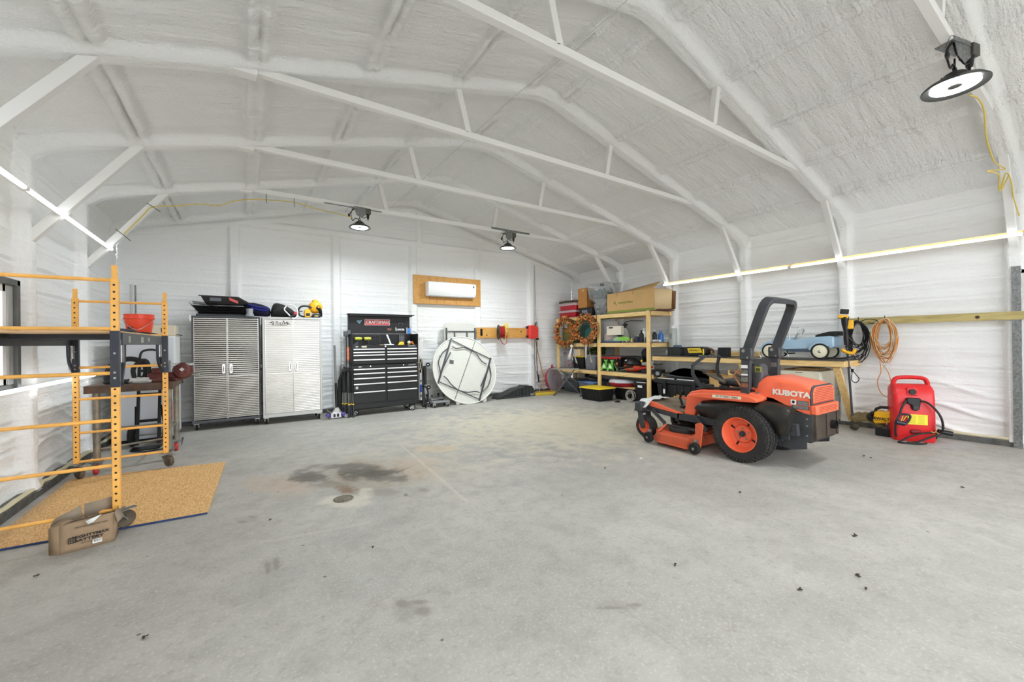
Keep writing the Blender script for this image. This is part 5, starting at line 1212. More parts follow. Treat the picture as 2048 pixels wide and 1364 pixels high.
MT = Matrix(((Xr.x, U_.x, Nn.x, CT.x), (Xr.y, U_.y, Nn.y, CT.y), (Xr.z, U_.z, Nn.z, CT.z), (0, 0, 0, 1)))
rt = thing('round_folding_table', 'white round folding table leaning upright, underside facing the room', 'folding table', M=MT)
def tl(a, b_, h=.02):
    p = P(860+a/7.18, 630+b_/7.18, y=8.2); o = Vector((0, 0, CAMZ)); d = p-o
    t = (CT-o).dot(Nn)/d.dot(Nn); w_ = o+d*t-CT
    return Vector((w_.dot(Xr), w_.dot(U_), h))
m = MB(); m.lathe([(0, -.02), (.765, -.02), (.785, -.012), (.787, .016), (.772, .020), (.762, .004), (0, .004)], (0, 0, 0), n=96); m.obj('tabletop', SPK, rt, ang=25)
m = MB(); m.torus((0, 0, .012), (0, 0, 1), .776, .013, 96, 8); m.obj('rim', mat('table_rim', (232, 232, 224), .4), rt)
for a, b_, w_ in (((300, 340), (110, 985), .036), ((865, 620), (700, 1235), .036)):
    m = MB(); m.bar(tl(*a, .022), tl(*b_, .022), w_, .03, (0, 0, 1)); m.obj('side_rail', STEELT, rt, bev=.004)
for pts in (((640, 390), (350, 1225)),): 
    m = MB(); m.tube([tl(*p, .012) for p in pts], .006, 6); m.obj('fold_seam', STEELT, rt)
for pts in (((310, 370), (865, 640)), ((130, 965), (700, 1215))):
    m = MB(); m.tube([tl(*p, .03) for p in pts], .011, 8); m.obj('spreader', STEELT, rt)
for pts in (((255, 480), (200, 525), (160, 570), (112, 680), (128, 780), (140, 870)), ((310, 460), (360, 488), (440, 480), (510, 483), (600, 530), (660, 575), (720, 660), (770, 700), (800, 712)),
            ((185, 885), (235, 925), (300, 1010), (400, 1085), (520, 1115), (640, 1105), (700, 1120)), ((835, 720), (862, 870), (830, 1000), (800, 1050), (745, 1105))):
    m = MB(); m.tube(spline([tl(*p, .045) for p in pts], 5), .012, 8); m.obj('leg_tube', STEELT, rt)
for a, b_ in (((285, 545), (170, 780)), ((810, 800), (715, 1035))):
    m = MB(); m.bar(tl(*a, .05), tl(*b_, .05), .024, .018, (0, 0, 1)); m.obj('lock_bar', STEELT, rt, bev=.003)
m = MB(); c_ = tl(308, 675, .006); m.box(c_, (.10, .09, .003), (0, 0, -.25)); m.obj('warning_label', mat('label_grey', (86, 88, 84), .5), rt)
for p in ((130, 590), (125, 680), (880, 680), (860, 640)):
    m = MB(); c_ = tl(*p, .01); m.ball(c_, (.012, .012, .008), 8, 5); m.obj('foot_cap', ZNC, rt)
for i, x in enumerate((3.86, 4.52)):
    m = MB(); m.box((x, 8.02-.0, .05), (.10, .06, .10)); 
    m.obj('white_block', WPL, bev=.012, label='small white block on the floor under the round table, %s side' % ('left', 'right')[i], cat='block', group='blocks under the round table') if i else m.obj('white_block', WPL, bev=.012, label='small white block on the floor under the round table, left side', cat='block', group='blocks under the round table')

# ---- car ramp
rp = thing('car_ramp', 'black plastic car ramp on the floor beside the round table', 'ramp', (5.5, 8.2, 0))
m = MB(); m.prism([(4.92, .0), (4.95, .035), (5.42, .20), (5.68, .235), (5.74, .275), (5.96, .25), (6.02, .0)], 8.12, 8.40, 'xz'); m.obj('body', mat('ramp_black', (46, 48, 48), .6), rp, True, bev=.008)
for k in range(9):
    x = 5.18+k*.10; h = min(.20, (x-4.95)*.345); m = MB(); m.bx((x, 8.105, .01), (x+.012, 8.125, h)); m.obj('rib', mat('ramp_rib', (66, 68, 68), .6), rp, True)
m = MB(); m.bx((5.10, 8.108, .01), (5.98, 8.122, .03)); m.bar((5.0, 8.115, .045), (5.45, 8.115, .20), .02, .012); m.obj('edge_rib', mat('ramp_rib', (66, 68, 68)), rp, True)
for x, z in ((5.62, .16), (5.62, .10)):
    m = MB(); m.cyl((x, 8.10, z), (x, 8.13, z), .02, n=12); m.obj('lightening_hole', BLK, rp, True)
m = MB(); m.bx((5.88, 8.10, .02), (5.98, 8.12, .07)); m.obj('tag', GRY, rp, True)

# ---- push broom
br = thing('push_broom', 'push broom with yellow bristles leaning against the back wall', 'broom', (6.3, 8.2, 0))
m = MB(); m.tube(spline([(6.42, 8.60, 1.42), (6.44, 8.52, 1.05), (6.46, 8.42, .70), (6.42, 8.30, .40), (6.36, 8.18, .12)], 6), .014, 10); m.obj('handle', mat('broom_wood', (160, 118, 72), .6), br, True)
m = MB(); m.bar((6.05, 8.12, .09), (6.60, 8.02, .09), .07, .03); m.obj('head', mat('broom_head', (146, 112, 46), .6), br, True, bev=.006)
m = MB(); m.bar((6.03, 8.12, .038), (6.61, 8.02, .038), .085, .075); m.obj('bristles', mat('bristle_yellow', (206, 176, 62), .9, bump=.8, bs=90), br, True, bev=.01, kind='stuff')
m = MB(); m.tube(spline([(6.16, 8.10, .10), (6.20, 8.12, .20), (6.30, 8.14, .26), (6.44, 8.12, .20), (6.52, 8.05, .10)], 6), .007, 6); m.obj('brace', ZNC, br, True)

# ---- red round wreath case
WRR = mat('case_red', (168, 32, 48), .4)
wc_ = thing('wreath_case', 'round red wreath case with a clear lid standing on edge on the floor', 'storage case', (6.72, 8.1, .0))
ax_ = Vector((.30, -1.0, .22)).normalized(); cc = Vector((6.76, 8.24, .345))
m = MB(); m.lathe([(.0, -.10), (.24, -.10), (.305, -.085), (.335, -.02), (.34, .0), (.325, .0), (.31, -.02)], cc, ax_, 40); m.obj('base', WRR, wc_, True)
m = MB(); m.lathe([(.325, .0), (.315, .035), (.27, .055), (.17, .06), (.155, .045), (.145, .06), (0, .062)], cc, ax_, 40); m.obj('lid', mat('smoky_lid', (150, 158, 162), .25, alpha=.55), wc_, True)
m = MB(); m.ball(cc+ax_*.0+Vector((.04, .03, .06)), (.09, .05, .10), 12, 8, .2); m.ball(cc+Vector((-.1, .0, .12)), (.08, .05, .06), 12, 8, .2); m.obj('contents', mat('pinkish_fabric', (160, 60, 72), .8), wc_, True, kind='stuff')
m = MB(); m.ball(cc+ax_*.02+Vector((.0, .0, -.19)), (.05, .04, .035), 12, 8); m.obj('contents', mat('tan_ball', (190, 160, 110)), wc_, True)
m = MB(); m.tube(spline([cc+ax_*-.05+Vector((-.09, -.06, .31)), cc+ax_*-.05+Vector((-.10, -.07, .38)), cc+ax_*-.05+Vector((.0, .02, .40)), cc+ax_*-.05+Vector((.01, .02, .33))], 5), .014, 8); m.obj('handle', WRR, wc_, True)

# ---- folding tray table
tt = thing('folding_tray_table', 'small grey folding tray table holding nothing, before the shelves', 'tray table', (6.75, 7.75, 0))
m = MB(); m.prism([(6.36, 7.86), (6.80, 7.36), (7.04, 7.60), (7.04, 7.66), (6.62, 8.12), (6.42, 7.98)], .655, .672, 'xy'); m.obj('top', mat('tray_grey', (150, 146, 138), .5), tt, True, bev=.004)
LGS = mat('leg_grey', (108, 108, 106), .4, metal=.4)
for a, b_ in (((6.50, 7.86, .65), (6.94, 7.42, .015)), ((6.74, 8.06, .65), (6.72+.35, 7.7, .3)), ((6.92, 7.62, .65), (6.60, 7.98, .015)), ((6.72, 7.44, .65), (6.42, 7.86, .015))):
    m = MB(); m.tube([a, b_], .009, 8); m.obj('leg', LGS, tt, True)
m = MB(); m.tube([(6.78, 7.30, .012), (7.08, 7.50, .012)], .012, 8); m.obj('foot_bar', BLK, tt, True)
m = MB(); m.tube([(6.40, 7.84, .012), (6.62, 8.02, .012)], .012, 8); m.obj('foot_bar', BLK, tt, True)
# ================================================================= RIGHT SIDE: SHELVES
su = thing('shelf_unit', 'pine lumber shelving with three tiers along the right wall', 'shelves', (7.45, 7.0, 0))
SF = 7.10
for y in (5.54, 6.97, 8.50):
    for x0 in (SF, 7.70):
        if x0 == SF: m = MB(); m.bx((x0, y-.045, 0), (x0+.038, y+.045, 1.985 if y < 8 else 1.975)); m.obj('post', PINEZ, su, True, bev=.003)
        elif y > 6: m = MB(); m.bx((7.72, y-.045, 0), (7.758, y+.045, 1.90)); m.obj('post', PINEZ, su, True, bev=.003)
for zt in (1.975, 1.30, .63):
    for x in (SF+.039, 7.68):
        for ya, yb_ in ((5.42, 6.96), (6.98, 8.55)) if x < 7.2 else ((5.42, 8.55),):
            m = MB(); m.bx((x-.001, ya, zt-.088), (x+.037, yb_, zt)) if x > 7.2 else m.bx((x-.036+.001, ya+.075, zt-.088), (x-.001, yb_-.02, zt))
            m.obj('beam', PINE, su, True, bev=.003)
    for y in (5.47, 8.48):
        m = MB(); m.bx((SF+.04, y-.019, zt-.088), (7.80, y+.019, zt)); m.obj('end_beam', PINEX, su, True, bev=.003)
    m = MB(); m.bx((SF+.005, 5.44, zt), (7.78, 8.58, zt+.012)); m.obj('shelf_board', mat('grey_hardboard', (112, 104, 92), .7, var=.2), su, True)
ZS1, ZS2, ZS3 = 1.99, 1.315, .645

def tote(name, x0, x1, y0, y1, z0, h, mb_, ml, label, cat='storage bin', taper=.03, lidh=.03, rib=0, contents=None, group=None, lip=.012, handle=False):
    t = thing(name, label, cat, ((x0+x1)/2, (y0+y1)/2, z0), 0, group)
    w, l = (x1-x0)/2, (y1-y0)/2
    def ring(w_, l_, z, r=.04): return [(p[0], p[1], z) for p in rrect(2*w_, 2*l_, min(r, w_*.4, l_*.4), 3)]
    m = MB(); m.loft([ring(w-taper, l-taper, .0), ring(w-taper*.8, l-taper*.8, .01), ring(w-.012, l-.012, h-lidh), ring(w, l, h-lidh), ring(w, l, h-lidh+.006)]); m.obj('tub', mb_, t, ang=50)
    if rib:
        m = MB(); n = int(l*2/.07)
        for k in range(1, n):
            y = -l+2*l*k/n
            m.bar((-w+taper*.75, y, .02), (-w+.012, y, h-lidh-.02), .012, .012, (1, 0, 0))
        n = int(w*2/.07)
        for k in range(1, n):
            x = -w+2*w*k/n
            m.bar((x, -l+taper*.75, .02), (x, -l+.012, h-lidh-.02), .012, .012, (0, 1, 0))
        m.obj('rib', mb_, t, kind='stuff')
    m = MB(); m.loft([ring(w+lip, l+lip, h-lidh+.007), ring(w+lip, l+lip, h-lidh*.5), ring(w-.01, l-.01, h-.004), ring(w*.9, l*.92, h)]); m.obj('lid', ml, t, ang=50)
    if contents:
        m = MB()
        for k in range(contents[1]):
            m.ball((RND.choice((-1, -1, 0, 1))*w*.6+RND.uniform(-.03, .03), RND.uniform(-l*.72, l*.72), RND.uniform(.05, max(.06, (h-lidh)*contents[2]))), RND.uniform(.02, .05), 7, 5, .2)
        m.obj('contents', contents[0], t, kind='stuff')
    return t
RTR = mat('red_clear_tub', (176, 22, 40), .35)
GLIT = mat('mixed_baubles', (150, 152, 140), .5, var=.8, vs=30)
GLIT2 = mat('green_baubles', (86, 108, 96), .5, var=.7, vs=30)
PKF = mat('pink_tinsel', (196, 112, 124), .6, var=.5, vs=25)
# top tier, left to right
tote('ornament_case', 7.16, 7.62, 7.86, 8.52, ZS1, .19, RTR, mat('pink_lid', (206, 176, 180), .35, alpha=.8), 'red ornament case at the far left of the top shelf, bottom of its stack', 'storage case', .02, .07)
tote('ornament_case', 7.16, 7.62, 7.84, 8.50, ZS1+.192, .19, RTR, mat('pink_lid', (206, 176, 180)), 'red ornament case at the far left of the top shelf, top of its stack', 'storage case', .02, .08)
gl = thing('garland', 'pink and green tinsel garland on top of the red ornament cases', 'garland', (7.38, 8.17, ZS1+.385))
m = MB(); m.tube(spline([(-.18, .34, .03), (-.20, .1, .035), (-.20, -.15, .03), (-.15, -.33, .03), (.1, -.3, .03), (.15, .2, .03)], 6), .028, 8); m.obj('green_core', mat('dull_green', (74, 76, 56), .9, var=.4, vs=30), gl)
m = MB()
for k in range(90):
    y = RND.uniform(-.33, .33); x = RND.uniform(-.22, .15); a = RND.uniform(0, 2*PI); l = RND.uniform(.04, .11)
    m.bar((x, y, .03), (x+l*.5*math.cos(a), y+l*.7*math.sin(a), .04+l*RND.uniform(.2, .9)), .006, .003)
m.obj('tinsel', mat('pink_red_tinsel', (186, 66, 88), .5, var=.5, vs=40), gl, kind='stuff')
bb = tote('storage_bin', 7.18, 7.60, 7.28, 7.76, ZS1, .21, mat('black_bin', (40, 40, 42), .5), BLK, 'small black bin with scribbled writing on the top shelf below the tall carton', 'storage bin', .02, .03)
mm = MB()
for k in range(4): mm.tube([(7.175, 7.42+k*.05, 2.04+.02*(k % 2)), (7.17, 7.43+k*.05, 2.13), (7.172, 7.45+k*.05, 2.07), (7.172, 7.45+k*.05, 2.14)], .004, 4)
mm.obj('chalk_writing', mat('chalk', (196, 200, 220)), bb, True, kind='stuff')
ct_ = thing('carton', 'tall brown carton standing on the small black bin on the top shelf', 'box', (7.36, 7.64, ZS1+.215))
m = MB(); m.bx((-.14, -.16, 0), (.14, .16, .50)); m.obj('body', mat('brown_carton', (184, 128, 66), .75, var=.1), ct_, bev=.004)
m = MB(); m.bx((-.142, .02, .42), (-.14, -.06, .47)); m.obj('label', mat('tan_label', (214, 178, 120)), ct_)
tb1 = tote('clear_tote', 7.16, 7.66, 6.78, 7.25, ZS1, .39, CLEARG, CLEAR, 'clear tote full of ornaments on the top shelf, bottom of two', 'storage tote', .07, .03, contents=(GLIT, 46, .85))
tb2 = tote('clear_tote', 7.12, 7.72, 6.74, 7.42, ZS1+.392, .40, CLEARG, CLEAR, 'clear tote full of ornaments on the top shelf, top of two', 'storage tote', .07, .04, contents=(GLIT2, 60, .6))
for t_, z, y in ((tb1, 2.26, 7.12), (tb2, 2.67, 6.80)):
    mm = MB(); x = 7.15 if t_ is tb1 else 7.13
    for k in range(3): mm.tube([(x, y+k*.045, z), (x-.003, y+.02+k*.045, z+.06), (x-.002, y+.03+k*.045, z+.005)], .006, 5)
    mm.obj('scribble', LETK, t_, True, kind='stuff')
lb_ = thing('long_carton', 'long brown carton with one flap open on the right end of the top shelf', 'box', (7.4, 6.05, ZS1))
LBW = mat('kraft_box', (196, 158, 104), .75, var=.06, vs=4)
m = MB(); m.bx((7.14, 5.40, ZS1), (7.60, 6.72, ZS1+.46)); m.obj('body', LBW, lb_, True, bev=.005)
m = MB(); m.bx((7.137, 5.40, ZS1+.004), (7.14, 6.72, ZS1+.055)); m.obj('green_band', mat('band_green', (128, 140, 56), .7), lb_, True)
m = MB(); m.add([(7.14, 5.42, ZS1+.46), (7.14, 6.60, ZS1+.46), (7.33, 6.50, ZS1+.50), (7.28, 5.34, ZS1+.60)], [(0, 1, 2, 3)]); m.obj('top_flap', LBW, lb_, True, thick=.004)
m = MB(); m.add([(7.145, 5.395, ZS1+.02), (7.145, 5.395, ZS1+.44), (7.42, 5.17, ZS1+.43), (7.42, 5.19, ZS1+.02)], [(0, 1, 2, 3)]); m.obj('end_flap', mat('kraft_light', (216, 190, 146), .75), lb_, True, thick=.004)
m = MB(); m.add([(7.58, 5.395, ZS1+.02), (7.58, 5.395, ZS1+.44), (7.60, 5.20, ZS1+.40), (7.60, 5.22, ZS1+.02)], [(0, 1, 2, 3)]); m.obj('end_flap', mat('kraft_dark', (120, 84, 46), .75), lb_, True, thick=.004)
text('evergreens', .085, (7.135, 6.17, ZS1+.23), (0, -1, 0), (0, 0, 1), mat('box_green', (126, 138, 48)), lb_, shear=.3, sx=1.1)
m = MB(); m.cyl((7.133, 6.48, ZS1+.24), (7.136, 6.48, ZS1+.24), .03, n=8); m.ball((7.135, 6.44, ZS1+.19), (.003, .018, .018), 8, 5); m.obj('leaf_mark', mat('box_green', (126, 138, 48)), lb_, True, kind='stuff')
plate((7.136, 5.75, ZS1+.38), (0, -1, 0), .18, .03, mat('box_print', (170, 160, 90)), lb_, 'print', .002)
for y in (5.95, 6.42): plate((7.136, y, ZS1+.42), (0, -1, 0), .05, .07, mat('tape', (180, 138, 84)), lb_, 'tape', .002)
m = MB(); m.bx((7.20, 5.30, 1.985), (7.70, 5.42, 2.01)); m.obj('wrapping_bundle', mat('mottled_cloth', (130, 84, 84), .9, var=.6, vs=30), bev=.01, label='flat mottled bundle on the shelf under the carton flap', cat='cloth')

# wreaths
LEAF = [mat('leaf_orange', (196, 112, 52), .8, var=.3), mat('leaf_rust', (158, 84, 40), .8, var=.3), mat('leaf_gold', (206, 150, 84), .8, var=.3), mat('leaf_green', (104, 104, 56), .8, var=.3)]
def wreath(cx, cy, cz, R, label, seed):
    r = random.Random(seed); t = thing('leaf_wreath', label, 'wreath', (cx, cy, cz), 0, 'autumn leaf wreaths')
    m = MB(); m.torus((0, 0, 0), (1, 0, 0), R, .028, 30, 8); m.obj('grapevine_ring', mat('dark_vine', (74, 52, 30), .9), t)
    for li, (n, mt) in enumerate(zip((150, 120, 90, 40), LEAF)):
        m = MB()
        for k in range(n):
            a = r.uniform(0, 2*PI); rr = R+r.uniform(-.085, .085)*(.9 if li < 3 else 1.2); x = r.uniform(-.085, .02)
            c_ = Vector((x, rr*math.cos(a), rr*math.sin(a)))
            e = Euler((r.uniform(0, 6.3), r.uniform(-1, 1), r.uniform(-.9, .9))).to_matrix(); s = r.uniform(.028, .05)
            pts = [(0, 0, -s), (0, s*.55, -s*.4), (.01, s*.35, 0), (0, s*.7, s*.35), (0, 0, s*1.1), (0, -s*.7, s*.35), (.01, -s*.35, 0), (0, -s*.55, -s*.4)]
            vs = [c_+e @ Vector(p) for p in pts]+[c_+e @ Vector((-.012, 0, 0))]
            m.add(vs, [(i, (i+1) % 8, 8) for i in range(8)])
        m.obj('leaves', mt, t, kind='stuff')
    return t
def ribbon(t, y, z, l, a):
    m = MB()
    m.add([(7.0, y, z), (7.0, y+.035, z), (6.99, y+.075*a, z-l), (6.99, y-.02+.03*a, z-l*.92)], [(0, 1, 2, 3)]); m.obj('ribbon_tail', mat('white_ribbon', (228, 226, 218), .6), t, True, thick=.003)
w1 = wreath(7.04, 8.09, 1.60, .33, 'autumn leaf wreath hanging on the left of the shelf front', 3)
w2 = wreath(7.03, 7.32, 1.655, .31, 'autumn leaf wreath hanging on the shelf front, right one of two', 5)
ribbon(w1, 7.80, 1.20, .34, 3.0); ribbon(w1, 7.76, 1.18, .40, -2.2)
m = MB(); m.ball((7.0, 7.83, 1.23), (.02, .05, .045), 10, 6); m.obj('ribbon_knot', mat('white_ribbon', (228, 226, 218)), w1, True)
ribbon(w2, 7.28, 1.33, .42, .6); ribbon(w2, 7.20, 1.31, .50, -1.6)
m = MB(); m.ball((7.0, 7.26, 1.335), (.02, .03, .03), 10, 6); m.obj('ribbon_knot', mat('white_ribbon', (228, 226, 218)), w2, True)

# second tier
m = MB(); m.bx((7.25, 8.16, ZS2), (7.55, 8.46, ZS2+.28)); m.obj('green_box', mat('olive_box', (120, 112, 60), .7), bev=.004, label='olive green box behind the left wreath', cat='box')
kb = thing('carton', 'brown carton with a white label seen through the left wreath', 'box', (7.4, 8.30, ZS2+.282))
m = MB(); m.bx((-.14, -.15, 0), (.14, .15, .26)); m.obj('body', mat('brown_carton', (184, 128, 66)), kb, bev=.004)
m = MB(); m.bx((-.143, -.02, .12), (-.14, .10, .24)); m.obj('label', WPL, kb)
tote('teal_tote', 7.22, 7.62, 7.30, 7.95, ZS2, .48, mat('teal_clear', (62, 104, 98), .3), mat('teal_lid', (108, 146, 138), .4), 'dark teal tote seen through the right wreath', 'storage tote', .03, .04)
pb = thing('plastic_bag', 'clear plastic bag of papers standing on the middle shelf', 'bag', (7.4, 6.8, ZS2))
m = MB(); m.loft([[(7.25+.30*c, 6.80+.30*s_*w_, z) for c, s_ in ((0, 1), (.4, 1.05), (1, .9), (1, -.9), (.4, -1.05), (0, -1))] for z, w_ in ((ZS2+.005, 1.0), (ZS2+.2, 1.06), (ZS2+.42, .95), (ZS2+.56, .72))]); m.obj('film', mat('clear_bag', (226, 228, 230), .2, alpha=.28), pb, True)
m = MB(); m.ball((7.36, 6.86, ZS2+.12), (.09, .16, .11), 10, 6, .25); m.obj('contents', mat('pinkish_contents', (206, 168, 150), .8, var=.3), pb, True, kind='stuff')
m = MB(); m.ball((7.36, 6.66, ZS2+.06), (.09, .10, .05), 10, 6, .25); m.obj('contents', mat('green_contents', (84, 112, 56), .8, var=.3), pb, True, kind='stuff')
m = MB(); m.ball((7.42, 6.76, ZS2+.38), (.07, .16, .12), 10, 6, .25); m.obj('contents', mat('brown_contents', (142, 120, 92), .8, var=.3), pb, True, kind='stuff')
wb = thing('white_box', 'white printed box in front of the clear bag on the middle shelf', 'box', (7.25, 6.58, ZS2+.17))
m = MB(); m.bx((-.05, -.22, .0), (.05, .22, .21)); m.obj('body', mat('ivory_box', (222, 214, 196), .6), wb, bev=.003)
m = MB(); m.bx((-.052, .02, .16), (-.05, .15, .19)); m.obj('print', LETK, wb)
m = MB(); m.bx((7.18, 6.36, ZS2), (7.30, 6.98, ZS2+.035)); m.obj('blue_folder', mat('slate_blue', (78, 96, 128), .6), bev=.01, label='flat blue folder at the front edge of the middle shelf', cat='folder')
sp_ = thing('pump_sprayer', 'white pump sprayer with a long black wand on the middle shelf', 'sprayer', (7.52, 6.52, ZS2))
m = MB(); m.lathe([(0, 0), (.09, 0), (.095, .02), (.095, .20), (.07, .28), (.04, .31), (.035, .34), (0, .34)], (0, 0, 0), n=24); m.obj('tank', mat('milky_plastic', (206, 208, 196), .4, alpha=.85), sp_)
m = MB(); m.cyl((0, 0, .34), (0, 0, .40), .04, n=16); m.bx((-.05, -.05, .40), (.05, .05, .43)); m.cyl((0, 0, .42), (0, 0, .47), .015, n=10); m.obj('pump', BLK, sp_)
m = MB(); m.tube([(-.02, -.03, .47), (-.05, -.22, .50), (-.1, -.55, .48), (-.1, -.62, .47)], .008, 8); m.obj('wand', BLK, sp_)
m = MB(); m.loft(roll([(7.25, 6.63, ZS2+.05), (7.27, 6.55, ZS2+.07), (7.3, 6.40, ZS2+.075), (7.3, 6.25, ZS2+.065), (7.3, 6.16, ZS2+.05)], [.03, .065, .07, .06, .03], [.03, .08, .09, .08, .03], .06)); m.obj('green_case', mat('lime_green', (140, 200, 84), .5), sub=1, label='lime green soft case on the middle shelf', cat='case')
m = MB(); m.ball((7.27, 6.46, ZS2+.155), (.05, .09, .02), 12, 6, .15); m.obj('black_pouch', BLK, label='small black pouch on top of the lime green case', cat='pouch')
def bottle(x, y, z, r, h, mb_, mc, label, cat='bottle', neck=.35, group='bottles on the middle shelf'):
    t = thing('bottle', label, cat, (x, y, z), 0, group)
    m = MB(); m.lathe([(0, 0), (r, 0), (r, h*.6), (r*.9, h*.7), (r*neck, h*.82), (r*neck, h*.9), (0, h*.9)], (0, 0, 0), n=18); m.obj('body', mb_, t)
    m = MB(); m.cyl((0, 0, h*.88), (0, 0, h), r*neck*1.2, n=12); m.obj('cap', mc, t)
    return t
bottle(7.28, 6.12, ZS2, .03, .10, mat('tan_bottle', (206, 176, 130)), WPL, 'small tan bottle beside the lime green case')
bottle(7.40, 6.10, ZS2, .045, .16, mat('grey_can', (84, 86, 84)), mat('gold_cap', (190, 160, 90)), 'dark can with a gold cap behind the small tan bottle')
bottle(7.33, 5.99, ZS2, .04, .15, mat('navy_bottle', (46, 56, 96)), WPL, 'small navy bottle on the middle shelf')
bottle(7.45, 5.98, ZS2, .04, .19, mat('pale_can', (196, 190, 176)), GRY, 'pale can behind the small navy bottle')
bottle(7.28, 5.85, ZS2, .052, .26, BLK, BLK, 'tall black bottle left of the right shelf post')
bottle(7.45, 5.92, ZS2, .055, .32, WPL, WPL, 'white pointed bottle behind the black bottle', neck=.25)
bottle(7.30, 5.72, ZS2, .045, .14, DGR, BLK, 'short dark bottle just left of the right shelf post')
bottle(7.40, 5.60, ZS2, .05, .26, BLK, mat('clear_cap', (206, 210, 216)), 'dark bottle right behind the right shelf post')
bottle(7.58, 5.58, ZS2, .065, .24, mat('blue_bottle', (64, 118, 190), .3), mat('blue_bottle', (64, 118, 190)), 'bright blue bottle at the right end of the middle shelf')
wt = thing('white_tube', 'white tube lying at the right end of the middle shelf', 'tube', (7.33, 5.49, ZS2))
m = MB(); m.cyl((0, -.08, .027), (0, .09, .027), .026, n=18); m.obj('tube', WPL, wt)
m = MB(); m.cyl((0, .09, .027), (0, .13, .027), .012, n=12); m.obj('nozzle', GRY, wt)
dk = thing('flat_tin', 'small flat tin at the front edge of the middle shelf', 'tin', (7.18, 6.22, ZS2))
m = MB(); m.bx((-.03, -.08, 0), (.03, .08, .035)); m.obj('body', ZNC, dk, bev=.006)
m = MB(); m.bx((-.031, -.03, .008), (-.03, .03, .028)); m.obj('label', BLK, dk)
jg = thing('water_jug', 'tall clear bottle with a white lid beside the shelf end', 'bottle', (7.66, 5.33, 1.037))
m = MB(); m.bx((-.10, -.11, 0), (.10, .11, .10)); m.obj('base_box', WPL, jg, bev=.006)
m = MB(); m.lathe([(0, .10), (.085, .10), (.085, .54), (.075, .57), (0, .57)], (0, 0, 0), n=24); m.obj('cylinder', mat('frosted', (176, 182, 176), .25), jg)
m = MB(); m.cyl((0, 0, .57), (0, 0, .63), .06, n=20); m.obj('cap', WPL, jg)
m = MB(); m.bx((-.088, -.03, .34), (-.08, .03, .46)); m.obj('label', mat('grey_pattern', (156, 156, 150), .6, var=.4, vs=60), jg)

# third tier
t_ = tote('clear_tote', 7.17, 7.62, 8.05, 8.50, ZS3, .50, CLEARG, CLEAR, 'tall clear tote at the far left of the lower shelf', 'storage tote', .04, .04, contents=(PKF, 30, .8))
mm = MB()
for k in range(3): mm.tube([(7.165, 8.20+k*.05, 1.0), (7.16, 8.22+k*.05, 1.07), (7.163, 8.235+k*.05, 1.01)], .005, 4)
mm.obj('scribble', LETK, t_, True, kind='stuff')
tote('black_tub', 7.17, 7.62, 7.60, 8.02, ZS3, .32, mat('tub_black', (26, 26, 27), .5), mat('tub_lid_yellow', (236, 202, 48), .4), 'black tub with a yellow lid on the lower shelf, left of the grey tote', 'storage tub', .03, .03, rib=1)
gm_ = thing('carton', 'small brown carton on the yellow lid of the shelved tub', 'box', (7.26, 7.84, ZS3+.325))
m = MB(); m.bx((-.08, -.13, 0), (.08, .13, .18)); m.obj('body', mat('kraft_light', (216, 190, 146)), gm_, bev=.003)
m = MB(); m.bx((-.083, .0, .0), (-.08, .13, .18)); m.obj('white_side', WPL, gm_)
m = MB()
for k in range(40): m.ball((7.50+RND.uniform(-.1, .1), 7.45+RND.uniform(-.25, .22), ZS3+.40+RND.uniform(0, .12)), .05, 6, 4, .3)
m.obj('greenery', mat('artificial_green', (60, 78, 34), .9, var=.6, vs=30), label='dark artificial greenery heaped behind the carton on the lower shelf', cat='greenery', kind='stuff')
tote('grey_tote', 7.16, 7.60, 7.16, 7.56, ZS3, .35, mat('grey_clear', (128, 130, 140), .35, alpha=.85), mat('grey_clear_lid', (176, 178, 184), .3, alpha=.85), 'smoky grey tote on the lower shelf left of the middle post', 'storage tote', .03, .03, contents=(mat('peach_contents', (206, 150, 124), .8), 14, .5))
# jack stands
JG = mat('jack_green', (120, 196, 84), .4)
def jack_stand(x, y, label):
    t = thing('jack_stand', label, 'jack stand', (x, y, ZS3), .2, 'bright green jack stands')
    for sx in (-1, 1):
        for sy in (-1, 1):
            m = MB(); m.bar((sx*.085, sy*.085, 0), (sx*.03, sy*.03, .17), .045, .012, (sx, -sy, 0)); m.obj('leg', JG, t, bev=.002)
    m = MB(); m.prism([(-.07, .045), (.07, .045), (.035, .16), (-.035, .16)], -.088, -.080, 'yz'); m.obj('side_plate', JG, t)
    m = MB(); m.cyl((0, 0, .15), (0, 0, .22), .028, n=12); m.bx((-.025, -.04, .22), (.025, .04, .25)); m.bx((-.025, -.045, .245), (.025, -.03, .262)); m.bx((-.025, .03, .245), (.025, .045, .262)); m.obj('saddle', JG, t, bev=.003)
    m = MB(); m.prism([(-.04, .08), (.02, .06), (.03, .12), (-.0, .14)], -.090, -.087, 'yz'); m.obj('sticker', WPL, t)
    return t
j1 = jack_stand(7.22, 6.85, 'bright green jack stand next to the middle shelf post')
dup(j1, (7.21, 6.64, ZS3), .1, 'bright green jack stand right of the other one')
kc = thing('red_topped_crate', 'black crate with a red bar across its top behind the jack stands', 'crate', (7.45, 6.78, ZS3))
m = MB(); m.bx((7.36, 6.52, ZS3), (7.66, 7.08, ZS3+.30)); m.obj('body', BLK, kc, True, bev=.006)
m = MB(); m.bx((7.32, 6.50, ZS3+.27), (7.345, 7.08, ZS3+.315)); m.obj('red_bar', RED, kc, True, bev=.004)
m = MB(); m.bx((7.40, 6.55, ZS3+.302), (7.66, 7.06, ZS3+.345)); m.obj('flat_pack', mat('plum_grey', (120, 96, 106), .5), label='flat plum-grey pack on top of the black crate', cat='package', bev=.004)
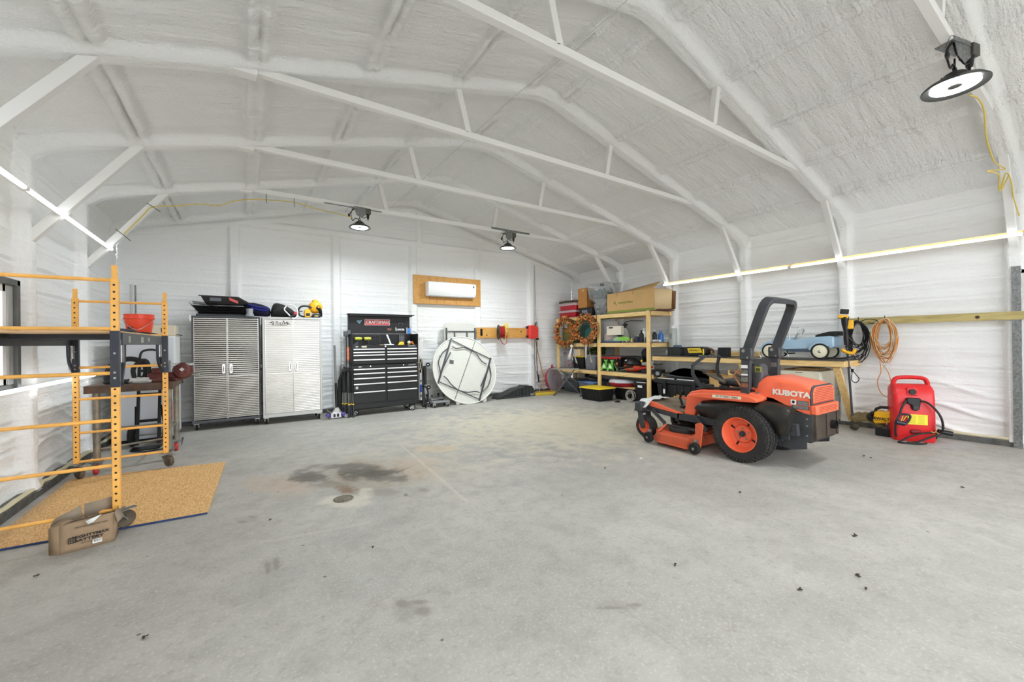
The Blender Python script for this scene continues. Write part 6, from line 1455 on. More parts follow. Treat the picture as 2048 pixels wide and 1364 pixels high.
tl_ = thing('tie_down_strap', 'thin strap with an orange buckle hanging beside the jack stands', 'strap', (7.2, 6.46, ZS3))
m = MB(); m.tube([(7.2, 6.50, ZS3+.31), (7.19, 6.495, ZS3+.16), (7.2, 6.50, ZS3+.02)], .006, 6); m.obj('strap', mat('tan_cord', (190, 170, 140)), tl_, True)
m = MB(); m.bx((7.17, 6.465, ZS3+.12), (7.2, 6.51, ZS3+.20)); m.obj('buckle', mat('buckle_orange', (236, 150, 50)), tl_, True, bev=.005)
ls = thing('leaf_vacuum', 'black and orange shop vacuum lying on the lower shelf', 'vacuum', (7.4, 6.15, ZS3))
OB = mat('vac_orange', (214, 84, 40), .4)
m = MB(); m.lathe([(0, .02), (.20, .02), (.24, .06), (.24, .13), (.22, .15), (0, .15)], (0, 0, 0), n=28); m.obj('tub', OB, ls)
m = MB(); m.lathe([(.235, .16), (.245, .18), (.235, .22), (.17, .30), (.10, .33), (0, .33)], (0, 0, 0), n=28); m.bx((-.1, -.30, .24), (.08, .1, .36)); m.obj('motor_head', BLK, ls, bev=.01)
m = MB(); m.ball((-.19, .08, .26), (.03, .03, .015), 8, 5); m.obj('badge', LETW, ls)
m = MB(); m.tube(spline([(-.2, .30, .30), (-.22, .36, .18), (-.24, .25, .08), (-.25, .0, .12), (-.25, -.15, .14)], 6), .025, 10); m.obj('hose', BLK, ls)
rl = thing('red_tool_bar', 'long red and silver tool lying across the front of the lower shelf', 'hand tool', (7.18, 5.9, ZS3))
m = MB(); m.bar((7.18, 6.38, ZS3+.03), (7.18, 5.95, ZS3+.09), .025, .02); m.obj('silver_arm', ZNC, rl, True)
m = MB(); m.bar((7.18, 5.98, ZS3+.085), (7.18, 5.48, ZS3+.14), .03, .03); m.obj('red_arm', RED, rl, True)
ms = thing('mitre_saw', 'silver and dark saw with handles at the right end of the lower shelf', 'power tool', (7.42, 5.66, ZS3))
m = MB(); m.bx((7.26, 5.50, ZS3), (7.62, 5.86, ZS3+.07)); m.obj('base', DGR, ms, True, bev=.006)
m = MB(); m.bx((7.28, 5.56, ZS3+.16), (7.42, 5.86, ZS3+.23)); m.cyl((7.33, 5.60, ZS3+.08), (7.33, 5.60, ZS3+.26), .035, n=14); m.obj('fence', mat('cast_alloy', (176, 176, 174), .35, metal=.6), ms, True, bev=.006)
m = MB(); m.lathe([(0, -.03), (.09, -.03), (.11, .0), (.09, .03), (0, .03)], (7.44, 5.86, ZS3+.42), (1, .3, 0), 20); m.obj('guard', BLK, ms, True)
m = MB(); m.bar((7.44, 5.84, ZS3+.35), (7.44, 5.80, ZS3+.07), .06, .08, (1, 0, 0)); m.obj('arm', BLK, ms, True, bev=.01)
m = MB(); m.tube([(7.30, 5.55, ZS3+.20), (7.22, 5.38, ZS3+.19), (7.22, 5.28, ZS3+.21)], .012, 8); m.obj('lever', BLK, ms, True)
m = MB(); m.ball((7.20, 5.79, ZS3+.26), (.02, .025, .03), 10, 6); m.obj('yellow_tag', YB2, ms, True)

# floor tier
tote('clear_tote', 7.20, 7.70, 7.86, 8.44, 0, .34, mat('dark_clear', (96, 104, 106), .3, alpha=.8), mat('dark_clear_lid', (70, 74, 76), .3), 'dark see-through tote on the floor under the left end of the shelf', 'storage tote', .04, .04, contents=(GLIT2, 20, .6))
tote('clear_tote', 7.16, 7.64, 7.24, 7.80, 0, .33, mat('pale_clear', (156, 162, 170), .3, alpha=.7), mat('blue_lid', (112, 146, 200), .4), 'see-through tote with a blue lid on the floor under the shelf', 'storage tote', .04, .04, contents=(GLIT, 30, .7))
tote('black_tub', 6.50, 7.02, 6.38, 7.02, 0, .30, mat('tub_black', (26, 26, 27)), mat('tub_lid_yellow', (236, 202, 48)), 'black tub with a bright yellow lid on the floor, frontmost of the two', 'storage tub', .05, .035, rib=1, lip=.02)
tote('black_tub', 7.16, 7.66, 5.96, 6.60, 0, .30, mat('tub_black', (26, 26, 27)), mat('tub_lid_pale', (226, 188, 130), .4), 'black tub under the red dish on the floor below the shelf', 'storage tub', .05, .035, rib=1, lip=.02)
dd_ = thing('wreath_case', 'flat round red case with a clear lid lying on the rear black tub', 'storage case', (7.36, 6.44, .302))
m = MB(); m.lathe([(0, 0), (.27, 0), (.31, .02), (.335, .07), (.34, .08), (.325, .08)], (0, 0, 0), n=48); m.obj('base', WRR, dd_)
m = MB(); m.lathe([(.335, .083), (.345, .09), (.32, .13), (.28, .155), (.15, .16), (0, .15)], (0, 0, 0), n=48); m.obj('lid', mat('milky_lid', (206, 206, 212), .3, alpha=.85), dd_)
m = MB(); m.bx((-.36, -.04, .06), (-.33, .04, .095)); m.obj('latch', WRR, dd_, bev=.005)
bt_ = thing('black_toolbox', 'black toolbox with a silver bar on the floor left of the right shelf post', 'toolbox', (7.35, 5.75, 0))
m = MB(); m.bx((7.14, 5.62, .0), (7.55, 5.93, .36)); m.obj('body', BLK, bt_, True, bev=.012)
m = MB(); m.bx((7.12, 5.60, .362), (7.56, 5.95, .45)); m.obj('lid', BLK, bt_, True, bev=.015)
m = MB(); m.bx((7.10, 5.62, .44), (7.12, 5.86, .455)); m.obj('bar', PULL, bt_, True)
m = MB(); m.bx((7.118, 5.72, .33), (7.122, 5.84, .38)); m.obj('sticker', WPL, bt_, True)
wc2 = thing('cable_coil', 'tangle of pale wire on the floor before the black toolbox', 'cable', (7.06, 5.95, 0))
m = MB()
for k in range(7): m.torus((7.03+RND.uniform(-.015, .015), 5.98+RND.uniform(-.02, .02), .14+RND.uniform(-.02, .02)), (1, RND.uniform(-.4, .4), RND.uniform(-.3, .3)), RND.uniform(.08, .12), .004, 20, 5)
m.obj('coil', mat('pale_wire', (176, 172, 162), .5), wc2, True, kind='stuff')
m = MB(); m.tube(spline([(7.02, 6.0, .06), (6.95, 6.12, .012), (6.86, 6.2, .008), (6.92, 6.05, .008), (7.0, 5.95, .02)], 6), .005, 5); m.obj('tail', mat('pale_wire', (176, 172, 162)), wc2, True)
m = MB(); m.box((6.84, 6.16, .012), (.16, .09, .022), (0, 0, .5)); m.obj('black_adapter', BLK, bev=.006, label='small black adapter lying on the floor before the black tubs', cat='adapter')
m = MB(); m.bar((7.45, 7.80, .44), (7.50, 7.05, .36), .06, .05); m.ball((7.44, 7.72, .47), (.05, .09, .03), 10, 6, .2); m.obj('folded_umbrella', BLK, label='long black bundle lying under the lowest shelf', cat='bundle')

# ================================================================= WORKBENCH
wbn = thing('workbench', 'long pine workbench with a dark top along the right wall', 'workbench', (7.5, 3.8, 0))
m = MB(); m.bx((7.13, 2.20, .935), (7.168, 5.46, 1.022)); m.obj('front_beam', PINE, wbn, True, bev=.003)
m = MB(); m.bx((7.17, 2.20, .935), (7.79, 2.238, 1.022)); m.obj('end_beam', PINEX, wbn, True, bev=.003)
m = MB(); m.bx((7.75, 2.24, .935), (7.788, 5.46, 1.022)); m.obj('rear_beam', PINE, wbn, True, bev=.003)
m = MB(); m.bx((7.115, 2.19, 1.023), (7.79, 5.44, 1.036)); m.obj('top', mat('bench_top', (76, 74, 72), .5, var=.25, vs=6), wbn, True, bev=.002)
for y in (2.30, 3.66):
    m = MB(); m.bar((7.17, y, .93), (7.75, y, .09), .038, .088, (0, 1, 0)); m.obj('diagonal_leg', PINEZ, wbn, True, bev=.003)
ZB = 1.037
# bench items
bx_ = thing('battery_box', 'black battery box with a blue-grey knob on the bench beside the shelf', 'box', (7.42, 5.06, ZB))
m = MB(); m.bx((-.12, -.15, 0), (.12, .15, .155)); m.obj('body', mat('box_black', (34, 36, 37), .4), bx_, bev=.006)
m = MB(); m.bx((-.125, -.155, .155), (.125, .155, .172)); m.obj('lid', mat('box_black', (34, 36, 37)), bx_, bev=.003)
m = MB(); m.prism([(-.08, .172), (.08, .172), (.05, .215), (-.05, .215)], -.05, .05, 'yz'); m.obj('knob', mat('blue_grey', (84, 104, 124), .4), bx_, bev=.004)
dr_ = thing('jobsite_radio', 'black and yellow rounded case lying on the workbench', 'case', (7.38, 4.60, ZB))
m = MB(); m.prism(rrect(.46, .18, .08, cy=.092), -.09, .09, 'yz'); m.obj('body', BLK, dr_, bev=.012)
m = MB(); m.prism([(-.16, .07), (.12, .06), (.15, .15), (-.12, .158)], -.098, -.088, 'yz'); m.obj('label_panel', YB2, dr_)
text('DEWALT', .05, (7.38-.0995, 4.60, ZB+.11), (0, -1, 0), (0, 0, 1), LETK, dr_, sx=1.1, off=.001)
m = MB(); m.bx((-.10, -.20, .02), (.0, -.16, .15)); m.obj('grip', YB2, dr_, bev=.02)
cp = thing('bar_clamp', 'brown and steel C-shaped clamp on the bench right of the yellow case', 'clamp', (7.42, 4.36, ZB))
m = MB(); m.torus((0, 0, .06), (1, 0, 0), .075, .022, 18, 8, .1, 3.1); m.obj('c_frame', mat('rust_brown', (112, 62, 44), .6, var=.3), cp)
m = MB(); m.cyl((0, -.12, .03), (0, .1, .03), .012, n=10); m.bx((-.02, -.14, 0), (.02, -.10, .12)); m.obj('screw', ZNC, cp)
m = MB()
for k in range(16): m.ball((7.22+RND.uniform(-.03, .04), 4.33+RND.uniform(-.14, .14), ZB+.012), (.014, .012, .012), 6, 4)
m.obj('loose_hardware', mat('shiny_hardware', (176, 178, 180), .3, metal=.8), label='scatter of small shiny hardware on the bench', cat='hardware', kind='stuff')
bk2 = thing('black_speaker', 'small black square speaker standing on the workbench', 'speaker', (7.30, 4.02, ZB))
m = MB(); m.bx((-.08, -.08, 0), (.08, .08, .17)); m.obj('cabinet', mat('speaker_black', (24, 24, 25), .6), bk2, bev=.006)
m = MB(); m.bx((-.083, -.07, .01), (-.08, .07, .16)); m.obj('grille', mat('speaker_cloth', (32, 32, 34), .9, bump=.5, bs=200), bk2)
m = MB(); m.bx((7.62, 3.55, ZB), (7.66, 4.60, ZB+.09)); m.obj('loose_board', PINE, bev=.003, label='short pine board standing on the back of the bench', cat='board')
m = MB(); m.tube(spline([(7.35, 3.93, ZB+.01), (7.3, 3.85, ZB+.008), (7.34, 3.75, ZB+.008), (7.42, 3.68, ZB+.01)], 5), .005, 5); m.obj('bench_wire', BLK, label='thin black wire lying on the bench beside the speaker', cat='wire')
m = MB(); m.ball((7.50, 3.72, ZB+.06), (.05, .06, .05), 10, 6, .1); m.obj('round_gadget', BLK, label='small dark round object on the bench behind the mower bar', cat='gadget')
m = MB(); m.bx((7.30, 3.60, ZB), (7.36, 3.68, ZB+.03)); m.obj('small_block', WPL, bev=.006, label='tiny white block on the bench behind the mower bar', cat='block')
m = MB(); m.bx((7.86-.02, 3.86, 1.42), (7.88-.02, 3.98, 1.56)); m.obj('wall_plate', mat('beige_plate', (196, 196, 172), .5), bev=.004, label='pale switch plate on the right wall behind the roll bar', cat='switch plate')

# pedal car
pc = thing('pedal_car', 'pale blue vintage pedal car with cream disc wheels on the workbench', 'pedal car', (7.40, 2.85, ZB))
PBL = mat('pedal_blue', (160, 190, 212), .25, coat=.5, var=.08, vs=3)
CRM = mat('cream_disc', (232, 228, 200), .4)
XN, XF = 7.24, 7.56
def pz(u, v, x=XN): p = P(u, v, x=x); return (p.y, p.z)
def s4(x, y): return (1440+x/6.4, 560+y/6.4)
side = [(650, 790), (665, 745), (700, 730), (860, 728), (870, 765), (960, 770), (1080, 745), (1200, 730), (1400, 715), (1450, 722), (1455, 850), (1400, 880), (1340, 810), (1270, 800), (1200, 820), (1150, 880), (830, 890), (760, 870), (700, 850), (670, 820)]
m = MB(); m.prism([pz(*s4(*p)) for p in side], XN+.0, XF, 'yz'); bd = m.obj('body', PBL, pc, True, bev=.015, seg=3)
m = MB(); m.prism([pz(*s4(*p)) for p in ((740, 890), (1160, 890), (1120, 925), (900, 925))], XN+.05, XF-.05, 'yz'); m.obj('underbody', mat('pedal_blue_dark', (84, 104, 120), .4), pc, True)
m = MB(); m.prism([pz(*s4(*p)) for p in ((648, 795), (655, 770), (670, 765), (672, 795))], XN+.02, XF-.02, 'yz'); m.obj('radiator', CHR, pc, True)
ws0, ws1, ws2 = pz(*s4(880, 768)), pz(*s4(895, 605)), pz(*s4(945, 605))
m = MB(); m.tube([(XN+.02, *ws0), (XN+.02, *ws1), (XF-.02, *ws1), (XF-.02, *ws0)], .010, 6); m.obj('windshield_frame', CHR, pc, True)
m = MB(); m.add([(XN+.02, *ws0), (XN+.02, *ws1), (XF-.02, *ws1), (XF-.02, *ws0)], [(0, 1, 2, 3)]); m.obj('windshield', mat('glass', (245, 250, 250)), pc, True)
sw = pz(*s4(965, 685)); m = MB(); m.torus((XN+.16, *sw), (0, .9, .55), .085, .009, 24, 8); m.bar((XN+.16, sw[0]-.07, sw[1]+.04), (XN+.16, sw[0]+.07, sw[1]-.04), .01, .01); m.cyl((XN+.16, *sw), (XN+.16, sw[0]+.10, sw[1]-.09), .008, n=8); m.obj('steering_wheel', CHR, pc, True)
m = MB(); m.prism([pz(*s4(*p)) for p in ((1200, 715), (1240, 695), (1380, 660), (1480, 655), (1480, 715), (1380, 712), (1300, 728), (1215, 730))], XN+.02, XF-.02, 'yz'); m.obj('seat', mat('seat_black', (28, 28, 28), .7), pc, True, bev=.01)
for (u, v) in ((1539.2, 702), (1639.7, 701.5)):
    c_ = P(u, v, x=XN-.03); zc = ZB+.122; r_ = .118
    for x, s in ((XN-.03, -1), (XF+.03, 1)):
        m = MB(); m.torus((x, c_.y, zc), (1, 0, 0), .108, .013, 36, 8); wh = m.obj('tyre', RUB, pc, True)
        m = MB(); m.lathe([(0, .012), (.06, .01), (.097, .0), (.10, -.006), (0, -.006)], (x, c_.y, zc), (s, 0, 0), 36); m.obj('wheel_disc', CRM, wh, True)
        m = MB(); m.ball((x+s*.014, c_.y, zc), (.014, .022, .022), 14, 8); m.obj('hub_cap', CHR, wh, True)
        m = MB(); m.torus((x, c_.y, zc), (1, 0, 0), .132, .007, 24, 6, .3, 2.7) if False else m.tube([(x, c_.y+.135*math.cos(a), zc+.135*math.sin(a)) for a in [(.15+.08*i) for i in range(30)]], .006, 6, flat=3); m.obj('fender', PBL, pc, True)
m = MB(); m.cyl((XN-.03, P(1539.2, 702, x=XN-.03).y, ZB+.122), (XF+.03, P(1539.2, 702, x=XN-.03).y, ZB+.122), .008, n=8); m.cyl((XN-.03, P(1639.7, 702, x=XN-.03).y, ZB+.122), (XF+.03, P(1639.7, 702, x=XN-.03).y, ZB+.122), .008, n=8); m.obj('axle', ZNC, pc, True)
m = MB(); m.bx((XN+.08, 2.95, ZB+.07), (XF-.08, 3.05, ZB+.09)); m.obj('pedal', BLK, pc, True)
m = MB(); m.tube(spline([(7.12, 2.44, ZB+.02), (7.10, 2.34, ZB+.03), (7.06, 2.22, ZB+.03), (7.10, 2.12, ZB+.05), (7.2, 2.06, ZB+.06)], 6), .02, 8, flat=.6); m.obj('black_strap', BLK, label='black strap hanging over the near corner of the workbench', cat='strap')

# ---- under the bench
TD = mat('tote_black', (30, 31, 33), .45)
tb3 = thing('rolling_toolbox', 'large black lidded toolbox with silver latches under the workbench', 'toolbox', (7.4, 4.85, 0))
m = MB(); m.loft([[(7.20, 4.42, 0), (7.66, 4.42, 0), (7.66, 5.32, 0), (7.20, 5.32, 0)], [(7.16, 4.36, .46), (7.70, 4.36, .46), (7.70, 5.38, .46), (7.16, 5.38, .46)]]); m.obj('tub', TD, tb3, True, bev=.01)
m = MB(); m.bx((7.13, 4.32, .465), (7.72, 5.42, .56)); m.obj('lid', TD, tb3, True, bev=.02)
for y0, y1 in ((4.95, 5.32), (4.52, 4.88)):
    m = MB(); m.bx((7.122, y0, .565), (7.14, y1, .585)); m.obj('silver_trim', PULL, tb3, True)
for y in (5.16, 4.52):
    m = MB(); m.bx((7.105, y-.035, .24), (7.13, y+.035, .54)); m.obj('latch', BLK, tb3, True, bev=.004)
    m = MB(); m.bx((7.098, y-.02, .27), (7.106, y+.02, .36)); m.obj('label', WPL, tb3, True)
for k in range(6):
    m = MB(); y = 4.45+k*.16; m.bx((7.15, y, .06), (7.19, y+.03, .45)); m.obj('rib', TD, tb3, True, bev=.004)
plate((7.15, 4.82, .17), (0, -1, 0), .30, .13, YB2, tb3, 'label', .01)
text('DEWALT', .045, (7.142, 4.82, .25), (0, -1, 0), (0, 0, 1), YB2, tb3, off=.001)
text('DS', .06, (7.143, 4.82, .17), (0, -1, 0), (0, 0, 1), LETK, tb3)
stl = thing('folded_stroller', 'folded black stroller lying on the large black toolbox', 'stroller', (7.4, 4.9, .57))
m = MB(); m.loft(roll([(7.4, 5.20, .63), (7.4, 5.05, .67), (7.4, 4.85, .70), (7.4, 4.65, .68), (7.4, 4.47, .65), (7.4, 4.38, .62)], [.04, .07, .10, .09, .07, .03], [.10, .16, .2, .2, .18, .1], .22)); m.obj('fabric', mat('black_fabric', (40, 40, 43), .85, var=.5, vs=18, bump=.5, bs=25), stl, True, sub=1)
for k in range(3):
    m = MB(); m.tube([(7.16, 5.22, .66-.02*k), (7.14, 4.5+.05*k, .60+.015*k), (7.2, 4.3, .58+.02*k)], .010, 6); m.obj('frame_tube', BLKM, stl, True)
m = MB(); m.torus((7.17, 5.36, .66), (1, .25, 0), .062, .022, 24, 10); wh = m.obj('wheel', RUB, stl, True)
m = MB(); m.lathe([(0, -.012), (.03, -.015), (.045, -.005), (.045, .005), (.0, .012)], (7.165, 5.36, .66), (1, .25, 0), 20); m.obj('hub', GRY, wh, True)
oc2 = thing('open_carton', 'brown carton with its flaps open under the workbench', 'box', (7.42, 4.12, 0))
m = MB(); m.bx((7.24, 3.90, .40), (7.62, 4.28, .70)); m.obj('body', LBW, oc2, True, bev=.004)
m = MB(); m.bx((7.22, 3.86, .0), (7.66, 4.29, .395)); m.obj('lower_carton', LBW, oc2, True, bev=.004)
m = MB(); m.add([(7.24, 4.28, .70), (7.24, 3.90, .70), (7.12, 3.95, .735), (7.12, 4.34, .735)], [(0, 1, 2, 3)]); m.obj('flap', LBW, oc2, True, thick=.004)
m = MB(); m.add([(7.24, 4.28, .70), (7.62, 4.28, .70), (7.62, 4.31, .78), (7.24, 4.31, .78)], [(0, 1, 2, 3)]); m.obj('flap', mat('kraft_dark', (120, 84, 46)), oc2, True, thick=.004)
m = MB(); m.bx((7.30, 3.90, .705), (7.6, 3.96, .80)); m.obj('plank_offcut', PINE, label='short pine offcut leaning on the open carton', cat='board', bev=.003)
# mini fridge
fr = thing('mini_fridge', 'cream mini refrigerator with a red maker badge under the bench end', 'refrigerator', (7.55, 2.80, 0))
FC = mat('fridge_cream', (216, 212, 190), .45, var=.06, dirt=.12)
m = MB(); m.bx((7.27, 2.52, .02), (7.78, 3.06, .855)); m.obj('body', FC, fr, True, bev=.01)
m = MB(); m.bx((7.215, 2.52, .03), (7.265, 3.06, .85)); dd2 = m.obj('door', FC, fr, True, bev=.012)
m = MB(); m.prism(rrect(.12, .065, .015, cx=2.98, cy=.76), 7.207, 7.214, 'yz'); m.obj('badge_plate', WPL, dd2, True)
m = MB(); m.prism(rrect(.11, .055, .012, cx=2.98, cy=.76), 7.204, 7.209, 'yz'); m.obj('badge', mat('badge_red', (156, 52, 58), .4), dd2, True)
text('Haier', .032, (7.2035, 2.98, .762), (0, -1, 0), (0, 0, 1), mat('cream_print', (240, 230, 190)), dd2)
plate((7.212, 2.80, .825), (0, -1, 0), .10, .012, mat('bronze', (150, 128, 96)), dd2, 'trim')
m = MB(); m.bx((7.25, 2.56, .857), (7.72, 3.02, .875)); m.obj('wood_offcut', wood_mat('dark_offcut', (136, 108, 66), (96, 72, 40), 0), label='flat dark board lying on top of the mini refrigerator', cat='board', bev=.003)
m = MB(); m.bx((7.24, 2.54, .877), (7.50, 2.86, .90)); m.obj('wood_offcut', wood_mat('dark_offcut', (136, 108, 66), (96, 72, 40), 0), label='shorter dark board on the upper stack over the mini refrigerator', cat='board', bev=.003)

# ================================================================= RIGHT WALL
r2 = thing('wall_rail', 'long greenish lumber rail fixed across the right wall, carrying the coiled cords', 'board', (7.8, 1.55, 1.6))
m = MB(); m.bx((7.765, .64, 1.555), (7.80, 2.36, 1.655)); m.obj('plank', TREAT, r2, True, bev=.003)
m = MB(); m.ball((7.764, 1.02, 1.60), (.002, .022, .02), 10, 6); m.obj('knot', mat('knot_dark', (70, 40, 24)), r2, True)
for y in (2.20, 1.90):
    m = MB(); m.tube(spline([(7.766, y, 1.60), (7.72, y, 1.58), (7.71, y, 1.63), (7.715, y, 1.67)], 4), .005, 6); m.obj('hook', BLKM, r2, True)
def coil(name, yc, ztop, w, h, n, r, mats, label, seed, tail):
    rr = random.Random(seed); t = thing(name, label, 'extension cord', (7.70, yc, ztop), 0, 'coiled cords on the right wall')
    for mi, mt in enumerate(mats):
        m = MB()
        for k in range(n):
            hh = h*rr.uniform(.55, 1.0); ww = w*rr.uniform(.65, 1.05); x0 = rr.uniform(-.05, .035); o = rr.uniform(-.025, .025)
            pts = [(7.71+x0*.5, yc+rr.uniform(-.02, .02), ztop+rr.uniform(-.01, .02)), (7.70+x0, yc+ww*.36+o, ztop-hh*.18), (7.70+x0*1.2, yc+ww*.5+o, ztop-hh*.5), (7.70+x0, yc+ww*.36+o, ztop-hh*.84), (7.70+x0, yc+o*1.5, ztop-hh),
                   (7.70+x0, yc-ww*.36+o, ztop-hh*.84), (7.70+x0*1.2, yc-ww*.5+o, ztop-hh*.5), (7.70+x0, yc-ww*.36+o, ztop-hh*.18)]
            m.tube(spline(pts, 4, True), r, 5, closed=True)
        m.obj('loops', mt, t, True, kind='stuff')
    m = MB(); m.tube(spline([(7.68, yc+p[0], ztop+p[1]) for p in tail], 5), r*1.0, 6); m.obj('tail', mats[0], t, True)
    m = MB(); m.box((7.68, yc+tail[-1][0], ztop+tail[-1][1]), (.03, .03, .05)); m.obj('plug', mats[-1], t, True, bev=.004)
    return t
coil('extension_cord', 2.20, 1.60, .26, .62, 17, .006, [BLK], 'black extension cord coiled on the left hook of the wall rail', 4, [(.08, -.55), (.10, -.68), (.04, -.78), (-.01, -.86), (.03, -.92), (.08, -.88), (.07, -.74)])
coil('extension_cord', 1.90, 1.62, .27, .66, 15, .0052, [mat('orange_cord', (206, 132, 56), .6), mat('beige_cord', (196, 184, 158), .6)], 'orange and beige cords coiled on the right hook of the wall rail', 9, [(.05, -.60), (.04, -.76), (.08, -.90), (.05, -1.05), (-.02, -1.12), (-.08, -1.05), (-.05, -.8), (.0, -.68)])
m = MB(); m.tube(spline([(7.70, 2.17, 1.60), (7.66, 2.08, 1.63), (7.66, 1.98, 1.61), (7.68, 1.97, 1.57), (7.70, 2.04, 1.565), (7.70, 2.08, 1.58)], 5), .006, 6); m.obj('cord_end', BLK, label='loose black cord loop lying over the wall rail between the coils', cat='cord')

# string trimmer
tr2 = thing('string_trimmer', 'yellow and black string trimmer standing head down against the bench end', 'string trimmer', (7.45, 2.25, 0))
tA, tB = P(1706, 848, x=7.36), P(1690, 640, x=7.26)
def tp_(k): return tA+(tB-tA)*k
m = MB(); m.cyl(tp_(0), tp_(.78), .0145, n=12); m.obj('shaft', DGR, tr2, True)
m = MB(); m.tube([tp_(.76), tp_(.82), tp_(.90), tp_(.96), tp_(1.03)], [.03, .035, .028, .045, .05], 12); m.obj('upper_housing', BLK, tr2, True)
sdv = Vector((.3, -.95, 0)).normalized()
m = MB(); m.box(tp_(.955)+sdv*.055, (.06, .075, .13), (0, 0, .3)); m.obj('yellow_housing', YM, tr2, True, bev=.015)
m = MB(); m.box(tp_(1.06)+Vector((0, 0, .03)), (.085, .10, .065), (.1, .1, .3)); m.obj('battery', BLK, tr2, True, bev=.01)
m = MB(); m.box(tp_(1.03)+Vector((0, .02, .0)), (.10, .12, .05), (.1, .1, .3)); m.obj('battery_mount', YM, tr2, True, bev=.012)
m = MB(); m.tube(spline([tp_(.72)+sdv*-.06, tp_(.70)+sdv*-.03, tp_(.68)+sdv*.05, tp_(.72)+sdv*.09], 5), .024, 10); m.obj('front_grip', YM, tr2, True)
m = MB(); m.tube(spline([tp_(.74)-sdv*.02, tp_(.76)+sdv*.05, tp_(.79)+sdv*.07, tp_(.83)+sdv*.02], 5), .016, 8); m.obj('grip_loop', BLK, tr2, True)
m = MB(); m.lathe([(0, -.03), (.045, -.03), (.05, 0), (.045, .035), (.02, .06), (0, .06)], tA+Vector((-.01, -.02, -.035)), (-.3, -.5, 1), 18); m.obj('spool_head', mat('muddy_black', (66, 60, 44), .8, var=.5), tr2, True)
m = MB(); m.tube(spline([tA+Vector((0, 0, .07)), tA+Vector((.0, -.12, .12)), tA+Vector((.0, -.24, .10)), tA+Vector((0, -.32, .02))], 5), [.03]*16, 8, flat=2.0); m.obj('guard', mat('muddy_guard', (112, 96, 62), .8, var=.3), tr2, True)

# leaf blower
lbw = thing('leaf_blower', 'yellow and black leaf blower with its battery on the floor by the fuel can', 'leaf blower', (7.35, 1.86, 0))
def bp_(u, v, x): return P(1680+u/8.527, 740+v/8.527, x=x)
m = MB(); prof = [(590, 715), (650, 690), (760, 720), (880, 690), (880, 880), (820, 905), (600, 910), (575, 860)]
m.prism([(bp_(a, b_, 7.32).y, bp_(a, b_, 7.32).z) for a, b_ in prof], 7.28, 7.44, 'yz'); m.obj('housing', YM, lbw, True, bev=.02)
m = MB(); m.tube([bp_(600, 720, 7.34), bp_(620, 660, 7.34), bp_(700, 635, 7.34), bp_(800, 640, 7.34), bp_(880, 650, 7.34), bp_(900, 720, 7.34)], .020, 8); m.obj('handle', BLK, lbw, True)
m = MB(); m.tube([bp_(590, 790, 7.36), bp_(540, 800, 7.37), bp_(500, 790, 7.38)], [.075, .07, .055], 14); m.obj('collar', BLK, lbw, True)
m = MB(); m.tube([bp_(510, 790, 7.38), bp_(440, 775, 7.42), bp_(380, 790, 7.45), bp_(330, 770, 7.48), bp_(260, 785, 7.5), bp_(200, 800, 7.53)], [.055, .052, .045, .052, .045, .035], 12); m.obj('nozzle', mat('dusty_nozzle', (140, 122, 84), .8, var=.25), lbw, True)
c_ = bp_(740, 980, 7.32); m = MB(); m.box((7.34, c_.y, .055), (.12, .16, .105)); m.obj('battery', BLK, lbw, True, bev=.01)
text('DEWALT', .050, bp_(680, 832, 7.276), (0, -1, 0), (0, 0, 1), LETK, lbw, off=.0015)
m = MB(); m.box(bp_(690, 868, 7.278), (.002, .12, .005)); m.obj('underline', LETK, lbw, True)

# red fuel caddy
fa, fbp = Vector((7.13, 1.69, 0)), Vector((7.335, 1.30, 0))
fx = (fbp-fa).normalized(); rzc = math.atan2(fx.y, fx.x)
fcn = thing('fuel_caddy', 'tall red plastic fuel caddy with a black hose and nozzle by the right wall', 'fuel can', fa+(fbp-fa)*.5, rzc)
FRD = mat('fuel_red', (214, 40, 42), .38, var=.06)
W2 = .205
def rr3(w_, y0, y1, z, r=.05): return [(p[0], p[1]+(y0+y1)/2, z) for p in rrect(2*w_, y1-y0, r, 4)]
m = MB(); m.loft([rr3(W2*.95, .012, .30, .0), rr3(W2, .0, .31, .02), rr3(W2, .0, .31, .30), rr3(W2, .01, .30, .56), rr3(W2, .03, .29, .66), rr3(W2*.97, .06, .27, .70), rr3(W2*.90, .09, .24, .735)]); m.obj('tank', FRD, fcn, bev=.0, ang=50)
m = MB(); m.tube(spline([(-W2*.82, .16, .70), (-W2*.80, .16, .765), (-W2*.62, .16, .812), (0, .16, .825), (W2*.62, .16, .812), (W2*.80, .16, .765), (W2*.82, .16, .70)], 6), .026, 12, flat=1.3); m.obj('handle', FRD, fcn)
m = MB(); m.prism(rrect(.11, .11, .02, cx=-.02, cy=.645), .012, .06, 'xz'); m.obj('fill_boss', FRD, fcn, bev=.01)
m = MB(); m.lathe([(0, 0), (.034, 0), (.037, .006), (.037, .02), (0, .02)], (-.02, .012, .645), (0, 1, 0), 20); m.v = [(x, y-.02, z) for x, y, z in m.v]; m.obj('fill_cap', BLK, fcn)
m = MB(); m.prism([(-.09, .56), (-.07, .57), (.04, .57), (.055, .55), (.045, .49), (.035, .42), (.0, .40), (-.03, .42), (-.045, .48), (-.085, .50)], -.035, .01, 'xz'); m.obj('pump_holder', BLK, fcn, bev=.01)
m = MB(); m.cyl((0, -.045, .445), (0, -.03, .445), .03, n=20); m.obj('pump_knob', mat('knob_black', (40, 40, 42), .3), fcn)
m = MB(); m.tube(spline([(.04, -.03, .535), (.10, -.05, .52), (.17, -.07, .44), (.22, -.08, .33), (.235, -.07, .20), (.20, -.06, .13), (.08, -.10, .07), (-.03, -.14, .02), (-.12, -.16, .012)], 8), .0125, 10); m.obj('hose', BLK, fcn)
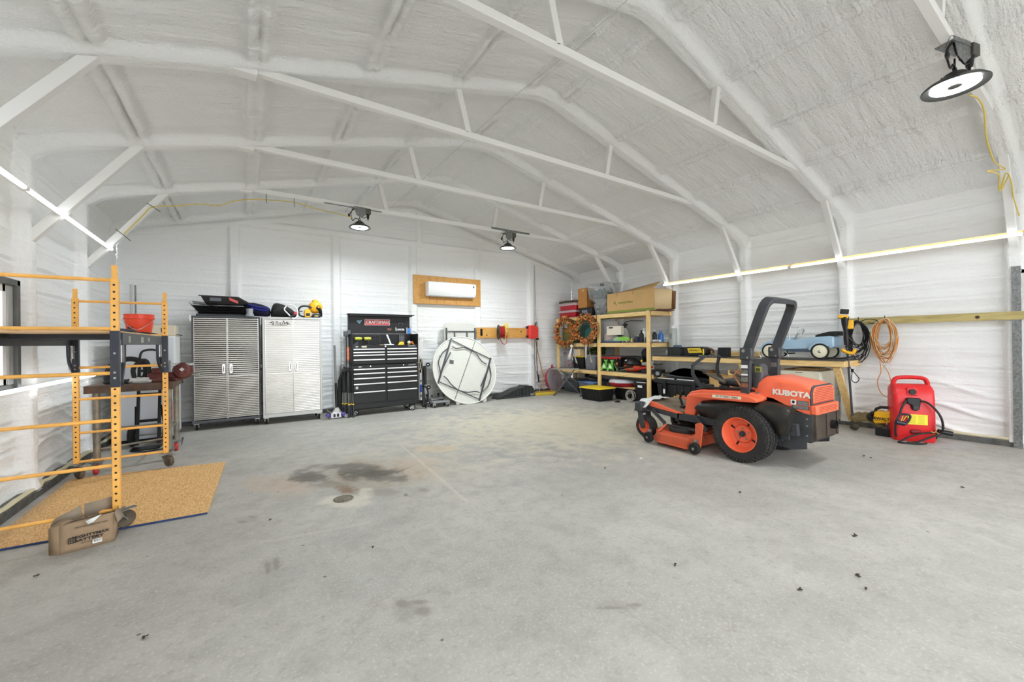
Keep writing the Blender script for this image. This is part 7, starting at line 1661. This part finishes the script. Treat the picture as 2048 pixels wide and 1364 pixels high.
m = MB(); m.tube(spline([(.17, -.05, .145), (.05, -.06, .125), (-.08, -.10, .08), (-.16, -.14, .035), (-.21, -.17, .014), (-.16, -.2, .012), (-.03, -.19, .012), (.06, -.15, .02)], 8), .011, 10); m.obj('hose_loop', BLK, fcn)
m = MB(); m.tube(spline([(-.09, -.03, .53), (-.13, -.05, .47), (-.155, -.06, .40), (-.16, -.07, .36)], 6), .0125, 10); m.obj('nozzle_hose', BLK, fcn)
m = MB(); m.tube(spline([(-.16, -.07, .36), (-.07, -.06, .35), (-.075, -.06, .29), (-.12, -.07, .23), (-.20, -.08, .24), (-.19, -.08, .31), (-.16, -.07, .36)], 6), .013, 8); m.tube([(-.21, -.08, .255), (-.12, -.07, .235)], .03, 10); m.obj('nozzle_guard', mat('navy_nozzle', (34, 36, 52), .35), fcn)
m = MB(); m.bar((-.14, -.085, .28), (-.105, -.085, .345), .01, .006); m.bar((-.16, -.085, .265), (-.14, -.085, .34), .008, .006); m.obj('trigger', mat('yellow_green', (196, 206, 96)), fcn)
m = MB(); m.tube([(-.21, -.08, .25), (-.215, -.08, .14), (-.205, -.07, .06)], .012, 8); m.obj('spout', BLK, fcn)
lb2 = plate(FR[fcn] @ Vector((.02, -.006, .29)), fx, .19, .13, mat('warning_yellow', (236, 220, 52), .45), fcn, 'warning_label', .012)
mm = MB()
for k in range(9):
    for j in range(2):
        c_ = FR[fcn] @ Vector((-.03+j*.085, -.0125, .340-k*.0125)); mm.box(c_, (RND.uniform(.05, .075), .001, .003), (0, 0, rzc))
mm.obj('fine_print', mat('olive_print', (150, 130, 40)), lb2, True, kind='stuff')
m = MB(); m.box((.0, -.0, .13), (.11, .04, .06)); m.obj('carry_recess', mat('dark_red', (120, 20, 24), .5), fcn, bev=.02)
for s in (-1, 1):
    m = MB(); m.lathe([(0, -.035), (.045, -.035), (.05, -.025), (.05, .025), (.045, .035), (0, .035)], (s*(W2+.04), .27, .052), (1, 0, 0), 20); m.obj('wheel', RUB, fcn)
m = MB(); m.cyl((W2+.0, -.02, .16), (W2+.13, -.02, .14), .03, n=16); m.obj('pipe_stub', BLK, fcn)
m = MB(); m.tube(spline([(.13, -.06, .16), (.15, -.07, .145), (.17, -.07, .16), (.19, -.07, .14), (.21, -.06, .135)], 4), .006, 6); m.obj('brass_chain', mat('brass', (196, 160, 90), .4, metal=.7), fcn)
# ================================================================= RIDING MOWER (local: +y forward, -x the side facing the camera)
MO = (5.08, 2.34, 0)
mw = thing('riding_mower', 'orange zero-turn riding mower with a tall dark roll bar', 'riding mower', MO)
KO = mat('tractor_orange', (240, 108, 72), .42, var=.06, vs=3, dirt=.16, dcol=(196, 128, 96))
KD = mat('deck_orange', (208, 92, 58), .5, var=.12, vs=5, dirt=.45, dcol=(150, 112, 92))
MG = mat('mower_grey', (64, 66, 70), .5, metal=.2, var=.12, dirt=.25, dcol=(110, 98, 84))
MB_ = mat('mower_black', (34, 34, 34), .55, dirt=.25, dcol=(96, 86, 72))
MT = mat('tank_black', (34, 33, 31), .4, dirt=.45, dcol=(92, 78, 56))
TIRE = mat('tyre_rubber', (42, 41, 40), .85, bump=.3, bs=60, dirt=.25, dcol=(96, 88, 76))
MUD = mat('dusty_mat', (130, 116, 98), .9, var=.2, vs=6)
o_ = lambda name, mb, mt, par=mw, **k: mb.obj(name, mt, par, False, **k)

def drive_wheel(sx):
    cx = sx*.445; z = .305
    m = MB(); w_ = .125
    m.lathe([(.185, -w_*.8), (.20, -w_), (.262, -w_*1.04), (.292, -w_*.88), (.299, -w_*.4), (.301, 0), (.299, w_*.4), (.292, w_*.88), (.262, w_*1.04), (.20, w_), (.185, w_*.8)], (cx, 0, z), (1, 0, 0), 56)
    t = o_('rear_tyre', m, TIRE)
    m = MB()
    for k in range(46):
        a = k*2*PI/46
        for j, xo in enumerate((-.10, -.055, 0, .055, .10)):
            aa = a+(.068 if j % 2 else 0); ra = .301 if abs(xo) < .09 else .292
            R = Euler((-aa+PI/2, 0, 0)).to_matrix() if False else Matrix.Rotation(aa-PI/2, 3, 'X')
            m.box((cx+xo, ra*math.cos(aa), z+ra*math.sin(aa)), (.040, .026, .014), R @ Matrix.Rotation(.35*(1 if j % 2 else -1), 3, 'Z'))
        for s in (-1, 1):
            m.box((cx+s*.128, .272*math.cos(a), z+.272*math.sin(a)), (.010, .022, .034), Matrix.Rotation(a-PI/2, 3, 'X'))
    o_('tread_block', m, TIRE, t, kind='stuff')
    s = sx
    m = MB(); m.lathe([(.182, .105), (.192, .118), (.186, .122), (.176, .108), (.165, .06), (.150, .02), (.105, .012), (.09, .03), (.0, .03)], (cx, 0, z), (s, 0, 0), 44)
    m.lathe([(.182, .105), (.182, -.105), (.17, -.08)], (cx, 0, z), (s, 0, 0), 44); r = o_('rear_rim', m, KO, ang=30)
    m = MB()
    for k in range(5):
        a = k*2*PI/5+.3; m.cyl((cx+s*.03, .062*math.cos(a), z+.062*math.sin(a)), (cx+s*.045, .062*math.cos(a), z+.062*math.sin(a)), .009, n=6)
    o_('lug_nut', m, ZNC, r, kind='stuff')
    m = MB(); m.cyl((cx+s*.03, 0, z), (cx+s*.055, 0, z), .032, n=20); m.cyl((cx+s*.055, 0, z), (cx+s*.065, 0, z), .022, n=16); o_('hub_cap', m, DGR, r)
    m = MB()
    for k in range(4):
        a = k*PI/2+.5; m.box((cx+s*.022, .128*math.cos(a), z+.128*math.sin(a)), (.006, .045, .018), Matrix.Rotation(a, 3, 'X'))
    o_('rim_slot', m, BLK, r, kind='stuff')
drive_wheel(-1); drive_wheel(1)
def front_wheel(sx):
    cx, cy, z = sx*.395, 1.355, .158
    m = MB(); m.lathe([(.085, -.05), (.10, -.062), (.135, -.06), (.153, -.035), (.157, 0), (.153, .035), (.135, .06), (.10, .062), (.085, .05)], (cx, cy, z), (1, 0, 0), 36); t = o_('front_tyre', m, TIRE)
    m = MB(); m.lathe([(.082, .05), (.09, .055), (.078, .045), (.06, .02), (.03, .018), (.026, .05), (0, .05)], (cx, cy, z), (sx, 0, 0), 30); r = o_('front_rim', m, KO)
    m = MB(); m.cyl((cx+sx*.05, cy, z), (cx+sx*.09, cy, z), .018, n=14); o_('axle_nut', m, MG, r)
    m = MB()
    for s in (-1, 1):
        m.prism([(cy-.035, z-.02), (cy+.03, z-.03), (cy+.075, z+.10), (cy+.08, z+.19), (cy+.0, z+.20), (cy-.02, z+.10)], cx+s*.078, cx+s*.086, 'yz')
    m.bx((cx-.086, cy-.01, z+.185), (cx+.086, cy+.085, z+.20)); m.cyl((cx, cy+.04, z+.19), (cx, cy+.04, z+.33), .028, n=14)
    o_('caster_fork', m, MG, bev=.003)
front_wheel(-1); front_wheel(1)
# front axle beam and frame rails
m = MB(); m.bx((-.46, 1.35, .375), (.46, 1.44, .455)); o_('front_beam', m, MG, bev=.006)
for s in (-1, 1):
    m = MB(); m.bx((s*.47-.05, 1.34, .365), (s*.47+.05, 1.46, .50)); o_('beam_end', m, MG, bev=.015)
    m = MB(); m.bar((s*.36, 1.40, .42), (s*.36, .85, .36), .05, .07); m.bar((s*.36, .88, .36), (s*.36, .0, .36), .05, .09); m.bar((s*.36, 0, .38), (s*.36, -.5, .42), .06, .12); o_('frame_rail', m, MG, bev=.004)
    m = MB(); m.bar((s*.42, 1.24, .40), (s*.44, 1.02, .25), .02, .045); m.bar((s*.44, 1.05, .235), (s*.44, .50, .235), .014, .03); m.bar((s*.42, .60, .40), (s*.44, .44, .25), .016, .045); o_('deck_lift_arm', m, MG, bev=.003)
# mower deck
def outline(z, g=0): 
    return [(-.68+g, .55, z), (-.60+g, .52, z), (.60-g, .52, z), (.68-g, .62, z), (.68-g, .98, z), (.50-g, 1.16, z), (.15, 1.20-g, z), (-.15, 1.20-g, z), (-.42+g, 1.18-g, z), (-.60+g, 1.04-g, z), (-.67+g, .92, z)]
m = MB(); m.loft([outline(.05, -.02), outline(.06, -.02), outline(.065), outline(.155), outline(.17, .03)]); dk_ = o_('mower_deck', m, KD, ang=30)
m = MB(); m.prism([(.40, .07), (.56, .07), (.60, .17), (.52, .20), (.46, .24), (.46, .36), (.40, .385), (.36, .36)], -.655, -.635, 'yz'); o_('deck_side_arm', m, KD, dk_, bev=.004)
for x, y in ((-.38, .82), (.38, .82), (0, .95)):
    m = MB(); m.lathe([(0, .17), (.15, .17), (.155, .19), (.15, .225), (.145, .235), (0, .235)], (x-.0, y, 0), n=32); o_('pulley_cover', m, MB_, dk_)
for x, y in ((-.66, 1.12), (-.70, .44), (.66, 1.12), (.70, .44)):
    m = MB(); m.lathe([(0, -.03), (.055, -.03), (.068, -.018), (.07, 0), (.068, .018), (.055, .03), (0, .03)], (x, y, .082), (1, 0, 0), 26); gw = o_('gauge_wheel', m, RUB, dk_)
    m = MB(); m.cyl((x-.036, y, .082), (x+.036, y, .082), .016, n=12); m.bx((x-.01+.03, y-.02, .08), (x+.04, y+.02, .18)); o_('wheel_bolt', m, ZNC, gw)
m = MB(); m.bx((-.60, .62, .17), (-.50, 1.0, .178)); m.bx((-.25, .55, .17), (.25, .62, .20)); m.bar((-.62, 1.0, .175), (-.50, .96, .26), .03, .012); o_('bracket', m, KD, dk_, bev=.003)
# foot platform
SIDE = [(1.40, .485), (1.38, .455), (1.10, .405), (.80, .385), (.80, .41), (1.05, .455), (1.22, .50), (1.34, .515), (1.40, .505)]
for s in (-1, 1):
    m = MB(); m.prism(SIDE, s*.37-.015, s*.37+.015, 'yz'); o_('footwell_side', m, KO, bev=.006)
m = MB(); m.prism([(1.39, .50), (1.30, .49), (1.05, .435), (.78, .43), (.72, .66), (.70, .66), (.76, .415), (1.05, .42), (1.30, .475), (1.40, .488)], -.355, .355, 'yz'); o_('foot_platform', m, MUD)
m = MB(); m.tube([(-.10, .98, .44), (-.08, 1.04, .56), (-.08, 1.0, .66)], .016, 8); m.box((-.12, .95, .455), (.14, .05, .02)); o_('deck_lift_pedal', m, BLK, bev=.004)
m = MB(); m.tube([(.12, .86, .44), (.10, .84, .52)], .014, 8); m.box((.12, .88, .445), (.08, .06, .02)); o_('brake_pedal', m, BLK)
# side body with the wheel arch
arch = [(.80, .385), (.73, .375), (.655, .40), (.62, .50), (.52, .57), (.40, .605), (.20, .625), (.0, .635), (-.12, .655), (-.16, .68), (-.16, .715), (-.10, .745), (.05, .765), (.40, .745), (.58, .735), (.70, .70), (.76, .64)]
for s in (-1, 1):
    m = MB(); x0, x1 = sorted((s*.36, s*.25)); m.prism(arch, x0, x1, 'yz'); b_ = o_('fender', m, KO, bev=.02, seg=3)
    m = MB(); x0, x1 = sorted((s*.51, s*.345)); m.prism([(.60, .655), (.66, .655), (.62, .69), (.50, .715), (.30, .728), (.05, .745), (-.10, .73), (-.17, .70), (-.16, .668), (.0, .66), (.30, .655)], x0, x1, 'yz'); o_('fender_top', m, KO, b_, bev=.012, seg=3)
    m = MB(); m.tube([(s*.33, .64, .735), (s*.33, .50, .765), (s*.33, .05, .785), (s*.33, -.06, .775)], .014, 8); o_('fender_trim', m, BLK, b_)
    m = MB()
    m.loft([[(s*.20, y, z0), (s*.40, y, z0+.02), (s*.44, y, (z0+z1)/2), (s*.42, y, z1-.02), (s*.36, y, z1), (s*.20, y, z1)] for y, z0, z1 in ((.60, .46, .55), (.54, .40, .60), (.40, .38, .63), (.15, .40, .645), (-.05, .42, .655), (-.14, .46, .655))]); o_('fuel_tank', m, MT, ang=60)
    m = MB()
    m.loft([[(s*.22, y, z0), (s*.42, y, z0+.02), (s*.47, y, (z0+z1)/2), (s*.45, y, z1-.03), (s*.40, y, z1), (s*.22, y, z1)] for y, z0, z1 in ((-.12, .50, .66), (-.18, .45, .675), (-.28, .36, .665), (-.36, .32, .65), (-.42, .34, .64), (-.45, .40, .62))]); o_('rear_tank', m, MT, ang=60)
m = MB(); m.prism([(.66, .70), (.50, .735), (.0, .75), (-.10, .755), (-.10, .70), (.55, .66)], -.335, .335, 'yz'); o_('seat_deck', m, MUD)
plate(Vector(MO)+Vector((-.514, .16, .700)), (0, -1, .03), .33, .032, mat('decal_cream', (236, 222, 196), .4), mw, 'decal', .002)
text('ZG 27 ZERO TURN', .026, Vector(MO)+Vector((-.5165, .16, .700)), (0, -1, 0), (0, 0, 1), LETK, mw, sx=1.15, shear=.3)
# hood
hood = [(-.03, .715), (.02, .765), (-.02, .80), (-.13, .93), (-.18, .945), (-.30, .93), (-.56, .865), (-.575, .85), (-.585, .70), (-.60, .66), (-.60, .575), (-.57, .565), (-.45, .60), (-.36, .635), (-.27, .70), (-.18, .715)]
def hood_ring(g): return g
m = MB()
def sec(y, zt, zb, w): return [(-w, y, zb), (-w, y, zt-.035), (-w+.012, y, zt-.012), (-w+.045, y, zt), (w-.045, y, zt), (w-.012, y, zt-.012), (w, y, zt-.035), (w, y, zb)]
m.loft([sec(.03, .775, .745, .27), sec(-.01, .83, .73, .272), sec(-.08, .90, .722, .276), (sec(-.15, .94, .716, .28)), sec(-.22, .94, .71, .28), sec(-.30, .925, .675, .282), sec(-.40, .905, .628, .282), sec(-.48, .89, .598, .282), sec(-.56, .868, .575, .28), sec(-.575, .855, .575, .278)])
hd = o_('engine_hood', m, KO, ang=28)
m = MB(); m.prism([(-.272, .615), (-.285, .70), (-.285, .80), (-.25, .855), (-.20, .872), (.20, .872), (.25, .855), (.285, .80), (.285, .70), (.272, .615)], -.592, -.574, 'xz'); o_('grille_surround', m, MG, hd, bev=.006)
m = MB(); m.prism([(-.26, .69), (-.262, .80), (-.235, .842), (-.19, .857), (.19, .857), (.235, .842), (.262, .80), (.26, .69)], -.60, -.588, 'xz'); gr = o_('rear_grille', m, KO, hd, bev=.004)
m = MB()
for i in range(9):
    z = .70+i*.0175
    for j in range(22):
        x = -.235+j*.0224+(.011 if i % 2 else 0)
        if abs(x) < .245-(max(0, z-.80))*1.2: m.bx((x-.0065, -.6012, z-.0035), (x+.0065, -.5995, z+.0035))
o_('grille_slot', m, mat('grille_dark', (104, 40, 26), .7), gr, kind='stuff')
m = MB(); m.bx((-.285, -.635, .575), (.285, -.575, .672)); lp = o_('lower_grille', m, KO, hd, bev=.012)
m = MB()
for i in range(4):
    for j in range(20): m.bx((-.22+j*.0225, -.6365, .60+i*.016), (-.208+j*.0225, -.635, .606+i*.016))
o_('grille_slot', m, mat('grille_dark', (104, 40, 26)), lp, kind='stuff')
text('KUBOTA', .076, Vector(MO)+Vector((-.284, -.40, .775)), (0, -1, -.03), (0, 0, 1), mat('silver_letter', (226, 222, 214), .35), hd, off=.0035, sx=1.15, ext=.003, name='maker_lettering')
for y, z, w_, h_ in ((-.40, .695, .0, 0),):
    plate(Vector(MO)+Vector((-.2845, -.425, .690)), (0, -1, 0), .050, .050, WPL, hd, 'label', .002)
    plate(Vector(MO)+Vector((-.2845, -.51, .688)), (0, -1, 0), .105, .045, mat('label_dark_grey', (70, 70, 72), .5), hd, 'label', .002)
    plate(Vector(MO)+Vector((-.2845, -.49, .640)), (0, -1, 0), .16, .038, mat('label_dark_grey', (70, 70, 72)), hd, 'label', .002)
m = MB()
for k in range(4): m.bx((-.2862, -.555, .671+k*.010), (-.2858, -.465, .674+k*.010)); m.bx((-.2862, -.56, .628+k*.008), (-.2858, -.42, .630+k*.008))
o_('label_print', m, mat('pale_print', (186, 186, 186)), hd, kind='stuff')
m = MB(); m.ball((-.286, -.425, .692), (.002, .014, .016), 10, 6); o_('label_mark', m, LETK, hd)
# rear frame, muffler guard
for s in (-1, 1):
    m = MB(); m.prism([(-.33, .57), (-.30, .50), (-.30, .30), (-.28, .205), (-.42, .19), (-.545, .22), (-.545, .29), (-.60, .31), (-.60, .575), (-.45, .595)], s*.285-.005, s*.285+.005, 'yz'); o_('rear_side_plate', m, MG, bev=.002)
    m = MB(); m.bx((s*.30-.012, -.34, .27), (s*.33+.0, -.22, .50)); m.bx((s*.33-.02, -.42, .30), (s*.38, -.34, .47)); o_('side_bracket', m, MG, bev=.006)
    m = MB()
    for y, z in ((-.36, .50), (-.46, .40), (-.55, .46), (-.55, .36), (-.55, .53)): m.cyl((s*.291, y, z), (s*.300, y, z), .009, n=8)
    o_('bolt', m, ZNC, kind='stuff')
m = MB(); m.bx((-.285, -.615, .325), (.285, -.595, .58)); m.bx((-.288, -.63, .32), (-.255, -.59, .585)); m.bx((.255, -.63, .32), (.288, -.59, .585)); m.bx((-.01, -.628, .33), (.01, -.61, .57)); m.bx((-.285, -.63, .565), (.285, -.60, .585)); gd_ = o_('muffler_guard', m, mat('guard_brown', (74, 62, 54), .6, metal=.3, var=.3, dirt=.5), bev=.004)
m = MB(); m.cyl((.14, -.615, .44), (.14, -.66, .44), .045, n=22, caps=False); m.cyl((.14, -.61, .44), (.14, -.617, .44), .043, n=22); o_('exhaust_opening', m, mat('exhaust_black', (24, 22, 21), .9), gd_)  # near-black pipe mouth with a disc set inside it
m = MB(); m.bx((-.27, -.60, .30), (.27, -.50, .33)); m.bx((-.25, -.57, .28), (.25, -.53, .30)); m.bx((-.25, -.52, .34), (.25, -.30, .56)); o_('engine_block', m, MB_, bev=.006)
m = MB(); m.bx((-.30, -.30, .20), (.30, .28, .40)); m.cyl((-.34, 0, .305), (.34, 0, .305), .07, n=18); o_('transaxle', m, MB_, bev=.01)
m = MB(); m.tube([(-.30, .60, .26), (-.28, .30, .33), (-.32, .05, .36)], .012, 6); o_('belt', m, BLK)
# seat, flipped forward and worn
m = MB(); m.loft([[(-.23, y, z), (.23, y, z), (.23, y+dy, z+.07), (-.23, y+dy, z+.07)] for y, z, dy in ((.42, .80, .0), (.20, .79, 0), (.02, .80, 0))]); o_('seat_cushion', m, MB_, bev=.03, seg=3)
m = MB(); m.loft([[(-.22, y, z), (.22, y, z), (.22, y+.09, z+.02), (-.22, y+.09, z+.02)] for y, z in ((.05, .83), (.02, .95), (.0, 1.05), (.01, 1.12))]); o_('seat_back', m, MB_, bev=.03, seg=3)
for s in (-1, 1):
    m = MB(); m.tube([(s*.27, .30, .84), (s*.27, .44, .90), (s*.27, .62-.1, .93)], .032, 8, flat=.7); o_('armrest', m, mat('worn_grey', (98, 94, 84), .8, var=.3))
m = MB(); m.tube([(-.26, .12, .80), (-.27, .20, .93), (-.26, .14, 1.0)], .012, 6); m.tube([(-.25, .10, .92), (-.26, .20, .99)], .010, 6); o_('seat_hinge_bar', m, mat('tan_bar', (176, 124, 84), .5))
for x, y, r_ in ((-.27, .50, .05), (-.24, .33, .055)):
    m = MB(); m.lathe([(0, .745), (r_, .745), (r_*1.05, .79), (r_*.9, .80), (0, .80)], (x, y, 0), n=20); o_('control_knob', m, MB_)
# canister behind the seat
m = MB(); m.loft([[(p[0]-.20, p[1]-.06, z) for p in rrect(w_, w_*.8, .04, 4)] for z, w_ in ((.80, .15), (.95, .155), (1.04, .15), (1.075, .11), (1.08, .08))]); cn = o_('filter_canister', m, mat('canister', (66, 66, 70), .45, var=.15, dirt=.3, dcol=(120, 104, 88)), ang=50)
plate(Vector(MO)+Vector((-.277, -.075, 1.015)), (0, -1, 0), .065, .06, mat('label_yellow_dark', (176, 166, 60), .5), cn, 'label', .003)
plate(Vector(MO)+Vector((-.280, -.075, 1.012)), (0, -1, 0), .045, .04, mat('label_green_dark', (70, 78, 44), .5), cn, 'label', .002)
# steering levers
for s in (-1, 1):
    m = MB(); m.bar((s*.25, .70-.05, .70), (s*.24, .80, .90), .045, .02, (1, 0, 0)); m.bar((s*.24, .80, .89), (s*.24, .80, 1.03), .045, .02, (1, 0, 0)); m.bar((s*.24, .80, 1.02), (s*.12, .70, 1.14), .042, .02, (1, 0, 0)); m.v = [(x+(.09 if s < 0 else .02), y+(.0 if s < 0 else -.10), z) for x, y, z in m.v]; o_('steering_lever', m, MG, bev=.006)
# roll bar
RB = MG
for s in (-1, 1):
    m = MB(); m.bar((s*.335, .035, .70), (s*.335, .02, 1.18), .055, .095, (1, 0, 0)) if False else m.bar((s*.335, .035, .60), (s*.335, .015, 1.20), .055, .10, (0, 1, 0)); o_('roll_bar_post', m, RB, bev=.006)
    m = MB(); m.bx((s*.335-.038, -.05, 1.12), (s*.335+.038, .08, 1.26)); pl2 = o_('hinge_plate', m, RB, bev=.012)
    m = MB(); m.cyl((s*.335-.045, .035, 1.225), (s*.335+.045, .035, 1.225), .018, n=12); m.cyl((s*.335-.045, -.01, 1.15), (s*.335+.045, -.01, 1.15), .010, n=10); o_('pin', m, ZNC, pl2)
    m = MB(); m.tube(spline([(s*.335+.045, .03, 1.21), (s*.335+.09, -.06, 1.20), (s*.335+.07, -.10, 1.14), (s*.335+.045, -.02, 1.15)], 5), .003, 5); o_('lanyard', m, ZNC, pl2)
pts = []
def rbp(x, k): return Vector((x, .015+(-.20-.015)*k, 1.20+(1.80-1.20)*k))
path = [rbp(-.335, 0), rbp(-.335, .35), rbp(-.335, .74)]+[rbp(-.335+.11*(1-math.cos(a)), .80+.18*math.sin(a)) for a in (.4, .8, 1.2, PI/2)]+[rbp(0, .985)]+[rbp(.335-.11*(1-math.cos(a)), .80+.18*math.sin(a)) for a in (PI/2, 1.2, .8, .4)]+[rbp(.335, .74), rbp(.335, .35), rbp(.335, 0)]
up = (rbp(0, 1)-rbp(0, 0)).normalized(); fn = up.cross(Vector((1, 0, 0))).normalized(); rings = []
for i, p in enumerate(path):
    a = path[max(0, i-1)]; b_ = path[min(len(path)-1, i+1)]; t_ = (b_-a).normalized(); n2 = t_.cross(fn).normalized()
    rings.append([p+n2*(.0275*u_)+fn*(.05*v_) for u_, v_ in ((-1, -1), (1, -1), (1, 1), (-1, 1))])
m = MB(); m.loft(rings); o_('roll_hoop', m, RB, ang=30, bev=.006)
for z, h_, c_ in ((1.045, .035, WPL), (.99, .04, mat('label_mixed', (120, 116, 108), .5, var=.5, vs=90)), (.955, .02, WPL), (.90, .06, mat('label_mixed', (120, 116, 108))), (.835, .045, mat('label_rust', (142, 92, 66), .5, var=.3, vs=60))):
    plate(Vector(MO)+Vector((-.364, .03, z)), (0, -1, 0), .07, h_, c_, mw, 'label', .002)
plate(Vector(MO)+Vector((.307, .02, 1.04)), (0, -1, 0), .075, .055, mat('label_mixed', (120, 116, 108)), mw, 'label', .002)
# crumpled white plastic on the nose
rr_ = random.Random(5); m = MB(); g = 9
vs_ = []
for i in range(g):
    for j in range(g):
        x = -.50+.55*i/(g-1); y = 1.28+.30*j/(g-1); z = .505+.05*rr_.random()-(.16 if j > 5 else 0)*(j-5)/3-(.12 if i < 2 else 0)*(2-i)/2
        vs_.append((MO[0]+x+rr_.uniform(-.015, .015), MO[1]+y+rr_.uniform(-.02, .02), z))
m.add(vs_, [(i*g+j, (i+1)*g+j, (i+1)*g+j+1, i*g+j+1) for i in range(g-1) for j in range(g-1)]); m.obj('plastic_sheet', mat('milky_sheet', (222, 224, 222), .4), sub=1, thick=.004, ang=20, label='crumpled white plastic sheet draped over the front of the mower', cat='plastic sheet')

# ================================================================= FLOOR DETAILS
fd = thing('floor_drain', 'round rusty metal drain set in the concrete floor', 'drain', P(687, 998, z=0))
fd.scale = (.86, .86, 1)
m = MB(); m.lathe([(.095, .0), (.098, .004), (.085, .007), (.08, .002)], (0, 0, 0), n=36); m.obj('rim', mat('drain_iron', (128, 120, 104), .6, metal=.5, var=.4, vs=30), fd)
m = MB(); m.lathe([(0, .002), (.08, .002)], (0, 0, 0), n=36); m.obj('sump', mat('drain_dark', (46, 42, 36), .9), fd)
for i in range(-4, 5):
    m = MB(); l = math.sqrt(.08**2-(i*.017)**2); m.bx((-l, i*.017-.0065, .003), (l, i*.017+.0065, .007)); m.obj('grate_bar', mat('drain_iron', (128, 120, 104)), fd)
m = MB()
for (u, v) in ((1710, 1072), (1732, 1178), (1728, 912), (1742, 916), (1716, 1152), (1600, 1180), (287, 1276), (72, 1152), (1210, 936), (745, 1095), (1480, 985), (1925, 975), (1350, 1130), (540, 1040)):
    c_ = P(u, v, z=.004); a = RND.uniform(0, PI); l = RND.uniform(.010, .028)
    l *= .62; m.box(c_+Vector((0, 0, .003)), (l*2, l*.7, .005), (RND.uniform(-.2, .2), RND.uniform(-.2, .2), a)); m.box(c_+Vector((l*.8, l*.3, .005)), (l, l*.5, .004), (.2, .3, a+.9))
m.obj('leaf_litter', mat('dry_leaf', (64, 54, 42), .9), label='scattered dark flakes of dry leaf on the concrete floor', cat='litter', kind='stuff')
c_ = P(1282, 917, z=0); m = MB(); m.box(c_+Vector((0, 0, .002)), (.05, .03, .002), (0, 0, .4)); m.obj('paper_scrap', WPL, label='small white paper scrap on the floor before the mower', cat='paper')
